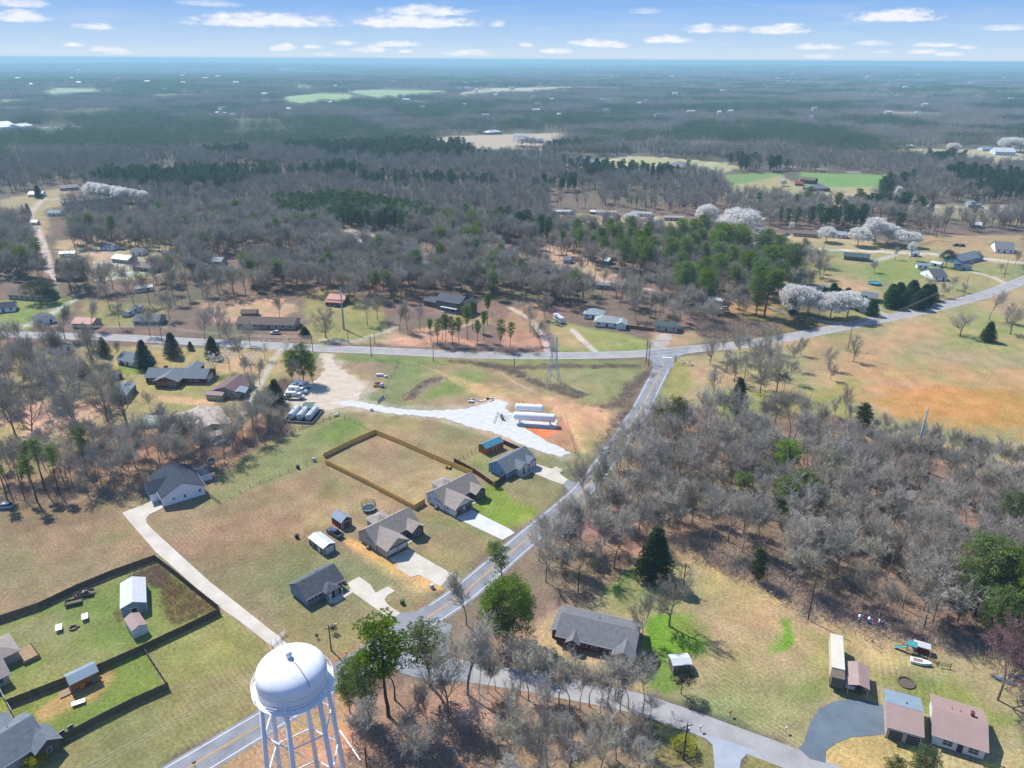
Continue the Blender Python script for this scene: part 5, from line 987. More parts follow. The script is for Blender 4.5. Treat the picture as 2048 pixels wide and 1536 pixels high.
def bobtail(label, P, rz, c=(226,234,242)):
    m = mat('cab_%d' % c[0], S(*c), .35, S(*[int(x * .94) for x in c]), .5, spec=.5); p = G(*P); r = thing('propane_truck', label, 'tanker truck', (p[0], p[1], 0.03), rz, 'white propane delivery trucks')
    MB().box(0, 7.6, -.45, .45, .75, 1.0).build('chassis', M['dark'], r); capsule(MB(), 0.4, 5.0, 1.02, 2.15, 20).build('tank_body', TW, r, True)
    MB().box(5.1, 6.4, -1.05, 1.05, .7, 1.7).bbox(5.1, 6.4, -1.0, 1.0, 1.7, 2.55, .12).build('cab', m, r)
    g = MB(); g.box(6.39, 6.43, -.85, .85, 1.75, 2.35); g.box(5.45, 6.2, -1.02, 1.02, 1.75, 2.3); g.build('cab_windows', M['glass'], r)
    shell([(6.4, 1.0, .85, .7, 1.65), (7.5, .95, .78, .7, 1.5), (7.8, .85, .7, .75, 1.35)], 'hood', m, r); em = MB(); em.lathe([(.01, 0), (.45, 0), (.45, .02), (.01, .02)], 16, (2.6, -1.05, 2.15), 0, 'y'); em.build('tank_badge', mat('badge_dark', S(70,110,150), .5), r)
    b = MB(); b.box(-.4, .5, -1.1, 1.1, .7, 1.4); b.build('rear_deck', m, r); wheels(r, (1.5, 6.9), 2.2, .5); return r
bobtail('nearest of the three white propane delivery trucks', (570,797), R(-4)); bobtail('middle of the three white propane delivery trucks', (576,786), R(-6)); bobtail('farthest of the three propane trucks, bluish tank', (586,774), R(-10), (190,214,230))
# semi trailer
o_, l_, a_ = frame((1658,1380), (1682,1386)); st = thing('semi_trailer', 'long white box trailer parked on the lawn by the brown-roofed carport', 'trailer', (o_.x, o_.y, 0), a_ + R(0)); HB.append((o_.x - 2, o_.y + 6, 8))
MB().bbox(0, 2.6, 2.6, 13.4, 1.1, 3.9, .06).build('cargo_box', mat('trailer_cream', S(232,224,206), .6, S(214,206,190), .4), st); MB().bbox(.02, 2.58, 0, 2.59, 1.1, 3.6, .05).build('rear_section', M['greywood'], st)
MB().box(.5, 2.1, .5, 12.8, .75, 1.1).build('chassis', M['dark'], st); w_r = thing
for y in (1.4, 2.6):
    for x in (.2, 2.4): MB().lathe([(.01, -.14), (.5, -.14), (.5, .14), (.01, .14)], 16, (x, y, .5), 0, 'x').build('wheel', TYRE, st)
MB().box(.4, .6, 11, 11.2, 0, 1.1).box(2.0, 2.2, 11, 11.2, 0, 1.1).build('landing_gear', M['dark'], st)
rv = thing('camper', 'white camper van parked on bare ground left of the white ranch house', 'camper', (*G(1125,648), 0), R(112)); MB().bbox(0, 8.5, -1.25, 1.25, .6, 3.1, .2).build('body', M['white'], rv); MB().box(1, 7, -1.27, 1.27, 1.9, 2.4).build('windows', M['glass'], rv); wheels(rv, (1.8, 6.2), 2.3, .4)
tagm = lambda n, l, c, P, rz=0: thing(n, l, c, (*G(*P), 0), rz)
bt = tagm('boat', 'white and blue motorboat under the brown-roofed carport', 'boat', (1698,1381), R(65)); shell([(0, .9, .95, .5, 1.2), (3, 1.0, 1.05, .45, 1.25), (5, .5, .6, .6, 1.35), (5.8, .05, .06, .9, 1.4)], 'hull', M['white'], bt); MB().bbox(.8, 3.2, -.6, .6, 1.2, 1.5, .1).build('deck_cover', M['mblue'], bt); MB().box(.5, 4.5, -.5, .5, .3, .5).build('cradle', M['dark'], bt)
mw = tagm('riding_mower', 'green riding mower under the brown-roofed carport', 'mower', (1719,1388), R(65)); MB().bbox(0, 1.7, -.5, .5, .3, .8, .1).bbox(.3, .8, -.25, .25, .8, 1.3, .06).build('body', mat('mower_green', S(70,120,80), .5), mw); wheels(mw, (.3, 1.4), 1.1, .28)
b2 = tagm('boat', 'small cream boat beside the turquoise play slide', 'boat', (1820,1322), R(-20)); shell([(0, .7, .8, .1, .7), (2, .8, .9, .05, .75), (3.6, .4, .5, .15, .8), (4.2, .05, .06, .4, .85)], 'hull', M['trim'], b2); MB().bbox(.5, 2.4, -.5, .5, .7, .8, .05).build('seats', M['deck'], b2)
# ---------------------------------------------------------------- play equipment and yard things
def trampoline(label, P, r, fr='net'):
    t_ = tagm('trampoline', label, 'trampoline', P); MB().lathe([(.01, .8), (r * .88, .8), (r * .88, .83), (.01, .83)], 28).build('jumping_mat', mat('tramp_mat', S(66,92,100), .8), t_)
    MB().lathe([(r * .86, .84), (r, .84), (r, .92), (r * .86, .92)], 28).build('edge_pad', mat('pad_lightblue', S(170,196,214), .6), t_)
    for k in range(6):
        a_ = k * math.pi / 3; p = (r * math.cos(a_), r * math.sin(a_)); MB().tube((*p, 0), (*p, .85), .05, n=6).build('leg', RIM, t_); MB().tube((p[0] * 1.02, p[1] * 1.02, .85), (p[0] * 1.04, p[1] * 1.04, 2.6), .06, n=6).build('net_pole', mat('pole_tan', S(150,134,112), .8), t_)
    n = MB()
    for k in range(72):
        a_, b_ = 2 * math.pi * k / 72, 2 * math.pi * (k + 1) / 72; zt = 2.2 + .3 * abs(math.cos(a_ * 3)); n.tube((r * math.cos(a_), r * math.sin(a_), .9), (r * math.cos(a_), r * math.sin(a_), zt), .02, n=3, cap=False); n.tube((r * math.cos(a_), r * math.sin(a_), zt), (r * math.cos(b_), r * math.sin(b_), 2.2 + .3 * abs(math.cos(b_ * 3))), .03, n=3, cap=False)
    n.build('safety_net', mat('net_brown', S(110,96,84), .9), t_)
trampoline('round trampoline with tan safety net behind the tan house', (738,1020), 2.0)
tj = tagm('fire_pit', 'round brown fire pit ring on the lawn near the bungalow', 'fire pit', (1812,1366)); MB().lathe([(1.6, 0), (1.75, 0), (1.75, .3), (1.5, .3), (1.5, .02)], 26).build('stone_ring', M['greywood'], tj); MB().lathe([(.01, .04), (1.5, .03)], 26).build('ash_bed', M['stone'], tj)
fp = tagm('fire_pit', 'small round fire pit with stones on the left lawn', 'fire pit', (147,1257)); MB().lathe([(.7, 0), (.9, 0), (.9, .4), (.65, .4), (.65, .05)], 18).build('stone_ring', M['stone'], fp); MB().box(-.9, -.3, .5, .9, 0, .5).box(.5, 1.1, .3, .7, 0, .4).build('log_seat', M['deck'], fp)
for i, (P, w_, d_, h_, lb) in enumerate([((171,1238), 1.3, 2.2, .8, 'white table on the left lawn, nearer the barn'), ((119,1260), 1.3, 2.2, .8, 'white table on the left lawn, nearer the house'), ((158,1408), 2.4, 1.2, .5, 'white table in front of the mural cabin')]):
    t_ = tagm('table', lb, 'table', P, R(30)); MB().box(-w_ / 2, w_ / 2, -d_ / 2, d_ / 2, h_, h_ + .07).build('table_top', TW, t_)
    for x in (-w_ / 2 + .1, w_ / 2 - .1):
        for y in (-d_ / 2 + .1, d_ / 2 - .1): MB().box(x - .04, x + .04, y - .04, y + .04, 0, h_).build('leg', M['dark'], t_)
def trailer(label, P, rz, L, load=True):
    t_ = tagm('utility_trailer', label, 'trailer', P, rz); b = MB(); b.box(0, L, -.9, .9, .45, .55); b.box(0, L, -.95, -.9, .45, .95); b.box(0, L, .9, .95, .45, .95); b.box(0, .05, -.9, .9, .45, .95); b.tube((L, -.6, .5), (L + 1.4, 0, .5), .05, n=5); b.tube((L, .6, .5), (L + 1.4, 0, .5), .05, n=5); b.build('bed', M['greywood'], t_); wheels(t_, (L * .45,), 2.2, .33)
    if load:
        l = MB(); rn = random.Random(5); 
        for i in range(8): x, y = rn.uniform(.1, L - 1), rn.uniform(-.8, .2); l.bbox(x, x + rn.uniform(.5, 1), y, y + rn.uniform(.3, .7), .55, .55 + rn.uniform(.2, .9), .04, rn.choice([0, 1]))
        l.build('load', [M['stone'], RIM], t_)
trailer('loaded utility trailer by the dark back fence', (150,1195), R(20), 4.2); trailer('empty wooden flatbed trailer on the left lawn', (131,1212), R(25), 3.6, False)
def playset(label, P, rz, c):
    t_ = tagm('playset', label, 'playset', P, rz); m = mat('play_%d' % c[0], S(*c), .5); f_ = MB()
    for x in (0, 1.5):
        for y in (0, 1.5): f_.box(x - .06, x + .06, y - .06, y + .06, 0, 2.6)
    f_.box(0, 1.5, 0, 1.5, 1.3, 1.4); f_.tube((1.5, .75, 2.4), (4.5, .75, 2.4), .06, n=6); f_.tube((4.5, .75, 2.4), (4.5, 0, 0), .06, n=6); f_.tube((4.5, .75, 2.4), (4.5, 1.5, 0), .06, n=6); f_.build('frame', M['deck'], t_)
    W_, Rf_ = MB(), MB(); wing_mesh(W_, Rf_, -.1, 1.6, -.1, 1.6, 2.6, 'x', .6, .1); Rf_.build('roof', m, t_); s = MB(); s.add([(-.1, .4, 1.4), (-.1, 1.1, 1.4), (-2.4, 1.1, .15), (-2.4, .4, .15), (-.1, .4, 1.55), (-.1, 1.1, 1.55), (-2.4, 1.1, .35), (-2.4, .4, .35)], [(0, 1, 2, 3), (0, 3, 7, 4), (1, 5, 6, 2)]); s.build('slide', m, t_)
    for x in (2.4, 3.5): q = MB(); q.tube((x, .6, 2.4), (x, .6, .6), .02, n=4); q.tube((x, .95, 2.4), (x, .95, .6), .02, n=4); q.box(x - .12, x + .12, .55, 1.0, .55, .6); q.build('swing', M['dark'], t_)
playset('blue-green playset with slide on the lawn behind the white house', (421,938), R(30), (70,120,150)); playset('turquoise slide and swing playset by the edge of the right woods', (1812,1308), R(-30), (90,190,190))
sh = tagm('playhouse', 'small red play shelter with pale ribbed roof by the right woods', 'playhouse', (1826,1302), R(-25)); W_, Rf_ = MB(), MB(); wing_mesh(W_, Rf_, 0, 3.0, 0, 1.6, 1.7, 'x', .35, .2); W_.build('wall', M['red'], sh); Rf_.build('roof', M['mwhite'], sh)
pool = tagm('pool', 'round turquoise above-ground pool on the right distance lawn', 'pool', (1749,569)); MB().lathe([(3.3, 0), (3.45, 0), (3.45, 1.3), (3.3, 1.3), (3.3, 1.0)], 32).build('pool_wall', M['mblue'], pool); MB().lathe([(.01, 1.05), (3.3, 1.05)], 32).build('pool_water', mat('pool_water', S(70,170,180), .1), pool)
ph = tagm('greenhouse', 'low green-covered hoop house among the bare trees', 'greenhouse', (287,846), R(0)); hm = MB()
hp = [(4.2 * math.cos(a_), 2.4 * math.sin(a_)) for a_ in [math.pi * k / 12 for k in range(13)]]
hm.v = [(x_, p[0], p[1]) for x_ in (0, 9) for p in hp]; hm.f = [(k, k + 1, 14 + k, 13 + k) for k in range(12)] + [tuple(range(12, -1, -1)), tuple(range(13, 26))]; hm.m = [0] * len(hm.f); hm.build('cover', mat('hoop_green', S(170,190,170), .6, S(130,156,136), .7), ph)
for lb, P, c in [('white utility box beside the road in front of the brown house', (864,1176), (226,226,226)), ('dark green bin on the lawn beside the forked drive', (805,1208), (60,96,70)), ('black barrel standing alone on the brown field', (594,1076), (30,28,30)), ('black bin beside the wire fence in the field', (596,937), (40,36,36)), ('pale beehive box at the end of the wire fence', (628,922), (196,190,180))]:
    t_ = tagm('utility_box', lb, 'box', P, R(40)); MB().bbox(-.45, .45, -.4, .4, .06, 1.05, .05).build('body', mat('box_%d' % c[0], S(*c), .6), t_); MB().bbox(-.5, .5, -.45, .45, 1.05, 1.15, .03).build('lid', mat('box_%d' % c[0], S(*c), .6), t_)
for k, (P, rz, L_, r_, c) in enumerate([((760,752), 0, 3.2, .5, TW), ((772,755), .4, 1.6, .45, TW), ((764,774), 1.3, 1.9, .8, TS), ((756,768), .1, 2.6, .35, None), ((753,774), .1, 2.6, .35, None), ((743,821), 1.5, 1.2, .5, TW), ((673,832), .6, 1.6, .4, TW)]):
    lb = ['small white propane cylinder lying farthest up the mown field', 'short white cylinder end-on beside the farthest one', 'fat silver tank beside the red cylinders', 'upper red cylinder stacked in the field', 'lower red cylinder stacked in the field', 'small white tank alone by the gravel lane', 'white cylinder at the chain fence corner'][k]
    t_ = tagm('gas_cylinder', lb, 'gas cylinder', P, rz); capsule(MB(), -L_ / 2, L_ / 2, r_, r_ + .15, 16).build('tank_body', c or mat('cyl_red', S(196,70,56), .5), t_, True); s = MB(); [s.box(x - .05, x + .05, -r_ * .6, r_ * .6, 0, .3) for x in (-L_ * .3, L_ * .3)]; s.build('feet', M['dark'], t_)
rk = tagm('cylinder_rack', 'dark rack of small grey cylinders beside the mown strip', 'rack', (755,806), R(72)); q = MB(); q.box(0, 6, -.3, .3, .05, .15); [q.tube((.3 + .5 * k, 0, .15), (.3 + .5 * k, 0, 1.1), .17, n=8, mi=k % 2) for k in range(11)]; q.build('rack_frame', [TS, M['dark']], rk)
tr = tagm('garden_tractor', 'yellow garden tractor parked at the yellow fence', 'tractor', (897,937), R(-30)); MB().bbox(-.8, .8, -.45, .45, .4, .85, .08).bbox(-.7, -.2, -.25, .25, .85, 1.25, .05).build('body', mat('tractor_yellow', S(214,170,40), .5), tr); wheels(tr, (-.5, .6), 1.1, .33)
ra = tagm('inflatable_boat', 'dark boat hull filled with red and blue things at the edge of the right woods', 'boat', (1704,1232), R(-32)); shell([(0, .4, .5, .1, .6), (.8, 1.1, 1.2, .05, .8), (5, 1.2, 1.3, .05, .8), (7, .9, 1.0, .05, .8)], 'hull', mat('hull_dark', S(70,72,100), .6), ra); q = MB(); rn = random.Random(2)
for k in range(9): x = .6 + k * .68; q.bbox(x, x + .5, rn.uniform(-.9, -.2), rn.uniform(.1, .9), .75, 1.15, .05, k % 3)
q.build('cargo', [mat('cyl_red', None), TW, M['mblue']], ra)
for k, (P, rz) in enumerate([((1980,1352), -35), ((2018,1350), -38)]):
    t_ = tagm('canoe', ['pale blue canoe on the ground at the right edge, left one', 'pale blue canoe under the reddish tree at the right edge'][k], 'canoe', P, R(rz)); shell([(0, .04, .05, .3, .5), (.8, .4, .45, .05, .42), (4, .45, .5, .02, .4), (5, .04, .05, .3, .5)], 'hull', M['mblue'], t_)
# ---------------------------------------------------------------- fences
FY = mat('fence_yellow', (.80,.52,.15), .85, (.62,.38,.10), 1.4, streak=(4, 4, .3)); FD = mat('fence_dark', S(124,110,94), .9, S(90,78,66), 1.3, streak=(4, 4, .3)); FB = mat('fence_brown', S(132,86,66), .9, S(100,64,50), 1.4); WIRE = mat('wire_grey', S(176,172,160), .8); WD = mat('post_weathered', S(140,124,104), .9)
def fence(name, label, pts, h, m, step=2.4, style=None, close=False, cat='fence', px=True, group=None, pm=None):
    style = style or ('wire' if name in ('wire_fence', 'guard_fence') else 'board')
    P = GP(pts) if px else pts; o0 = P[0]; t_ = thing(name, label, cat, (o0[0], o0[1], 0), 0, group); pm = pm or m
    L_ = [tuple(Vector(p) - Vector(o0)) for p in P]; pn = None; n_posts = sum(max(1, round((Vector(b) - Vector(a)).length / step)) for a, b in zip(L_[:-1], L_[1:])) + 1
    merge = MB() if n_posts > 98 else None; postmesh = None
    for a, b in zip(L_[:-1], L_[1:]):
        a, b = Vector(a), Vector(b); ln = (b - a).length; n = max(1, round(ln / step)); d = (b - a).normalized(); nn = Vector((-d.y, d.x)) * .03
        pb = MB()
        if style == 'board':
            nb = max(2, int(ln / .28)); rnd = random.Random(int(ln * 10))
            for k in range(nb):
                p, q = a + d * (ln * k / nb), a + d * (ln * (k + 1) / nb - .012); hh = h + rnd.uniform(-.03, .03); off = nn * rnd.uniform(.7, 1.3)
                pb.add([(*(p + off), .03), (*(q + off), .03), (*(q - off), .03), (*(p - off), .03), (*(p + off), hh), (*(q + off), hh), (*(q - off), hh), (*(p - off), hh)], [(4, 5, 6, 7), (0, 4, 7, 3), (1, 2, 6, 5), (0, 1, 5, 4), (3, 7, 6, 2)])
            for zz in (.4, h - .35):
                o = nn * 2.2; pb.add([(*(a + o), zz), (*(b + o), zz), (*(b + o * 2.0), zz), (*(a + o * 2.0), zz), (*(a + o), zz + .1), (*(b + o), zz + .1), (*(b + o * 2.0), zz + .1), (*(a + o * 2.0), zz + .1)], [(0, 3, 2, 1), (4, 5, 6, 7), (0, 1, 5, 4), (2, 3, 7, 6)])
            pb.build('panel', m, t_)
        elif style == 'rail':
            for zz in (.45, .8, 1.15): pb.tube((*a, zz), (*b, zz), .05, n=4)
            pb.build('rails', m, t_)
        else:
            for zz in np.linspace(.2, h, 4): pb.tube((*a, zz), (*b, zz), .01, n=3, cap=False)
            pb.tube((*a, h), (*b, h), .02, n=4); pb.build('wire_mesh', m, t_)
        for k in range(n + (1 if b == Vector(L_[-1]) else 0)):
            p = a + d * (ln * k / n)
            if merge is not None: merge.box(p.x - .06, p.x + .06, p.y - .06, p.y + .06, 0, h + .08)
            else:
                if postmesh is None: q = MB().box(-.06, .06, -.06, .06, 0, h + .08).build('post', pm, t_); postmesh = q.data; q.location = (p.x, p.y, 0)
                else: q = bpy.data.objects.new('post', postmesh); COL.objects.link(q); q.parent = t_; q.location = (p.x, p.y, 0)
    if merge is not None: tag(merge.build('posts', pm, t_), kind='stuff')
    return t_
fence('privacy_fence', 'tall yellow wooden privacy fence around three sides of the back lawn', [(850,1008),(830,1020),(737,970),(652,928),(646,921),(648,916),(700,890),(750,868),(800,888),(870,919),(945,951)], 1.85, FY)
fence('privacy_fence', 'dark brown wooden fence between the yellow fence and the blue house', [(908,925),(950,948),(986,973)], 1.75, FB); fence('privacy_fence', 'short dark brown fence joined to the left corner of the blue house', [(990,974),(1011,958)], 1.75, FB)
fence('privacy_fence', 'dark brown fence behind the teal-roofed shed', [(995,883),(1046,906),(1060,920)], 1.7, FB)
fence('privacy_fence', 'long weathered dark fence along the back of the left yard', [(-60,1262),(0,1244),(80,1217),(157,1180),(230,1150),(311,1121)], 1.8, FD)
fence('privacy_fence', 'weathered fence between the overgrown patch and the long drive', [(311,1121),(350,1151),(400,1192),(438,1222)], 1.8, FD)
fence('privacy_fence', 'long dark fence dividing the two bottom left yards', [(440,1228),(380,1258),(285,1303),(200,1341),(16,1413)], 1.8, FD); fence('rail_fence', 'broken post and rail fence at the right side of the mural cabin yard', [(286,1298),(300,1320),(335,1373)], 1.3, WD, 1.6, 'rail')
fence('privacy_fence', 'dark fence along the front of the mural cabin yard', [(338,1378),(270,1408),(180,1454),(99,1498)], 1.8, FD); fence('privacy_fence', 'short pale fence beside the patio house', [(0,1384),(26,1432)], 1.6, M['greige'])
fence('wire_fence', 'rusty chain-link fence with vines below the three silver tanks', [(530,890),(560,872),(620,852),(672,833),(679,831)], 1.2, mat('vine_wire', S(120,96,76), .9), 3); fence('wire_fence', 'chain-link fence from the silver tanks to the yellow fence corner', [(679,831),(700,841),(720,851),(748,868)], 1.3, WIRE, 3)
fence('wire_fence', 'thin wire fence across the field from the white house to the yellow fence', [(440,1006),(500,975),(560,950),(648,918)], 1.1, WIRE, 3.2); fence('rail_fence', 'short wooden rail fence at the right corner of the white house', [(410,985),(425,997),(438,1008)], 1.1, WD, 2, 'rail')
fence('wire_fence', 'black chain-link fence beside the teal-roofed shed', [(912,928),(935,913),(960,898),(972,893)], 1.2, M['dark'], 2); fence('wire_fence', 'tall chain-link fence along the right side of the propane yard', [(1131,835),(1140,868),(1150,905)], 1.8, mat('fence_pale', S(176,166,150), .9), 3)
fence('wire_fence', 'chain-link fence and gate at the depot road entrance', [(1150,908),(1157,914),(1190,915)], 1.6, WIRE, 3); fence('wire_fence', 'low wire fence at the front of the long tanks', [(1112,858),(1135,862)], 1.2, WIRE, 3); fence('wire_fence', 'wire fence line on the mown strip', [(800,718),(777,762),(757,808)], .9, WIRE, 5)
fence('wooden_fence', 'reddish wooden fence joining the white ranch house to the workshop', [(1240,655),(1308,663)], 1.7, mat('fence_red', S(150,110,90), .9, None, 1)); fence('rail_fence', 'dark wooden pen fence at the edge of the right woods', [(1853,1322),(1875,1333),(1900,1338)], 1.3, M['dark'], 2, 'rail'); fence('rail_fence', 'white field fence by the far blossom trees', [(1835,493),(1870,483),(1900,487)], 1.3, WD, 4, 'rail')
fence('guard_fence', 'wire fence along the pasture left of the main road cutting', [(610,672),(700,660),(790,655)], 1.1, WIRE, 5)
gt = tagm('white_gate', 'small white gate at the foot of the long drive', 'gate', (543,1292), R(60)); q = MB(); [q.box(x - .05, x + .05, -.05, .05, 0, 1.4) for x in (0, 1.4, 2.8, 4.2)]; [q.box(0, 4.2, -.03, .03, z_, z_ + .08) for z_ in (.3, .75, 1.2)]; q.build('gate_panel', TW, gt)
gp = tagm('pipe_culvert', 'long white pipe lying on the clay bank beside the tower', 'pipe', (680,1463), R(-52)); MB().tube((0, 0, .2), (8.5, 0, .2), .16, n=10).build('pipe_length', TW, gp)
# ---------------------------------------------------------------- poles and pylons
PW = mat('pole_wood', S(96,80,68), .9, S(74,60,52), 1); PG = mat('pole_galvanised', S(190,202,212), .5, S(166,178,190), .6)
HEADS = {}
def pole(label, base, top, kind='wood', rz=0, name='utility_pole', group=None, key=None):
    B = G(*base); h = zof(base, top); t_ = thing(name, label, 'utility pole' if name == 'utility_pole' else name.replace('_', ' '), (B[0], B[1], 0), R(rz), group)
    MB().tube((0, 0, 0), (0, 0, h), .17, .11, 9).build('pole_shaft', PW, t_)
    if kind != 'bare': q = MB(); q.box(-1.1, 1.1, -.06, .06, h - .9, h - .76); q.build('crossarm', PW, t_); q = MB(); [q.tube((x, 0, h - .76), (x, 0, h - .5), .05, n=6) for x in (-1, -.4, .4, 1)]; q.build('insulators', TW, t_)
    if kind == 'tr': MB().tube((.35, 0, h - 2.2), (.35, 0, h - 1.3), .25, n=10).build('transformer', PG, t_)
    if kind == 'lamp': q = MB(); q.tube((0, 0, h - .6), (1.3, 0, h - .1), .05, n=6); q.bbox(1.2, 1.9, -.15, .15, h - .22, h - .05, .03); q.build('lamp_arm', PG, t_)
    HEADS[key or label] = (B[0], B[1], h); return t_
pole('street lamp pole at the bend of the road behind the water tower', (662.8,1301), (658,1250), 'lamp', 20, 'street_lamp', key='a'); pole('tall leaning utility pole at the edge of the right woods', (1616,1239.5), (1631,1154), 'bare', key='b')
pole('utility pole with transformer beside the side road', (1366,1519), (1373,1445), 'tr', 20, key='c'); pole('utility pole at the road junction corner', (1292,724), (1292.5,678), 'tr', 60, key='d'); pole('second shorter pole behind the junction corner pole', (1297,732), (1297,690), 'bare', key='d2')
pole('utility pole left of the gravel lot entrance', (626,704), (624,670), 'wood', key='e'); pole('utility pole right of the gravel lot entrance', (743,714), (742,672), 'wood', key='f'); pole('utility pole south of the main road in the middle', (867,722), (866,690), 'wood', key='g'); pole('thin pole on the ditch bank', (1029,733), (1028,716), 'bare')
pole('utility pole behind the main road opposite the lot', (697,686), (695,658), 'wood', key='h'); pole('dark pole on the clay bank above the main road', (750,687), (750,665), 'bare'); pole('utility pole beside the main road on the right', (1696,697), (1706,651), 'wood', 60, key='i'); pole('utility pole beside the right curve of the road', (1927,594), (1938,552), 'wood', 60, key='j')
pole('utility pole between the right distance lawns', (2008,554), (2018,520), 'wood', 60, key='k'); pole('utility pole in front of the tan ranch at left', (325,685), (318,650), 'tr', key='l'); pole('pole behind the blossom row at right', (1617,633), (1622,600), 'bare'); pole('double pole in the clearing left of the cedar', (1156,1186), (1158,1130), 'wood', 40, key='m'); pole('lone pole in the shade of the big cedar', (1366,1178), (1372,1126), 'bare')
pole('dark utility pole at the foot of the white pipe', (736,1560), (729,1496), 'bare'); pole('utility pole amid the mid woods', (1190,561), (1190,530), 'bare'); pole('tall pole left of the forked clearing', (145,531), (136,497), 'bare'); pole('pole in the left woods behind the row of pines', (255,864), (240,800), 'bare')
def steel_pole(label, base, top, arms, rz=0):
    B = G(*base); h = zof(base, top); t_ = thing('transmission_pole', label, 'transmission pole', (B[0], B[1], 0), R(rz)); MB().tube((0, 0, 0), (0, 0, h), .55, .2, 12).build('pole_shaft', PG, t_, True)
    for z_, l in arms: q = MB(); q.tube((-l, 0, h - z_), (l, 0, h - z_), .09, n=6); [q.tube((x, 0, h - z_), (x, 0, h - z_ - .6), .07, n=6) for x in (-l, l)]; q.build('crossarm', PG, t_)
    return h
steel_pole('slim steel transmission pole standing beside the orange meadow', (1826,936), (1855.5,814), ((1.5, .5), (4.5, .6), (8.5, .8), (9.5, .8)), 30); steel_pole('steel transmission pole with three short arms rising over the left woods', (388,562), (378,505), ((1, 1.6), (3.6, 2.2), (6.2, 2.2)), 10); steel_pole('steel transmission pole in front of the red barn', (688,659), (680,575), ((1.2, 2.0), (2.2, .6)), 10)
B_ = G(1107,765); ph_ = zof((1107,765), (1105.5,672)); pyl = thing('lattice_pylon', 'four-legged steel lattice pylon on the ditch bank', 'pylon', (B_[0], B_[1], 0), R(12)); q = MB(); LV = [0, 4.5, 8.5, 12, 15, 17.3, ph_]
hw = lambda z: 2.3 - 1.35 * min(1, z / 12)
for i in range(len(LV) - 1):
    z0_, z1_ = LV[i], LV[i + 1]; a_, b_ = hw(z0_), hw(z1_); c0 = [(-a_, -a_, z0_), (a_, -a_, z0_), (a_, a_, z0_), (-a_, a_, z0_)]; c1 = [(-b_, -b_, z1_), (b_, -b_, z1_), (b_, b_, z1_), (-b_, b_, z1_)]
    for k in range(4): q.tube(c0[k], c1[k], .14, n=4); q.tube(c0[k], c1[(k + 1) % 4], .06, n=3); q.tube(c0[(k + 1) % 4], c1[k], .06, n=3); q.tube(c1[k], c1[(k + 1) % 4], .07, n=3)
q.build('lattice_frame', PG, pyl); q = MB()
for z_, l in ((ph_ - .2, 2.8), (ph_ - 4, 2.4)):
    for s in (-1, 1): q.tube((0, -.6, z_), (s * l, 0, z_ + .3), .08, n=4); q.tube((0, .6, z_), (s * l, 0, z_ + .3), .08, n=4); q.tube((s * l, 0, z_ + .3), (s * l * .5, 0, z_ - 1.2), .06, n=4)
q.build('crossarms', PG, pyl)
def wires(label, a, b, n=3, sag=1.2, dz=.7, r=.03):
    A, B = (Vector(HEADS[k]) if isinstance(k, str) else Vector(k) for k in (a, b)); q = MB(); d = (B - A).normalized(); pn_ = Vector((-d.y, d.x, 0))
    for k in range(n):
        o = pn_ * (k - (n - 1) / 2) * .8; pr = None
        for i in range(13): t_ = i / 12; p = A.lerp(B, t_) + o + Vector((0, 0, -dz - sag * 4 * t_ * (1 - t_))); (pr is not None) and q.tube(pr, p, r, n=3, cap=False); pr = p
    return tag(q.build('power_line', mat('wire_pale', S(196,196,190), .5), None), label, 'power line')
wires('power line between the two poles at the gravel lot', 'e', 'f'); wires('power line from the lot to the middle roadside pole', 'f', 'g', 2); wires('power line along the main road to the junction pole', 'g', 'd', 2); wires('power line from the tan ranch pole to the lot pole', 'l', 'e', 4, 1.5); wires('power line running left along the main road', (-330, 330, 11), 'l', 4, 1.8); wires('power line from the junction to the right roadside pole', 'd', 'i', 2, 2.0); wires('power line along the right curve', 'i', 'j', 2, 2.0); wires('power line crossing the bottom left field beside the road', (-80, 84, 9), (*G(640,1330), 8.0), 3, 1.0, .3, .022)
pole('road sign post at the junction mouth', (1351,724), (1351,709), 'bare', name='sign_post')
for k, P in enumerate([(1364,726), (1378,730)]):
    t_ = tagm('sign_board', ['left one of two small white sign boards on the verge', 'right and taller one of two small white sign boards on the verge'][k], 'sign', P, R(60)); MB().box(-.05, .05, -.05, .05, 0, 1.8 + k * .6).box(1.15, 1.25, -.05, .05, 0, 1.8 + k * .6).build('posts', TW, t_); MB().box(-.1, 1.3, -.1, -.05, .8, 1.7 + k * .6).build('board', TW, t_)
for k, (P, c) in enumerate([((1571,1465), (236,236,236)), ((1460,1432), (206,120,80)), ((1400,1462), (236,236,236)), ((706,1325), (236,236,236)), ((693,1313), (226,206,120)), ((390,1534), (60,60,60))]):
    lb = ['white mailbox frame beside the side road', 'orange marker at the lawn edge of the side road', 'white mailbox at the side street corner', 'white mailbox post beside the diagonal road', 'round yellow marker beside the road', 'black mailbox at the bottom road edge'][k]
    t_ = tagm('mailbox', lb, 'mailbox', P, R(30)); MB().box(-.05, .05, -.05, .05, 0, 1.1).build('mailbox_post', M['deck'], t_); MB().bbox(-.35, .35, -.15, .15, 1.1, 1.4, .05).build('mailbox_box', mat('mail_%d' % c[1], S(*c), .5), t_)

for o in list(bpy.data.objects):
    b_ = o.name.split('.')[0]
    if o.type == 'MESH' and o.parent and b_ in ('crossarms', 'shutters', 'porch_posts', 'vent_pipe', 'gutter', 'insulators', 'valve', 'feet', 'posts', 'corner_trim', 'landing_gear', 'saddle', 'pump_housing') and o.get('kind') != 'stuff':
        islands(o, {'crossarms': 'crossarm', 'shutters': 'shutter', 'porch_posts': 'porch_post', 'insulators': 'insulator', 'feet': 'foot', 'posts': 'post'}.get(b_, b_))
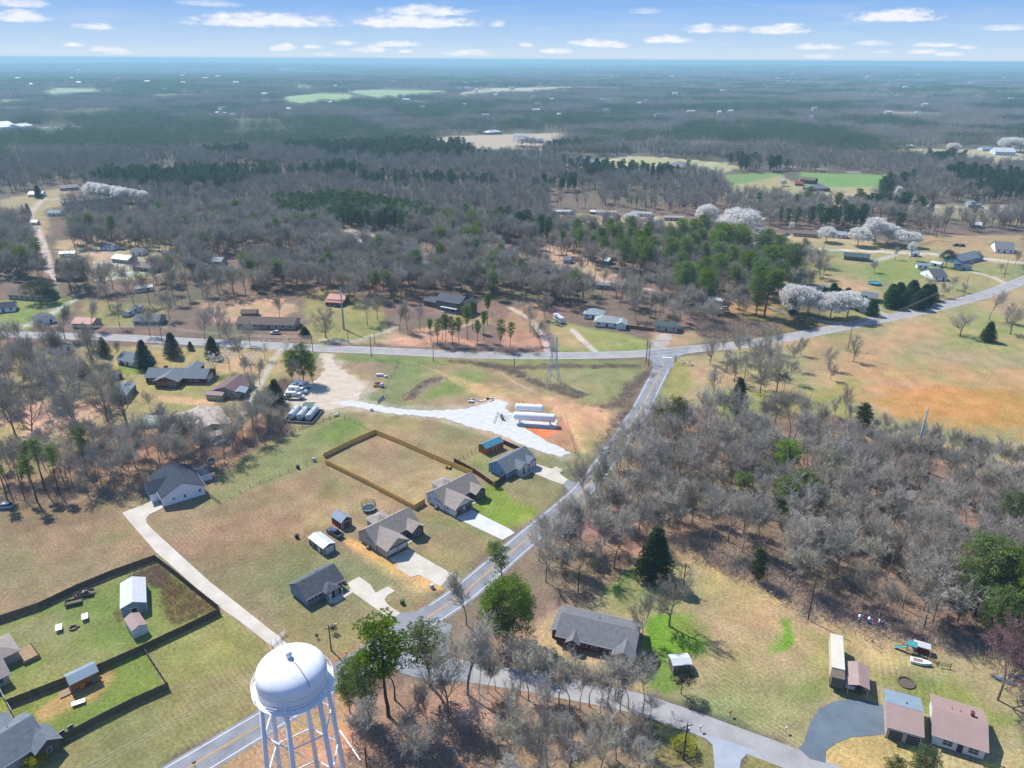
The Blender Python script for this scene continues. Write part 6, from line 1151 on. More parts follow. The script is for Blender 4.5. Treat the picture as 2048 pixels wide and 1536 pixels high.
# ---------------------------------------------------------------- trees
BARK = mat('bark', S(186,170,148), .95, S(112,98,88), .8); TWIG = mat('twigs', S(216,206,192), .95, S(172,162,148), .35, vary=.28); TWIG2 = mat('twigs_red', S(176,138,134), .95, S(140,108,104), .4); BARKP = mat('bark_pine', S(108,92,82), .95, S(78,64,58), .8)
TWIGF = mat('twigs_fine', S(200,190,178), .95, S(158,150,138), .35, vary=.25)
def leafm(n, c, d, sc_=.35, tl=.4):
    m = mat('leaf_' + n, c, .8, d, sc_, spec=.2, vary=0.0 if n.startswith('blossom') else .25); t = m.node_tree; b = t.nodes['Principled BSDF']; src = b.inputs['Base Color'].links[0].from_socket; o = [q for q in t.nodes if q.type == 'OUTPUT_MATERIAL'][0]
    tr_ = N(t, 'ShaderNodeBsdfTranslucent'); lk(t, src, tr_.inputs[0]); ms = N(t, 'ShaderNodeMixShader'); ms.inputs[0].default_value = tl; lk(t, b.outputs[0], ms.inputs[1]); lk(t, tr_.outputs[0], ms.inputs[2]); lk(t, ms.outputs[0], o.inputs[0]); return m
NEED = leafm('pine', S(160,178,82), S(100,124,56)); NEEDF = leafm('pine_far', S(110,132,88), S(72,94,70)); NEEDY = leafm('pine_yellow', S(150,160,44), S(96,116,40)); CED = leafm('cedar', S(104,118,76), S(66,82,56)); CEDG = leafm('cedar_green', S(90,122,72), S(56,84,54)); MAG = leafm('magnolia', S(60,78,58), S(28,40,30)); IVY = leafm('ivy', S(96,116,50), S(40,64,30)); SPR = leafm('spruce', S(78,104,96), S(44,66,62))
BLOS = leafm('blossom', (.82,.81,.77), (.70,.69,.65), .8, .45); BLOSP = leafm('blossom_pink', S(206,176,172), S(170,140,138)); YBUSH = leafm('yellow_bush', S(206,190,30), S(150,150,30)); YCROWN = leafm('light_evergreen', S(164,180,50), S(84,116,44), .5)
BRU = mat('brush_stems', S(226,204,184), .95, S(176,154,138), .5); BRUO = mat('brush_ochre', S(216,172,128), .95, S(160,120,96), .5)
rngs = np.random.RandomState
def tubes(segs, n):
    """segs: (k,8) p,q,r0,r1 -> verts, quads"""
    segs = np.asarray(segs); p, q, r0, r1 = segs[:, :3], segs[:, 3:6], segs[:, 6:7], segs[:, 7:8]
    d = q - p; d /= np.linalg.norm(d, axis=1, keepdims=True) + 1e-9
    u = np.cross(d, np.where(np.abs(d[:, 2:3]) < .9, [[0, 0, 1.]], [[1., 0, 0]])); u /= np.linalg.norm(u, axis=1, keepdims=True); v = np.cross(d, u)
    k = len(segs); V = np.zeros((k, 2, n, 3))
    for i in range(n):
        a_ = 2 * math.pi * i / n; o = u * math.cos(a_) + v * math.sin(a_); V[:, 0, i] = p + o * r0; V[:, 1, i] = q + o * r1
    b = np.arange(k)[:, None] * 2 * n; i = np.arange(n)[None]; j = (i + 1) % n
    F = np.stack([b + i, b + j, b + n + j, b + n + i], -1).reshape(-1, 4); return V.reshape(-1, 3), F
def merge_mesh(name, parts, m):
    V, F, o = [], [], 0
    for v, f in parts:
        if f.shape[1] == 3: f = np.concatenate([f, f[:, 2:3]], 1)
        V.append(v); F.append(f + o); o += len(v)
    V = np.concatenate(V); F = np.concatenate(F); tri = F[:, 2] == F[:, 3]
    me = bpy.data.meshes.new(name); me.vertices.add(len(V)); me.vertices.foreach_set('co', V.astype('f').ravel())
    ln = np.where(tri, 3, 4); st = np.concatenate([[0], np.cumsum(ln)[:-1]]); idx = F.ravel()[np.stack([np.ones_like(tri), np.ones_like(tri), np.ones_like(tri), ~tri], -1).ravel().astype(bool)]
    me.loops.add(len(idx)); me.loops.foreach_set('vertex_index', idx.astype('i')); me.polygons.add(len(F)); me.polygons.foreach_set('loop_start', st.astype('i')); me.materials.append(m); me.update(calc_edges=True); return me
def twig_tris(p, d, L, w_, rs_):
    """thin triangles from p along d"""
    k = len(p); s = np.cross(d, rs_.normal(size=(k, 3))); s /= np.linalg.norm(s, axis=1, keepdims=True) + 1e-9
    V = np.stack([p - s * w_[:, None], p + s * w_[:, None], p + d * L[:, None]], 1).reshape(-1, 3); return V, np.arange(3 * k).reshape(-1, 3)
def nrm(v): return v / (np.linalg.norm(v, axis=-1, keepdims=True) + 1e-9)
def bare_tree(seed, H, spread=.5, lv=(7, 6, 6, 7), r0=None, trunk_h=.28, tw=1.0, m=None):
    rs_ = rngs(seed); r0 = r0 or H * .016; seg = []; fine = []
    p = np.zeros(3); d = np.array([0, 0, 1.]); pts = []; n0 = 7
    for i in range(n0):
        q = p + d * H * .62 / n0; ra, rb = r0 * (1 - i / n0 * .75), r0 * (1 - (i + 1) / n0 * .75); seg.append([*p, *q, ra, rb]); 
        if i / n0 > trunk_h: pts.append((q.copy(), d.copy(), rb))
        p = q; d = nrm(d + rs_.normal(size=3) * [.09, .09, .02])
    lvl = []
    for a_, (q, dd, rb) in enumerate(pts):
        for k in range(2 if a_ < len(pts) - 1 else 3):
            az_ = rs_.uniform(0, 6.283); up = rs_.uniform(.55, 1.15); v = nrm(np.array([math.cos(az_) * spread * 1.5, math.sin(az_) * spread * 1.5, up])); lvl.append((q, v, H * rs_.uniform(.3, .42) * (1 - .25 * a_ / len(pts)), rb * .62))
    cur = lvl
    for L_ in range(3):
        nx = []
        for (q, v, ln, r) in cur:
            ns = 4 if L_ == 0 else 3; p = q; dd = v
            for i in range(ns):
                q2 = p + dd * ln / ns; ra, rb = r * (1 - i / ns * .7), r * (1 - (i + 1) / ns * .7); (seg if L_ < 2 else fine).append([*p, *q2, max(ra, .03), max(rb, .02)])
                for k in range(2 if L_ < 2 else 0):
                    o = nrm(rs_.normal(size=3)); o = o - dd * (o @ dd); w_ = nrm(dd * .95 + nrm(o) * .85 + np.array([0, 0, .22])); nx.append((q2, w_, ln * rs_.uniform(.38, .58), rb * .7))
                if L_ == 2: nx.append((q2, dd, ln, rb))
                p = q2; dd = nrm(dd + rs_.normal(size=3) * .13 + [0, 0, .06])
        cur = nx
    # fine twigs
    P = np.array([c[0] for c in cur]); D = np.array([c[1] for c in cur]); L = np.array([c[2] for c in cur])
    rep = 3; P = np.repeat(P, rep, 0); D = np.repeat(D, rep, 0); L = np.repeat(L, rep)
    D = nrm(D + rs_.normal(size=D.shape) * .62 + [0, 0, .18]); tl = rs_.uniform(.6, 1.25, len(P)) * H * .052
    P = P - D * tl[:, None] * .05; v1 = twig_tris(P, D, tl, np.full(len(P), .019 * tw), rs_)
    P2 = P + D * tl[:, None] * .45; D2 = nrm(D + rs_.normal(size=P2.shape) * .6); v2 = twig_tris(P2, D2, tl * .6, np.full(len(P2), .016 * tw), rs_)
    tm = merge_mesh('trunk', [tubes(seg, 5)], BARK); cm = merge_mesh('crown', [tubes(fine, 3), v1, v2], m or TWIG); return tm, cm
def clump_tris(C, rad, n, size, rs_, flat=1.0, up=.5):
    """leaf-sized triangles round clump centres"""
    k = len(C); o = nrm(rs_.normal(size=(k, n, 3))) * (rs_.uniform(.25, 1, (k, n, 1)) ** .5) * np.asarray(rad).reshape(-1, 1, 1) * [1, 1, flat]
    P = (C[:, None] + o).reshape(-1, 3); dirs = nrm(nrm(o.reshape(-1, 3)) + rs_.normal(size=P.shape) * .6 + [0, 0, up]); side = nrm(np.cross(dirs, rs_.normal(size=P.shape))); s = rs_.uniform(.6, 1.4, (len(P), 1)) * size
    V = np.stack([P - side * s * .42, P + side * s * .42, P + dirs * s], 1).reshape(-1, 3); return V, np.arange(len(V)).reshape(-1, 3)
def pine_tree(seed, H, cr=3.4, base=.5, m=None, nb=46, leaf=.34, cl=52):
    rs_ = rngs(seed); seg = []; p = np.zeros(3); d = np.array([0, 0, 1.]); path = [p]
    for i in range(9):
        q = p + d * H * .96 / 9; seg.append([*p, *q, H * .0145 * (1 - i / 10), H * .0145 * (1 - (i + 1) / 10)]); p = q; path.append(p); d = nrm(d + rs_.normal(size=3) * [.045, .045, .01])
    path = np.array(path); C = []; R_ = []
    for k in range(nb):
        t_ = base + (1 - base) * (k + rs_.uniform(0, 1)) / nb; z = t_ * 9 * .999; i = int(z); b = path[i] + (path[min(i + 1, 9)] - path[i]) * (z - i)
        f_ = math.sin(math.pi * min(1, (1.0 - t_) / (1 - base) * .86 + .12)) ** .7; az_ = k * 2.4 + rs_.uniform(-.5, .5); ln = cr * f_ * rs_.uniform(.55, 1.12)
        e = b + np.array([math.cos(az_) * ln, math.sin(az_) * ln, ln * rs_.uniform(.1, .5)]); seg.append([*b, *e, .06 + .008 * H * f_ * .4, .03]); C.append(e); R_.append(rs_.uniform(.7, 1.15) * (.45 + cr * .17))
        if ln > cr * .6: m_ = b + (e - b) * .58 + [0, 0, .25]; C.append(m_); R_.append(.4 + cr * .13)
    for k in range(5): C.append(path[-1] + rs_.normal(size=3) * [.5, .5, .35]); R_.append(.75)
    C = np.array(C); v = clump_tris(C, R_, cl, leaf, rs_, .62, .5)
    return merge_mesh('trunk', [tubes(seg, 6)], BARKP), merge_mesh('crown', [v], m or NEED)
def cone_tree(seed, H, cr, m, base=.06, nb=150, leaf=.3, cl=34, power=.75):
    rs_ = rngs(seed); seg = [[0, 0, 0, 0, 0, H * .95, H * .018, .03]]; C = []; R_ = []
    for k in range(nb):
        t_ = base + (1 - base) * ((k + .5) / nb) ** 1.15; rr = cr * (1 - t_) ** power * min(1, (t_ - base) * 7 + .55) * rs_.uniform(.72, 1.1); az_ = k * 2.39996 + rs_.uniform(-.3, .3); C.append([math.cos(az_) * rr, math.sin(az_) * rr, t_ * H]); R_.append(.3 + cr * .17 * (1.25 - t_))
        if k % 3 == 0: seg.append([0, 0, t_ * H - .3, C[-1][0], C[-1][1], C[-1][2], .05, .02]); C.append([C[-1][0] * .5, C[-1][1] * .5, t_ * H]); R_.append(.3 + cr * .2)
    return merge_mesh('trunk', [tubes(seg, 5)], BARKP), merge_mesh('crown', [clump_tris(np.array(C), R_, cl, leaf, rs_, .9, .55)], m)
def ball_tree(seed, H, cr, m, nb=120, leaf=.24, cl=40, zc_=None, flat=.85, layered=False, trunk=.3):
    rs_ = rngs(seed); cz = zc_ or H - cr * flat; seg = [[0, 0, 0, 0, 0, cz, H * .022, H * .012]]; o = nrm(rs_.normal(size=(nb, 3))); o[:, 2] = np.where(o[:, 2] < -.55, -o[:, 2], o[:, 2])
    if layered: o[:, 2] = np.round(o[:, 2] * 4) / 4 + rs_.uniform(-.04, .04, nb)
    f_ = rs_.uniform(.62, 1.0, (nb, 1)); C = o * f_ * [cr, cr, cr * flat] + [0, 0, cz]
    for c_ in C[::3]: b = np.array([0, 0, cz - cr * flat * .7]); seg.append([*b, *(c_ * .5 + b * .5 + [0, 0, .4]), H * .009, .05]); seg.append([*(c_ * .5 + b * .5 + [0, 0, .4]), *c_, .05, .02])
    V = clump_tris(C, np.full(nb, cr * .2 + .18), cl, leaf, rs_, .5 if layered else .8, .3)
    return merge_mesh('trunk', [tubes(seg, 5)], BARK), merge_mesh('crown', [V], m)
LIB = {}
LIB['bare'] = [bare_tree(10 + i, 15, s_, trunk_h=t_) for i, (s_, t_) in enumerate([(.42, .2), (.55, .2), (.5, .3), (.38, .3), (.6, .15), (.46, .25)])]
LIB['slim'] = [bare_tree(40 + i, 15, .24, trunk_h=.46, r0=.19) for i in range(4)]
LIB['oak'] = [bare_tree(60 + i, 15, .75, trunk_h=.12, r0=.34) for i in range(3)]
LIB['redtree'] = [bare_tree(70, 15, .6, trunk_h=.1, m=TWIG2, tw=1.3)]
LIB['pine'] = [pine_tree(80 + i, 20, cr=c_, base=b_) for i, (c_, b_) in enumerate([(3.3, .5), (4.0, .42), (2.8, .58), (3.8, .36)])]
LIB['bushypine'] = [pine_tree(90 + i, 20, cr=5.2, base=.2, nb=90, cl=64) for i in range(3)]
LIB['thinpine'] = [pine_tree(95 + i, 20, cr=1.9, base=.62, nb=24, cl=36) for i in range(3)]
LIB['yellowpine'] = [pine_tree(98, 20, cr=4.6, base=.3, m=NEEDY, nb=70)]
LIB['farpine'] = [pine_tree(100 + i, 18, cr=3.2, base=.25, m=NEEDF, nb=30, cl=22, leaf=.6) for i in range(3)]
LIB['youngpine'] = [pine_tree(104 + i, 18, cr=3.0, base=.2, m=leafm('young_pine', S(124,146,84), S(78,102,60)), nb=30, cl=22, leaf=.6) for i in range(3)]; LIB['cedar'] = [cone_tree(110 + i, 10, c_, CED) for i, c_ in enumerate([3.0, 2.3])]; LIB['greencedar'] = [cone_tree(113, 10, 3.4, CEDG, nb=200, power=.55)]; LIB['spruce'] = [cone_tree(115 + i, 10, 3.2, SPR) for i in range(2)]
LIB['round'] = [ball_tree(120, 10, 4.4, CEDG, nb=170)]; LIB['magnolia'] = [ball_tree(121, 10, 3.9, MAG, nb=110)]
LIB['blossom'] = [ball_tree(125 + i, 10, c_, BLOS, nb=130, leaf=.4, cl=56) for i, c_ in enumerate([4.6, 5.2])]; LIB['blossomthin'] = [ball_tree(128, 10, 3.6, BLOS, nb=80, leaf=.3, cl=30)]; LIB['sparseblossom'] = [(bare_tree(128, 10, .5)[0], merge_mesh('crown', [clump_tris(rngs(3).normal(size=(60, 3)) * [1.9, 1.9, 1.6] + [0, 0, 6.6], np.full(60, .55), 22, .2, rngs(4), .8, .4)], BLOS))]; LIB['pinkblossom'] = [ball_tree(129, 10, 5.0, BLOSP, nb=80, leaf=.14, cl=26)]
LIB['bigevergreen'] = [ball_tree(131, 16, 5.3, YCROWN, nb=260, leaf=.3, cl=60, flat=1.45, layered=True)]
LIB['bush'] = [ball_tree(133, 2, 1.2, YBUSH, nb=50, leaf=.12, cl=40, flat=.75)]; LIB['greenbush'] = [ball_tree(134, 2, 1.2, MAG, nb=40, leaf=.12, cl=40, flat=.75)]
LIB['ivytree'] = [pine_tree(135, 12, cr=2.6, base=.1, m=IVY, nb=46)]
HGT = dict(bare=15, slim=15, oak=15, redtree=15, pine=20, bushypine=20, thinpine=20, yellowpine=20, farpine=18, youngpine=18, cedar=10, greencedar=10, spruce=10, round=10, magnolia=10, blossom=10, blossomthin=10, sparseblossom=10, pinkblossom=10, bigevergreen=16, bush=2, greenbush=2, ivytree=12)
NAME = dict(bare='bare_tree', slim='bare_tree', oak='bare_tree', redtree='bare_tree', pine='pine_tree', bushypine='pine_tree', thinpine='pine_tree', yellowpine='pine_tree', farpine='pine_tree', youngpine='pine_tree', cedar='cedar_tree', greencedar='cedar_tree', spruce='spruce_tree', round='evergreen_tree', magnolia='magnolia_tree', blossom='blossom_tree', blossomthin='blossom_tree', sparseblossom='blossom_tree', pinkblossom='blossom_tree', bigevergreen='evergreen_tree', bush='bush', greenbush='bush', ivytree='ivy_covered_tree')
rnd = random.Random(77)
def tree(kind, x, y, h, label, group=None, wf=1.0, var=None, z=0.0, rz=None):
    t_ = thing(NAME[kind], label, NAME[kind].replace('_', ' ').replace('bush', 'shrub'), (x, y, z), rnd.uniform(0, 6.28) if rz is None else rz, group)
    s = h / HGT[kind]; t_.scale = (s * wf, s * wf, s); v = LIB[kind][rnd.randrange(len(LIB[kind])) if var is None else var]
    for n_, me in zip(('trunk', 'crown'), v): o = bpy.data.objects.new(n_, me); COL.objects.link(o); o.parent = t_
    return t_
# single trees: kind, base px, top px (or height), label, width factor
ONE = [
 ('bigevergreen', (1015,1288), (1013,1157), 'great rounded yellow-green evergreen at the road bend', 1.0), ('pine', (861,1374), (858,1232), 'tall single pine at the mouth of the side road', 1.35), ('pine', (1004,1165), (1006,1080), 'pine beside the bare saplings along the diagonal road', 1.15),
 ('pine', (777,1432), (757,1247), 'tallest pine of the cluster beside the water tower', 1.25), ('bushypine', (738,1440), (748,1305), 'bushy pine in the middle of the cluster beside the water tower', .75), ('bushypine', (700,1425), (693,1335), 'low bushy pine nearest the water tower', .9), ('thinpine', (790,1400), (790,1310), 'slender pine on the road side of the cluster beside the water tower', 1.3),
 ('cedar', (1307,1155), (1310,1058), 'large dark cedar at the edge of the clearing', 1.4), ('magnolia', (1362,1388), (1362,1336), 'dark round magnolia beside the little open shelter', .9), ('oak', (1338,1252), (1345,1138), 'spreading bare tree casting a long shadow over bright grass', .75), ('bare', (1284,1280), (1291,1185), 'bare young tree behind the brick ranch house', .6),
 ('bush', (1367,1500), 2.6, 'bright yellow flowering bush beside the side road', 1.5), ('greenbush', (668,1266), 2.2, 'small conical shrub near the street lamp', .6), ('greenbush', (634,1277), 1.2, 'tiny sapling shrub left of the street lamp', .5), ('bush', (76,1523), 2.0, 'yellow shrub in front of the charcoal-roofed house', 1.8), ('greenbush', (994,975), 2.2, 'dark shrub at the meeting of the brown fences', .9),
 ('cedar', (1474,822), (1478,757), 'dark cedar among bare trees right of the diagonal road', 1.0), ('cedar', (1974,682), (1973,643), 'rounded dark cedar in the right meadow', 1.7), ('ivytree', (1724,865), (1724,806), 'ivy-covered green tree at the edge of the orange meadow', 1.0), ('oak', (1920,671), (1920,620), 'bare spreading tree beside the rounded dark cedar', 1.1), ('oak', (2020,668), (2022,600), 'tall bare tree at the right edge of the meadow', .9), ('bare', (1978,640), (1978,580), 'bare tree between meadow and road at right', 1.0),
 ('ivytree', (1515,1165), (1524,1100), 'dark ivy-clad tree at the edge of the woods', .8), ('pine', (1192,985), (1193,925), 'pine crown overhanging the diagonal road', 1.5), ('bushypine', (1352,884), (1363,797), 'rounded pine, rightmost of the roadside pair', .8), ('bushypine', (1322,882), (1326,818), 'rounded pine, leftmost of the roadside pair', .8),
 ('pine', (1568,978), (1571,883), 'open-crowned pine in the right woods', 1.6), ('bushypine', (1662,968), (1662,899), 'bright green pine top right of the open-crowned pine', 1.4), ('yellowpine', (1604,1048), (1608,940), 'yellow-green pine in the right woods', 1.2), ('bushypine', (1572,1058), (1572,960), 'deep green pine left of the yellow-green pine', 1.2), ('pine', (1492,1013), (1490,945), 'small pine crown at the left of the right woods', 1.4), ('pine', (1524,988), (1524,925), 'small olive pine crown in the right woods', 1.2),
 ('bushypine', (2015,1100), (2012,975), 'big pine crown at the right edge, uppermost', 1.0), ('bushypine', (1950,1230), (1940,1062), 'tallest pine of the right-hand clump', 1.05), ('bushypine', (2000,1240), (2000,1085), 'pine at the back right of the right-hand clump', 1.05), ('bushypine', (1915,1245), (1908,1130), 'pine on the left flank of the right-hand clump', .85), ('bushypine', (1975,1285), (1970,1160), 'front pine of the right-hand clump', 1.05), ('bushypine', (2030,1290), (2032,1150), 'rightmost front pine of the right-hand clump', .85),
 ('bushypine', (1830,1600), (1822,1478), 'pine crown rising from the bottom edge', .75), ('bushypine', (1955,1640), (1948,1520), 'low pine crown at the bottom right', .8), ('bushypine', (1770,1600), (1768,1505), 'left pine crown at the bottom edge', .7), ('redtree', (1995,1400), (2000,1245), 'reddish bare tree spreading over the canoes', 1.0),
 ('spruce', (210,712), (208,675), 'small dark spruce left of the road driveway', 1.1), ('spruce', (292,737), (289,681), 'dark blue-green spruce behind the white cottage', 1.1), ('spruce', (347,713), (345,666), 'tall dark spruce beside the main road', 1.2), ('spruce', (382,700), (382,683), 'little round evergreen beside the main road', 1.3), ('cedar', (427,715), (426,674), 'dark cedar behind small white blossom trees', 1.6), ('spruce', (172,755), (170,722), 'dark evergreen left of the small shed', 1.3),
 ('bushypine', (608,765), (606,688), 'dense spreading pine left of the gravel lot', .9), ('bushypine', (585,765), (585,700), 'second dense pine left of the gravel lot', .8), ('bushypine', (625,765), (622,705), 'right dense pine beside the gravel lot', .8), ('cedar', (553,808), (551,760), 'dark bushy evergreen behind the parked trucks', 1.3),
 ('oak', (652,676), (650,616), 'round-crowned bare tree on the grass in front of the wide ranch', 1.15), ('cedar', (610,672), (610,654), 'wide dark hedge tree beside the main road', 2.6), ('round', (82,605), (82,562), 'dark spreading evergreen above the brown ranch', 1.6), ('round', (104,607), (106,578), 'round dark evergreen right of the brown ranch', 1.1), ('cedar', (122,549), (121,518), 'small dark cedar in the forked clearing', 1.5), ('cedar', (58,430), (84,405), 'dark tree behind the white-roofed bungalow', 1.0), ('cedar', (78,396), (80,370), 'dark pine behind the far left bungalow', 1.4),
 ('magnolia', (1891,534), (1891,500), 'round dark tree beside the blue house', 1.2), ('pine', (1528,637), (1527,534), 'tallest pine at the edge of the mid grove', 1.3), ('bushypine', (1512,630), (1495,530), 'broad pine behind the tallest grove pine', .9), ('cedar', (1583,627), (1583,583), 'dark pointed cedar in front of white blossom trees', 1.2), ('greenbush', (1610,650), 3, 'green thicket beside the lane mouth', 3), ('bare', (1748,545), (1745,520), 'small bare tree on the right distance lawn', 1.3), ('oak', (1642,535), (1640,492), 'round bare tree behind the light blue bungalow', 1.2),
 ('blossom', (1476,470), (1476,425), 'giant round white blossom tree between mobile homes', 1.4), ('blossom', (1412,447), (1412,414), 'white blossom tree in the mobile home row', 1.0), ('blossom', (1262,452), (1260,430), 'white flowering tree below the mint-roofed home', 1.1), ('blossom', (1307,456), (1307,438), 'small white flowering tree by the lane', 1.2), ('blossom', (1652,484), (1653,458), 'rounded white blossom tree left of the tall blossom pair', 1.15), ('blossom', (1715,492), (1712,460), 'white blossom tree, left of the tall pair', 1.1), ('blossom', (1748,488), (1750,442), 'tallest white blossom tree by the lane', 1.0), ('blossom', (1775,486), (1770,452), 'white blossom tree right behind the tallest one', 1.0), ('blossom', (1800,493), (1800,465), 'wide white blossom tree right of the tall pair', 1.3), ('blossom', (1822,494), (1822,468), 'rightmost white blossom tree of the lane', 1.0), ('blossomthin', (1820,520), (1822,484), 'slim white blossom tree beside the small white shed', .7), ('blossomthin', (1582,465), (1583,444), 'slim pale green-white tree between mobile homes', .7),
 ('blossom', (1588,628), (1590,577), 'white blossom tree behind the pointed cedar', .9), ('blossom', (1614,632), (1614,582), 'second white blossom tree beside the pointed cedar', .8), ('blossom', (1660,637), (1662,592), 'white blossom tree in the middle of the lane row', 1.0), ('blossom', (1694,637), (1696,590), 'rightmost white blossom tree of the lane row', 1.1), ('blossomthin', (1636,640), (1638,600), 'thin blossom tree in the lane row', 1.0), ('sparseblossom', (503,745), (505,700), 'thin white blossom tree in the yard of the brick ranch', 1.0), ('sparseblossom', (432,748), (425,703), 'white-blossomed tree behind the brick ranch', 1.0), ('sparseblossom', (460,742), (458,694), 'second white-blossomed tree behind the brick ranch', .8), ('sparseblossom', (530,720), (530,678), 'white blossom tree close to the main road', .9), ('sparseblossom', (572,712), (572,676), 'white blossom tree beside the road pole', .9),
 ('pinkblossom', (1275,658), (1272,630), 'pinkish budding tree right of the white ranch house', 1.2), ('blossom', (1795,400), (1733+5,372), 'white blossom tree by the dark copse', .6), ('blossom', (1905,305), (1905,288), 'round white blossom tree far right', 1.2), ('blossom', (2018,303), (2018,278), 'big white blossom tree at the far right edge', 1.4), ('blossom', (2040,303), (2042,280), 'white blossom tree cut by the far right edge', 1.2), ('blossom', (1565,372), (1564,360), 'pale round tree on the green field', 1.0),
]
for i in range(9): ONE.append(('blossom', (188 + i * 12.5, 399 + i * 1.0 + (i % 3)), (188 + i * 12.5, 369 + i * 2.0), 'white blossom tree in the long far-left row', .9))
for i in range(6): ONE.append(('blossom', (1035 + i * 9, 291 + (i % 2) * 3), (1035 + i * 9, 270 + i * 1.5), 'white blossom tree beside the pale far field', .9))
for i in range(10): ONE.append(('greencedar', (1664 + i * 8.5 + (i % 2) * 2, 598 + i * 3.6), rnd.uniform(6, 9.5), 'dark evergreen in the left hedge row of the right distance', 1.3))
for i in range(13): ONE.append(('greencedar', (1782 + (i % 7) * 13, 600 + (i // 7) * 12 + (i % 3) * 3), rnd.uniform(6.5, 11), 'dark evergreen in the broad clump beside the road', 1.4))
LEFTP = [(50,1000,925),(75,1005,905),(92,985,875),(60,965,885),(175,955,845),(170,930,848),(120,990,890),(15,1000,900),(0,975,930),(22,990,915)]
for i, (x, y, t_) in enumerate(LEFTP): ONE.append(('thinpine', (x, y), (x - 18 + i % 3 * 3, t_), 'slender pine in the tree row left of the white house', 1.15))
STREET = [('bare', (933,1250), (930,1147), 'bare tree leaning over the diagonal road', .8)] + [('slim', (x, y), (x - 2 + (k * 7) % 5, y - h), 'slender bare tree in the row beside the side road', 1.0) for k, (x, y, h) in enumerate([(958,1388,75),(976,1385,66),(990,1380,60),(937,1390,110),(1057,1400,95),(1083,1392,85),(1118,1408,95),(1139,1415,90),(1160,1420,82),(1178,1412,88),(1215,1420,96),(1240,1425,90),(1256,1420,85),(1285,1428,95),(1230,1400,80),(1040,1390,100),(1300,1440,60),(1095,1410,70),(1200,1428,70)])]
ONE += STREET
ONE += [('bare', (x, y), (x + 2, y - h), 'bare tree with long shadow in the clay-floored grove', .8) for x, y, h in [(1018,1520,110),(1075,1560,130),(1138,1560,120),(1200,1550,110),(1232,1520,90),(897,1440,160),(935,1388,150),(860,1470,90),(1270,1500,80)]]
ONE += [('bare', (x, y), (x + 1, y - h), 'bare tree along the upper diagonal road', .75) for x, y, h in [(1092,1164,105),(1078,1122,90),(1105,1120,85),(1135,1128,90),(1165,1118,85),(1160,1080,80),(1225,935,60),(1282,960,90),(1240,935,80),(1262,930,90),(1205,1010,80),(1215,1050,90),(1180,1055,80),(1130,1090,80),(1090,1095,70),(1246,905,60),(1160,1148,60)]]
ONE += [('oak', (x, y), (x + 1, y - h), 'bare tree standing apart in the meadow right of the junction', .7) for x, y, h in [(1427,788,60),(1520,786,90),(1553,784,95),(1468,765,60),(1510,740,70),(1601,710,40),(1656,738,50),(1707,722,52),(1660,760,40),(1445,700,30),(1480,700,50),(1530,705,50),(1420,730,60)]]
ONE += [('bare', (x, y), (x + 1, y - h), 'bare tree in the hedgerow below the orange meadow', .7) for x, y, h in [(1866,905,60),(1900,915,62),(1930,920,58),(1947,923,56),(1970,925,50),(1997,936,66),(2035,945,70),(1668,836,46),(1700,855,50),(1690,830,60)]]
ONE += [('oak', (x, y), (x - 6, y - h), 'big bare oak over pale ground', .75) for x, y, h in [(160,875,150),(68,880,110),(30,868,120),(255,850,110),(215,842,110),(185,725,75),(185,700,60),(175,700,40),(120,700,60),(60,760,90),(110,800,110),(20,790,90)]]
ONE += [('bare', (x, y), (x, y - h), 'bare tree beside the buildings left of the depot', .8) for x, y, h in [(345,900,75),(375,905,70),(515,850,60),(530,830,60),(548,870,50),(570,860,50),(505,790,50),(490,750,40),(300,820,40),(520,770,50),(480,720,50),(400,880,60),(600,770,60),(20,700,60),(90,690,60),(235,720,40)]]
ONE += [('bare', (x, y), (x, y - h), 'bare roadside tree north of the main road', .9) for x, y, h in [(130,678,70),(185,660,60),(240,655,55),(300,672,60),(410,680,60),(440,675,70),(270,615,70),(300,610,70),(350,610,70),(380,600,60),(340,640,60),(420,620,60),(220,620,60),(440,600,60),(735,650,60),(755,640,55),(705,610,50),(800,665,60),(815,660,50),(840,660,50),(500,690,50),(460,690,55),(560,640,50),(1060,665,60),(1090,640,55),(1080,690,50),(1155,600,40),(1240,615,50),(1270,640,55),(1300,640,50),(1320,630,50),(1345,650,50),(1380,655,50),(1400,650,45),(1425,655,55),(1360,640,50)]]
ONE += [('pine', (x, y), (x, y - h), 'young pine in the stand above the main road cutting', .8) for x, y, h in [(862,684,48),(875,690,55),(892,688,60),(905,692,58),(918,690,55),(935,680,70),(955,690,50),(968,680,60),(975,650,60),(1000,700,60),(1020,695,50),(885,680,50),(945,660,60)]]
ONE += [('bare', (x, y), (x, y - h), 'small bare yard tree in the right distance', 1.0) for x, y, h in [(1860,588,35),(1905,578,28),(1942,540,20),(1925,585,20),(1955,520,20),(1600,590,35),(1620,570,30),(1885,595,30),(1820,600,25),(1790,520,25),(2000,545,20),(2030,530,30)]]
ORD = ['first', 'second', 'third', 'fourth', 'fifth', 'sixth', 'seventh', 'eighth', 'ninth', 'tenth', 'eleventh', 'twelfth', 'thirteenth', 'fourteenth', 'fifteenth', 'sixteenth', 'seventeenth', 'eighteenth', 'nineteenth']
CNT = {}
for o in ONE: CNT.setdefault(o[3], []).append(o[1][0])
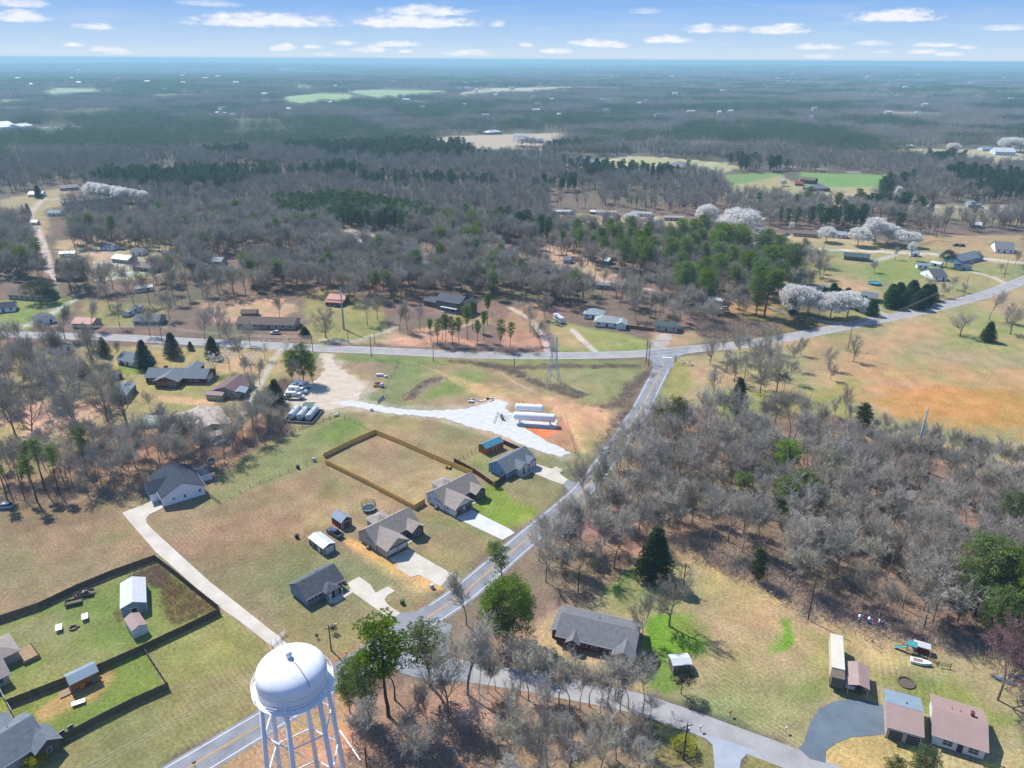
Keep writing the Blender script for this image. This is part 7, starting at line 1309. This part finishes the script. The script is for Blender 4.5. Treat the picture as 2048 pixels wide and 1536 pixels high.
LANDM = [((1310,1150),'the large dark cedar'),((1510,1160),'the dark ivy-clad tree'),((1604,1020),'the yellow-green pine'),((1568,950),'the open-crowned pine'),((1720,865),'the ivy-covered tree'),((1828,930),'the slim steel pole'),((1950,1250),'the right-hand pine clump'),((1704,1232),'the laden boat hull'),((1193,985),'the pine over the road'),((1340,870),'the roadside pine pair'),((1740,890),'the orange meadow'),((2040,1110),'the uppermost big pine crown'),((1700,1060),'the middle of the woods'),((1420,1020),'the wood centre facing the road'),((1620,1160),'the lawn edge'),
  ((720,1440),'the water tower pines'),((900,1440),'the tall single pine'),((1060,1500),'the clay clearing'),((1300,1500),'the yellow flowering bush'),((330,970),'the white house'),((60,980),'the slender pines'),((420,870),'the pale workshop'),((560,850),'the silver tanks'),((240,810),'the barn shed'),((873,618),'the two-storey house'),((670,610),'the tiered red barn'),((1525,630),'the tallest grove pine'),((1360,560),'the grove centre'),((1300,500),'the grove edge by the lane'),((1130,530),'the tiny blue cottages'),((985,505),'the red-roofed house'),((290,540),'the pink-roofed house'),((388,560),'the three-armed steel pole'),((60,600),'the long brown house'),((700,480),'the bare road cutting'),((500,560),'the clay slope'),((1440,640),'the dark green workshop')]
def near_label(lb, x, y):
    b_ = min(LANDM, key=lambda l: math.dist(G(*l[0]), (x, y))); return lb + ' near ' + b_[1]
for k_, b_, t_, lb, wf in ONE:
    x, y = G(*b_); h = zof(b_, t_) if isinstance(t_, tuple) else t_
    if k_ == 'blossom': h *= 1.12; wf *= 1.15
    xs_ = CNT[lb]; l2 = lb if len(xs_) == 1 else (ORD[sorted(xs_).index(b_[0])] + ' from the left: ' + lb if len(xs_) <= 19 else near_label(lb, x, y)); tree(k_, x, y, h, l2, lb if len(xs_) > 1 else None, wf)
    HB.append((x, y, 1.5 if NAME[k_] != 'pine_tree' else 3.0))
# ---- woods: outlines in ground metres; individual trees for the ones that show largest, the rest of each kind as woods
WOODS = [  # outline px, bare spacing m, (pine share, pine kind), height range, label
 ([(1218,965),(1260,885),(1330,845),(1440,855),(1560,865),(1700,885),(1760,925),(1900,962),(2100,1005),(2330,1080),(2360,1330),(2150,1300),(1980,1285),(1850,1265),(1740,1248),(1650,1215),(1590,1176),(1500,1128),(1400,1088),(1340,1085),(1270,1105),(1220,1175),(1150,1185),(1090,1130),(1120,1050),(1165,1000)], 6.4, 0, (11, 17), 'bare tree in the wide grey woods'),
 ([(690,1440),(740,1400),(860,1392),(1000,1425),(1130,1440),(1250,1455),(1310,1490),(1330,1600),(680,1620)], 7.6, 0, (8, 13), 'bare tree in the grove below the side road'),
 ([(-40,950),(60,905),(250,885),(420,872),(540,835),(570,858),(480,905),(350,965),(250,988),(100,998),(-60,1010)], 5.8, 0, (9, 14), 'bare tree in the tree row behind the white house'),
 ([(-60,700),(150,690),(215,760),(230,830),(150,850),(-60,850)], 9, 0, (10, 16), 'bare tree in the dense roadside stand'),
 ([(1700,835),(1760,865),(1850,888),(2060,935),(2060,960),(1850,912),(1740,885)], 3.6, 0, (6, 9), 'small bare tree along the meadow hedgerow'),
 ([(-60,460),(90,455),(240,460),(430,440),(560,430),(700,455),(880,450),(1000,470),(1100,500),(1110,560),(1180,590),(1160,620),(1040,610),(950,590),(860,600),(760,610),(700,600),(600,590),(560,585),(430,600),(350,590),(260,590),(150,590),(-60,590)], 6.7, .05, (13, 19), 'bare tree in the mid-distance woods'),
 ([(1410,720),(1440,690),(1560,690),(1600,720),(1570,800),(1500,800),(1420,790)], 10, 0, (8, 12), 'bare tree in the open group right of the junction'),
 ([(1100,455),(1300,465),(1500,490),(1560,500),(1560,580),(1500,640),(1440,655),(1300,640),(1240,610),(1100,580)], 8.0, .0, (11, 15), 'bare tree under the dark pine grove'),
 ([(1560,500),(1640,520),(1650,560),(1600,590),(1560,580)], 9, 0, (10, 13), 'bare tree beside the light blue bungalow'),
 ([(1480,405),(1640,412),(1860,440),(1850,462),(1700,440),(1540,455),(1480,445)], 8, .03, (12, 15), 'bare tree in the belt behind the blossom trees'),
]
PINES = [ # outline, spacing, kind, height, label
 ([(1290,495),(1400,485),(1560,515),(1595,560),(1560,610),(1480,632),(1420,625),(1345,600),(1330,560)], 16, 'bushypine', (17, 23), 'dark pine in the mid-distance grove'),
 ([(1095,540),(1130,500),(1200,490),(1300,500),(1300,560),(1220,560),(1130,555)], 11, 'pine', (17, 23), 'tall-stemmed pine left of the mid-distance grove'),
 ([(870,450),(960,460),(990,500),(980,520),(880,510)], 14, 'pine', (16, 22), 'pine above the two-storey house'),
 ([(930,560),(990,570),(990,610),(940,600)], 14, 'pine', (14, 18), 'pine beside the two-storey house'),
 ([(180,490),(250,490),(250,520),(180,520)], 14, 'pine', (17, 22), 'tall pine in the forked clearing'), ([(0,520),(40,520),(60,560),(0,600)], 13, 'pine', (15, 20), 'pine at the left edge clearing'),
 ([(548,420),(700,412),(860,440),(880,470),(770,480),(650,468),(560,455)], 5.4, 'youngpine', (14, 17), 'pine in the dense young plantation'),
]
AVOID_L = [(GP(MAIN), 7.5), (GP(DIAG), 6.0), (GP(SIDE), 5.0)] + [(GP(p), wd / 2 + 2) for p, wd, c, op in TRACK if op >= .55]
HBa = np.array(HB)
YARDS = [[(100,498),(180,500),(345,508),(365,552),(250,575),(100,560)], [(655,452),(790,462),(870,500),(780,505),(690,490)], [(960,488),(1070,503),(1070,532),(960,522)], [(1090,515),(1270,556),(1255,580),(1080,550)], [(-60,560),(130,565),(150,600),(-60,605)], [(60,400),(130,400),(150,520),(90,530)], [(170,395),(260,402),(250,425),(160,420)], [(400,515),(470,515),(470,545),(400,545)], [(560,520),(620,520),(620,540),(560,540)], [(820,520),(880,520),(880,548),(820,548)]]
def keep(X, Y):
    k = np.ones(X.shape, bool)
    for P in YARDS: k &= ~inpoly(X, Y, GP(P))
    for P, d in AVOID_L: k &= dline(X, Y, P) > d
    for hx, hy, hr_ in HBa: k &= (X - hx) ** 2 + (Y - hy) ** 2 > hr_ ** 2
    return k
def fill(P, sp, seed):
    rs_ = rngs(seed); xs = [p[0] for p in P]; ys = [p[1] for p in P]; gx, gy = np.meshgrid(np.arange(min(xs), max(xs), sp), np.arange(min(ys), max(ys), sp)); gx = gx.ravel() + rs_.uniform(-.48, .48, gx.size) * sp; gy = gy.ravel() + rs_.uniform(-.48, .48, gy.size) * sp
    m_ = inpoly(gx, gy, P); m_ &= keep(gx, gy); return gx[m_], gy[m_]
BAREPTS = []; PINEPTS = []
for i, (px, sp, ps, hr_, lb) in enumerate(WOODS):
    X, Y = fill(GP(px), sp, 200 + i)
    if i in (3, 5, 6): g_ = fbm(X / 34, Y / 34, 140 + i, 3) < .70; X, Y = X[g_], Y[g_]
    for x, y in zip(X, Y): (PINEPTS.append((x, y, rnd.uniform(14, 20), 'pine', 'scattered pine in the mid-distance woods')) if rnd.random() < ps else BAREPTS.append((x, y, rnd.uniform(*hr_), lb)))
for i, (px, sp, kd, hr_, lb) in enumerate(PINES):
    X, Y = fill(GP(px), sp, 300 + i); PINEPTS += [(x, y, rnd.uniform(*hr_), kd, lb) for x, y in zip(X, Y)]
nb_ = sum(1 for o in ONE if NAME[o[0]] == 'bare_tree'); np_ = sum(1 for o in ONE if NAME[o[0]] == 'pine_tree')
key = lambda p: math.hypot(p[0], p[1]) / p[2] + (1e4 if abs(p[0]) / (p[1] * .92 + 48) > .72 else 0)
BAREPTS.sort(key=key); PINEPTS.sort(key=key)
NB, NP = 298 - nb_, 298 - np_
for x, y, h, lb in BAREPTS[:NB]: tree('slim' if rnd.random() < .55 else 'bare', x, y, h, near_label(lb, x, y), lb)
for x, y, h, kd, lb in PINEPTS[:NP]: tree(kd, x, y, h, near_label(lb, x, y), lb)
# ---- instanced masses ("stuff"): far too many to count
def inst(name, label, cat, variants, X, Y, Hs, Z=None, wf=1.0, seed=5, rzs=None):
    """one object: source meshes (trunk+crown joined) scattered on a point cloud by geometry nodes"""
    src = bpy.data.collections.new(name + '_sources'); rs_ = rngs(seed)
    for i, me in enumerate(variants): src.objects.link(bpy.data.objects.new('%s_source_%02d' % (name, i), me))
    me = bpy.data.meshes.new(name); n = len(X); me.vertices.add(n); me.vertices.foreach_set('co', np.stack([X, Y, np.zeros(n) if Z is None else Z], -1).astype('f').ravel())
    for nm, ty, val in (('sc', 'FLOAT_VECTOR', np.stack([Hs * wf * rs_.uniform(.85, 1.15, n), Hs * wf * rs_.uniform(.85, 1.15, n), Hs], -1)), ('rz', 'FLOAT_VECTOR', np.stack([np.zeros(n), np.zeros(n), rs_.uniform(0, 6.283, n)], -1)), ('vi', 'INT', rs_.randint(0, len(variants), n))):
        a_ = me.attributes.new(nm, ty, 'POINT'); a_.data.foreach_set('vector' if ty != 'INT' else 'value', np.asarray(val).astype('f' if ty != 'INT' else 'i').ravel())
    o = bpy.data.objects.new(name, me); COL.objects.link(o); tag(o, label, cat, None, 'stuff')
    ng = bpy.data.node_groups.new(name, 'GeometryNodeTree'); ng.interface.new_socket('Geometry', in_out='INPUT', socket_type='NodeSocketGeometry'); ng.interface.new_socket('Geometry', in_out='OUTPUT', socket_type='NodeSocketGeometry')
    gi, go = ng.nodes.new('NodeGroupInput'), ng.nodes.new('NodeGroupOutput'); ip = ng.nodes.new('GeometryNodeInstanceOnPoints'); ci = ng.nodes.new('GeometryNodeCollectionInfo')
    ci.inputs['Collection'].default_value = src; ci.inputs['Separate Children'].default_value = True; ci.inputs['Reset Children'].default_value = True
    def na(nm, ty): q = ng.nodes.new('GeometryNodeInputNamedAttribute'); q.data_type = ty; q.inputs[0].default_value = nm; return q.outputs[0]
    L_ = ng.links.new; L_(gi.outputs[0], ip.inputs['Points']); L_(ci.outputs[0], ip.inputs['Instance']); ip.inputs['Pick Instance'].default_value = True
    L_(na('vi', 'INT'), ip.inputs['Instance Index']); er = ng.nodes.new('FunctionNodeEulerToRotation'); L_(na('rz', 'FLOAT_VECTOR'), er.inputs[0]); L_(er.outputs[0], ip.inputs['Rotation']); L_(na('sc', 'FLOAT_VECTOR'), ip.inputs['Scale']); L_(ip.outputs[0], go.inputs[0])
    md = o.modifiers.new('scatter', 'NODES'); md.node_group = ng; return o
def joined(name, pairs_, hgt):
    """trunk + crown meshes as one mesh with two materials, scaled to unit height"""
    out_ = []
    for k, (a_, b_) in enumerate(pairs_):
        Vs, Fs, Ms, o = [], [], [], 0
        for mi, me in enumerate((a_, b_)):
            v = np.empty(len(me.vertices) * 3, 'f'); me.vertices.foreach_get('co', v); Vs.append(v.reshape(-1, 3)); li = np.empty(len(me.loops), 'i'); me.loops.foreach_get('vertex_index', li); st = np.empty(len(me.polygons), 'i'); me.polygons.foreach_get('loop_start', st); tt = np.empty(len(me.polygons), 'i'); me.polygons.foreach_get('loop_total', tt); Fs.append((li + o, st, tt)); Ms.append(np.full(len(st), mi, 'i')); o += len(me.vertices)
        me2 = bpy.data.meshes.new('%s_%d' % (name, k)); V_ = np.concatenate(Vs) / hgt; me2.vertices.add(len(V_)); me2.vertices.foreach_set('co', V_.ravel()); LI = np.concatenate([f[0] for f in Fs]); me2.loops.add(len(LI)); me2.loops.foreach_set('vertex_index', LI)
        ST = np.concatenate([Fs[0][1], Fs[1][1] + len(Fs[0][0])]); me2.polygons.add(len(ST)); me2.polygons.foreach_set('loop_start', ST)
        for me in (a_, b_): me2.materials.append(me.materials[0])
        me2.polygons.foreach_set('material_index', np.concatenate(Ms)); me2.update(calc_edges=True); out_.append(me2)
    return out_
VB = joined('wood', LIB['bare'][:4] + LIB['slim'][:3], 15); VP = joined('pines', LIB['pine'][:3] + LIB['bushypine'][:1], 20); VFP = joined('far_pines', LIB['farpine'], 18); VYP = joined('young_pines', LIB['youngpine'], 18)
# lighter models for the far woods
def lowbare(seed, m):
    rs_ = rngs(seed); seg = [[0, 0, 0, 0, 0, 7, .28, .14]]; C = nrm(rs_.normal(size=(26, 3))) * rs_.uniform(.5, 1, (26, 1)) * [3.6, 3.6, 4.3] + [0, 0, 9.6]
    for c_ in C: seg.append([0, 0, rs_.uniform(4, 7), *c_, .12, .04])
    P = np.repeat(C, 14, 0) + rs_.normal(size=(26 * 14, 3)) * .8; D = nrm(P - [0, 0, 6.5] + rs_.normal(size=P.shape) * 1.5); return merge_mesh('t', [tubes(seg, 3)], BARK), merge_mesh('c', [twig_tris(P, D, rs_.uniform(.8, 1.8, len(P)), np.full(len(P), .07), rs_)], m)
LB = [lowbare(500 + i, TWIGF) for i in range(4)]; VL = joined('far_wood', LB, 14)
RB, RP = BAREPTS[NB:], PINEPTS[NP:]
if RB: a_ = np.array([p[:3] for p in RB]); inst('bare_woodland', 'grey leafless woodland in the middle distance', 'woodland', VB, a_[:, 0], a_[:, 1], a_[:, 2], seed=6)
if RP: a_ = np.array([p[:3] for p in RP]); inst('pine_plantation', 'dense dark green pine plantation in the middle distance', 'woodland', VYP, a_[:, 0], a_[:, 1], a_[:, 2], seed=7)
# far forest: default cover beyond the near properties, minus the clearings
CLEAR = [[(-100,345+40),(60,385),(100,372),(170,370),(190,400),(300,402),(300,412),(120,418),(100,460),(110,520),(60,520),(40,470),(-100,440)],
 [(1095,418),(1200,418),(1300,425),(1420,432),(1560,455),(1700,462),(1860,470),(2100,455),(2100,560),(1500,500),(1420,480),(1180,460),(1095,440)],
 [(1440,352),(1560,343),(1600,343),(1775,348),(1765,385),(1740,412),(1640,412),(1560,400),(1450,395)], [(1115,340),(1200,316),(1280,310),(1445,324),(1480,335),(1440,350),(1360,352),(1200,342)],
 [(828,286),(900,270),(1135,262),(1125,292),(1070,314),(960,314),(930,300),(840,297)], [(560,197),(640,187),(760,180),(905,183),(890,192),(720,206),(580,209)], [(900,193),(960,179),(1150,177),(1335,176),(1335,183),(1150,184),(1000,191),(930,196)],
 [(1775,292),(2100,290),(2100,332),(1860,322)], [(1755,222),(1895,226),(1895,238),(1780,236)], [(1598,163),(1670,163),(1670,172),(1598,172)], [(1368,177),(1482,176),(1482,185),(1368,186)], [(88,177),(222,179),(222,191),(100,193)], [(-10,197),(62,197),(62,207),(-10,207)], [(-60,250),(165,246),(165,262),(-60,275)],
 [(1780,405),(2100,408),(2100,440),(1850,430)], [(420,226),(480,226),(480,234),(420,234)], [(1190,196),(1260,196),(1260,204),(1190,204)]]
PINEREG = [[(-60,285),(200,255),(420,240),(690,240),(880,275),(960,310),(900,325),(700,320),(560,295),(400,285),(200,300),(-60,310)], [(380,345),(470,340),(520,370),(500,400),(400,395)], [(560,300),(960,295),(960,320),(720,330)], [(1350,255),(1560,250),(1750,285),(1850,310),(1760,318),(1600,300),(1400,285)], [(1110,340),(1330,345),(1340,365),(1130,362)],
 [(1180,215),(1700,212),(1700,225),(1180,230)], [(700,205),(1000,208),(980,228),(720,225)], [(240,176),(420,172),(420,190),(260,196)], [(1050,240),(1200,240),(1200,265),(1060,262)], [(1690,378),(1790,380),(1790,400),(1700,400)], [(1890,350),(2060,360),(2060,400),(1920,400)], [(1640,128),(1800,128),(1800,140),(1600,140)], [(0,155),(500,150),(500,156),(0,162)], [(990,280),(1110,290),(1080,300),(990,290)]]
def annulus(r0, r1, sp, seed):
    rs_ = rngs(seed); n = int((r1 * r1 - r0 * r0) * math.radians(76) / 2 / sp ** 2); a_ = np.radians(rs_.uniform(-38, 38, n)); r = np.sqrt(rs_.uniform(r0 * r0, r1 * r1, n)); return r * np.sin(a_), r * np.cos(a_)
def forest(X, Y, near=True):
    k = np.ones(X.shape, bool)
    for c_ in CLEAR: k &= ~inpoly(X, Y, GP(c_))
    for px, *_ in PINES[:] + WOODS[:]: k &= ~inpoly(X, Y, GP(px))
    if near: k &= keep(X, Y)
    k &= (fbm(X / 260, Y / 200, 91, 3) < .7) | (np.hypot(X, Y) < 1100); k &= ~((fbm(X / 60, Y / 60, 93, 3) > .71) & (np.hypot(X, Y) < 1500)); k &= ~open_land(X, Y)
    p = fbm(X / 190 + 3, Y / 130, 55, 4) > (.64 if near else .57)
    for c_ in PINEREG: p |= inpoly(X + (fbm(X / 60, Y / 60, 5, 2) - .5) * 90, Y + (fbm(X / 60, Y / 60, 6, 2) - .5) * 90, GP(c_))
    return k, p
rB = math.hypot(*G(1024, 452)); X, Y = annulus(520, 1150, 7.6, 400); k, p = forest(X, Y); far_ = Y > 530
k &= far_ ; hs = rngs(4).uniform(10, 16, len(X)) * (.86 + .3 * fbm(X / 70, Y / 70, 71, 2))
m_ = k & ~p; inst('bare_forest', 'grey-brown leafless forest beyond the houses', 'forest', VL, X[m_], Y[m_], hs[m_], seed=8)
m_ = k & p; inst('pine_forest', 'dark pine woods patched through the leafless forest', 'forest', VFP, X[m_], Y[m_], hs[m_] * 1.15, seed=9)
def patch(seed, src_pairs, n, size, m, hg, tri=26, w_=.5, ln=2.4, flat=1.0):
    rs_ = rngs(seed); X, Y = rs_.uniform(-size / 2, size / 2, (2, n)); H_ = rs_.uniform(.75, 1.15, n) * hg; P = []; D = []
    c_ = np.stack([X, Y, H_ * .66], -1); P = np.repeat(c_, tri, 0) + nrm(rs_.normal(size=(n * tri, 3))) * np.repeat(H_, tri)[:, None] * [.3, .3, .33] * flat; D = nrm(P - np.repeat(c_, tri, 0) + [0, 0, .3] + rs_.normal(size=P.shape) * .5)
    seg = np.stack([X, Y, X * 0, X, Y, H_ * .7, X * 0 + .3, X * 0 + .15], -1); return merge_mesh('t', [tubes(seg, 3)], BARK), merge_mesh('c', [twig_tris(P, D, rs_.uniform(.6, 1.2, len(P)) * ln, np.full(len(P), w_), rs_)], m)
def lay(r0, r1, sp, size, n, seed, tri, w_, ln, nm, lbs):
    X, Y = annulus(r0, r1, sp, seed); k, p = forest(X, Y, False); Z = terrain_z(X, Y) - .3
    a_ = [patch(seed + 10 + i, None, n, size, TWIGF, 13, tri, w_, ln) for i in range(3)]; b_ = [patch(seed + 20 + i, None, n, size, NEEDF, 14, tri, w_ * 1.5, ln) for i in range(3)]
    va, vb = joined(nm + 'a', a_, 13), joined(nm + 'b', b_, 14); m_ = k & ~p; inst(nm + '_bare_forest', lbs[0], 'forest', va, X[m_], Y[m_], np.full(m_.sum(), 13.), Z[m_], seed=seed + 1)
    m_ = k & p; inst(nm + '_pine_forest', lbs[1], 'forest', vb, X[m_], Y[m_], np.full(m_.sum(), 14.), Z[m_], seed=seed + 2)
lay(1120, 3200, 27, 42, 26, 600, 30, .13, 2.6, 'distant', ('blue-grey leafless forest rolling towards the plain', 'dark blue-green pine tracts in the rolling forest'))
lay(3150, 9000, 78, 120, 60, 700, 22, .6, 6.0, 'hazy', ('faint hazy leafless forest of the far plain', 'faint dark pine belts of the far plain'))
lay(8900, 21000, 210, 300, 60, 800, 14, 2.2, 16.0, 'horizon', ('leafless forest at the very horizon', 'dark pine belts at the very horizon'))
# brush, thickets, weeds
def shrub_mesh(seed, m, n=90, h=1.0, sp=.45):
    rs_ = rngs(seed); n = n // 2; P = rs_.normal(size=(n, 3)) * [sp, sp, 0] * 1.6; D = nrm(rs_.normal(size=(n, 3)) * [1.0, 1.0, .2] + [0, 0, .8]); v1 = twig_tris(P, D, rs_.uniform(.6, 1.1, n) * h, np.full(n, .025), rs_); P2 = np.repeat(P + D * .4, 2, 0); D2 = nrm(np.repeat(D, 2, 0) + rs_.normal(size=P2.shape) * .5); v2 = twig_tris(P2, D2, rs_.uniform(.3, .7, len(P2)) * h, np.full(len(P2), .018), rs_); return merge_mesh('s', [v1, v2], m)
SH = [shrub_mesh(900 + i, BRU) for i in range(3)]; SHO = [shrub_mesh(910 + i, BRUO) for i in range(3)]; SHG = [merge_mesh('g', [clump_tris(np.array([[0, 0, .4]]), [.5], 90, .16, rngs(920 + i), .8, .6)], MAG) for i in range(2)]
def brush(name, label, px, sp, h, v, seed=1, line_=None):
    sp *= 1.35; h *= .8
    P = GP(px)
    if line_:
        rs_ = rngs(seed); Q = smooth(P, 5); X, Y = [], []
        for a_, b_ in zip(Q[:-1], Q[1:]):
            L_ = math.dist(a_, b_); n = max(1, int(L_ * line_ / sp ** 2)); t_ = rs_.uniform(0, 1, n); X += list(a_[0] + (b_[0] - a_[0]) * t_ + rs_.normal(size=n) * line_ * .3); Y += list(a_[1] + (b_[1] - a_[1]) * t_ + rs_.normal(size=n) * line_ * .3)
        X, Y = np.array(X), np.array(Y)
    else: X, Y = fill(P, sp, seed)
    if len(X): inst(name, label, 'brush', v, X, Y, rngs(seed).uniform(.6, 1.3, len(X)) * h, seed=seed)
brush('brush_row', 'grey-brown bramble row along the ditch below the main road', [(900,722),(960,728),(1020,735),(1100,733),(1200,733),(1280,732)], 1.0, 1.5, SH, 11, 3.6); brush('brush_row', 'bramble row running down from the ditch past the pylon', [(960,728),(1010,738),(1060,760),(1110,778),(1160,795)], .9, 1.6, SH, 12, 3.4)
brush('brush_row', 'scrub strip beside the upper diagonal road', [(1295,745),(1270,770),(1235,805),(1205,815),(1195,810)], 1.0, 1.5, SH, 13, 5.0); brush('brush_row', 'roadside scrub left of the diagonal road', [(1262,810),(1235,845),(1210,880),(1196,905)], 1.1, 1.3, SH, 14, 4.0); brush('bramble_patch', 'dry bramble patch in the middle of the mown field', [(818,800),(835,778),(850,765),(885,755)], .8, 1.3, SH, 15, 3.2)
brush('overgrown_patch', 'rust-brown overgrown weeds in the fenced corner', [(315,1130),(350,1160),(430,1218),(400,1235),(345,1250),(325,1210),(312,1180),(262,1150)], .75, 1.1, SHO, 16); brush('overgrown_patch', 'grey dead brush at the top of the fenced corner', [(262,1150),(310,1127),(335,1150),(320,1180),(300,1175)], .9, 1.3, SH, 17)
brush('brush_row', 'undergrowth at the foot of the tree row left of the white house', [(10,985),(100,985),(250,975),(350,950),(480,895),(560,850)], 1.3, 1.8, SH, 18, 11); brush('brush_row', 'dense scrub at the edge of the right woods', [(1340,1090),(1400,1098),(1500,1140),(1600,1195),(1700,1235),(1850,1270),(1960,1290)], 1.2, 2.2, SH, 19, 9)
brush('brush_row', 'underbrush along the meadow hedgerow', [(1600,840),(1700,862),(1850,900),(2050,945)], 1.2, 2.0, SH, 20, 7); brush('brush_row', 'grey thicket between field and woods', [(1560,835),(1640,845),(1700,850)], 1.2, 2.2, SH, 21, 12); brush('bramble_patch', 'thicket filling the bottom edge grove', [(700,1440),(860,1420),(1000,1470),(900,1536),(760,1600),(700,1536)], 1.8, 2.0, SH, 22)
brush('brush_row', 'scrub under the pines above the main road', [(860,690),(940,697),(1060,702),(1085,700)], 1.3, 2.2, SH, 23, 7); brush('bramble_patch', 'dark scrub above the road right of the workshop', [(1390,640),(1460,640),(1560,650),(1560,665),(1480,680),(1400,672)], 1.8, 2.6, SH, 24); brush('weed_row', 'ivy and weeds on the wire fence below the silver tanks', [(560,872),(620,852),(672,833)], .8, .8, SH, 25, 1.2)
brush('brush_row', 'scrub along the left of the gravel lot', [(545,860),(560,830),(550,800),(570,760)], 1.2, 2.0, SH, 26, 6); brush('brush_row', 'undergrowth through the left bare trees', [(230,900),(330,880),(440,890),(540,840)], 1.5, 1.8, SH, 27, 12)
brush('woodland_floor', 'low scrub under the wide grey woods', [(1230,965),(1330,860),(1560,880),(1760,935),(2048,1005),(2048,1250),(1850,1255),(1650,1200),(1500,1120),(1340,1080),(1150,1170),(1120,1060)], 2.6, 1.6, SH, 28)
brush('firewood_weeds', 'brown weeds along the left wall of the garden shed', [(226,1215),(240,1245)], .6, .6, SHO, 29, 1.5)
# ---------------------------------------------------------------- the air
hz = MB().box(-24000, 24000, -3000, 26500, -190, 124); hzm = bpy.data.materials.new('haze'); hzm.use_nodes = True; t = hzm.node_tree; t.nodes.clear()
pv = N(t, 'ShaderNodeVolumePrincipled'); pv.inputs['Color'].default_value = (.46, .77, .90, 1); pv.inputs['Density'].default_value = HAZE_D; pv.inputs['Anisotropy'].default_value = 0.1; mo = N(t, 'ShaderNodeOutputMaterial'); lk(t, pv.outputs[0], mo.inputs['Volume'])
tag(hz.build('haze', hzm), 'thin blue haze over the whole plain', None, None, 'stuff')
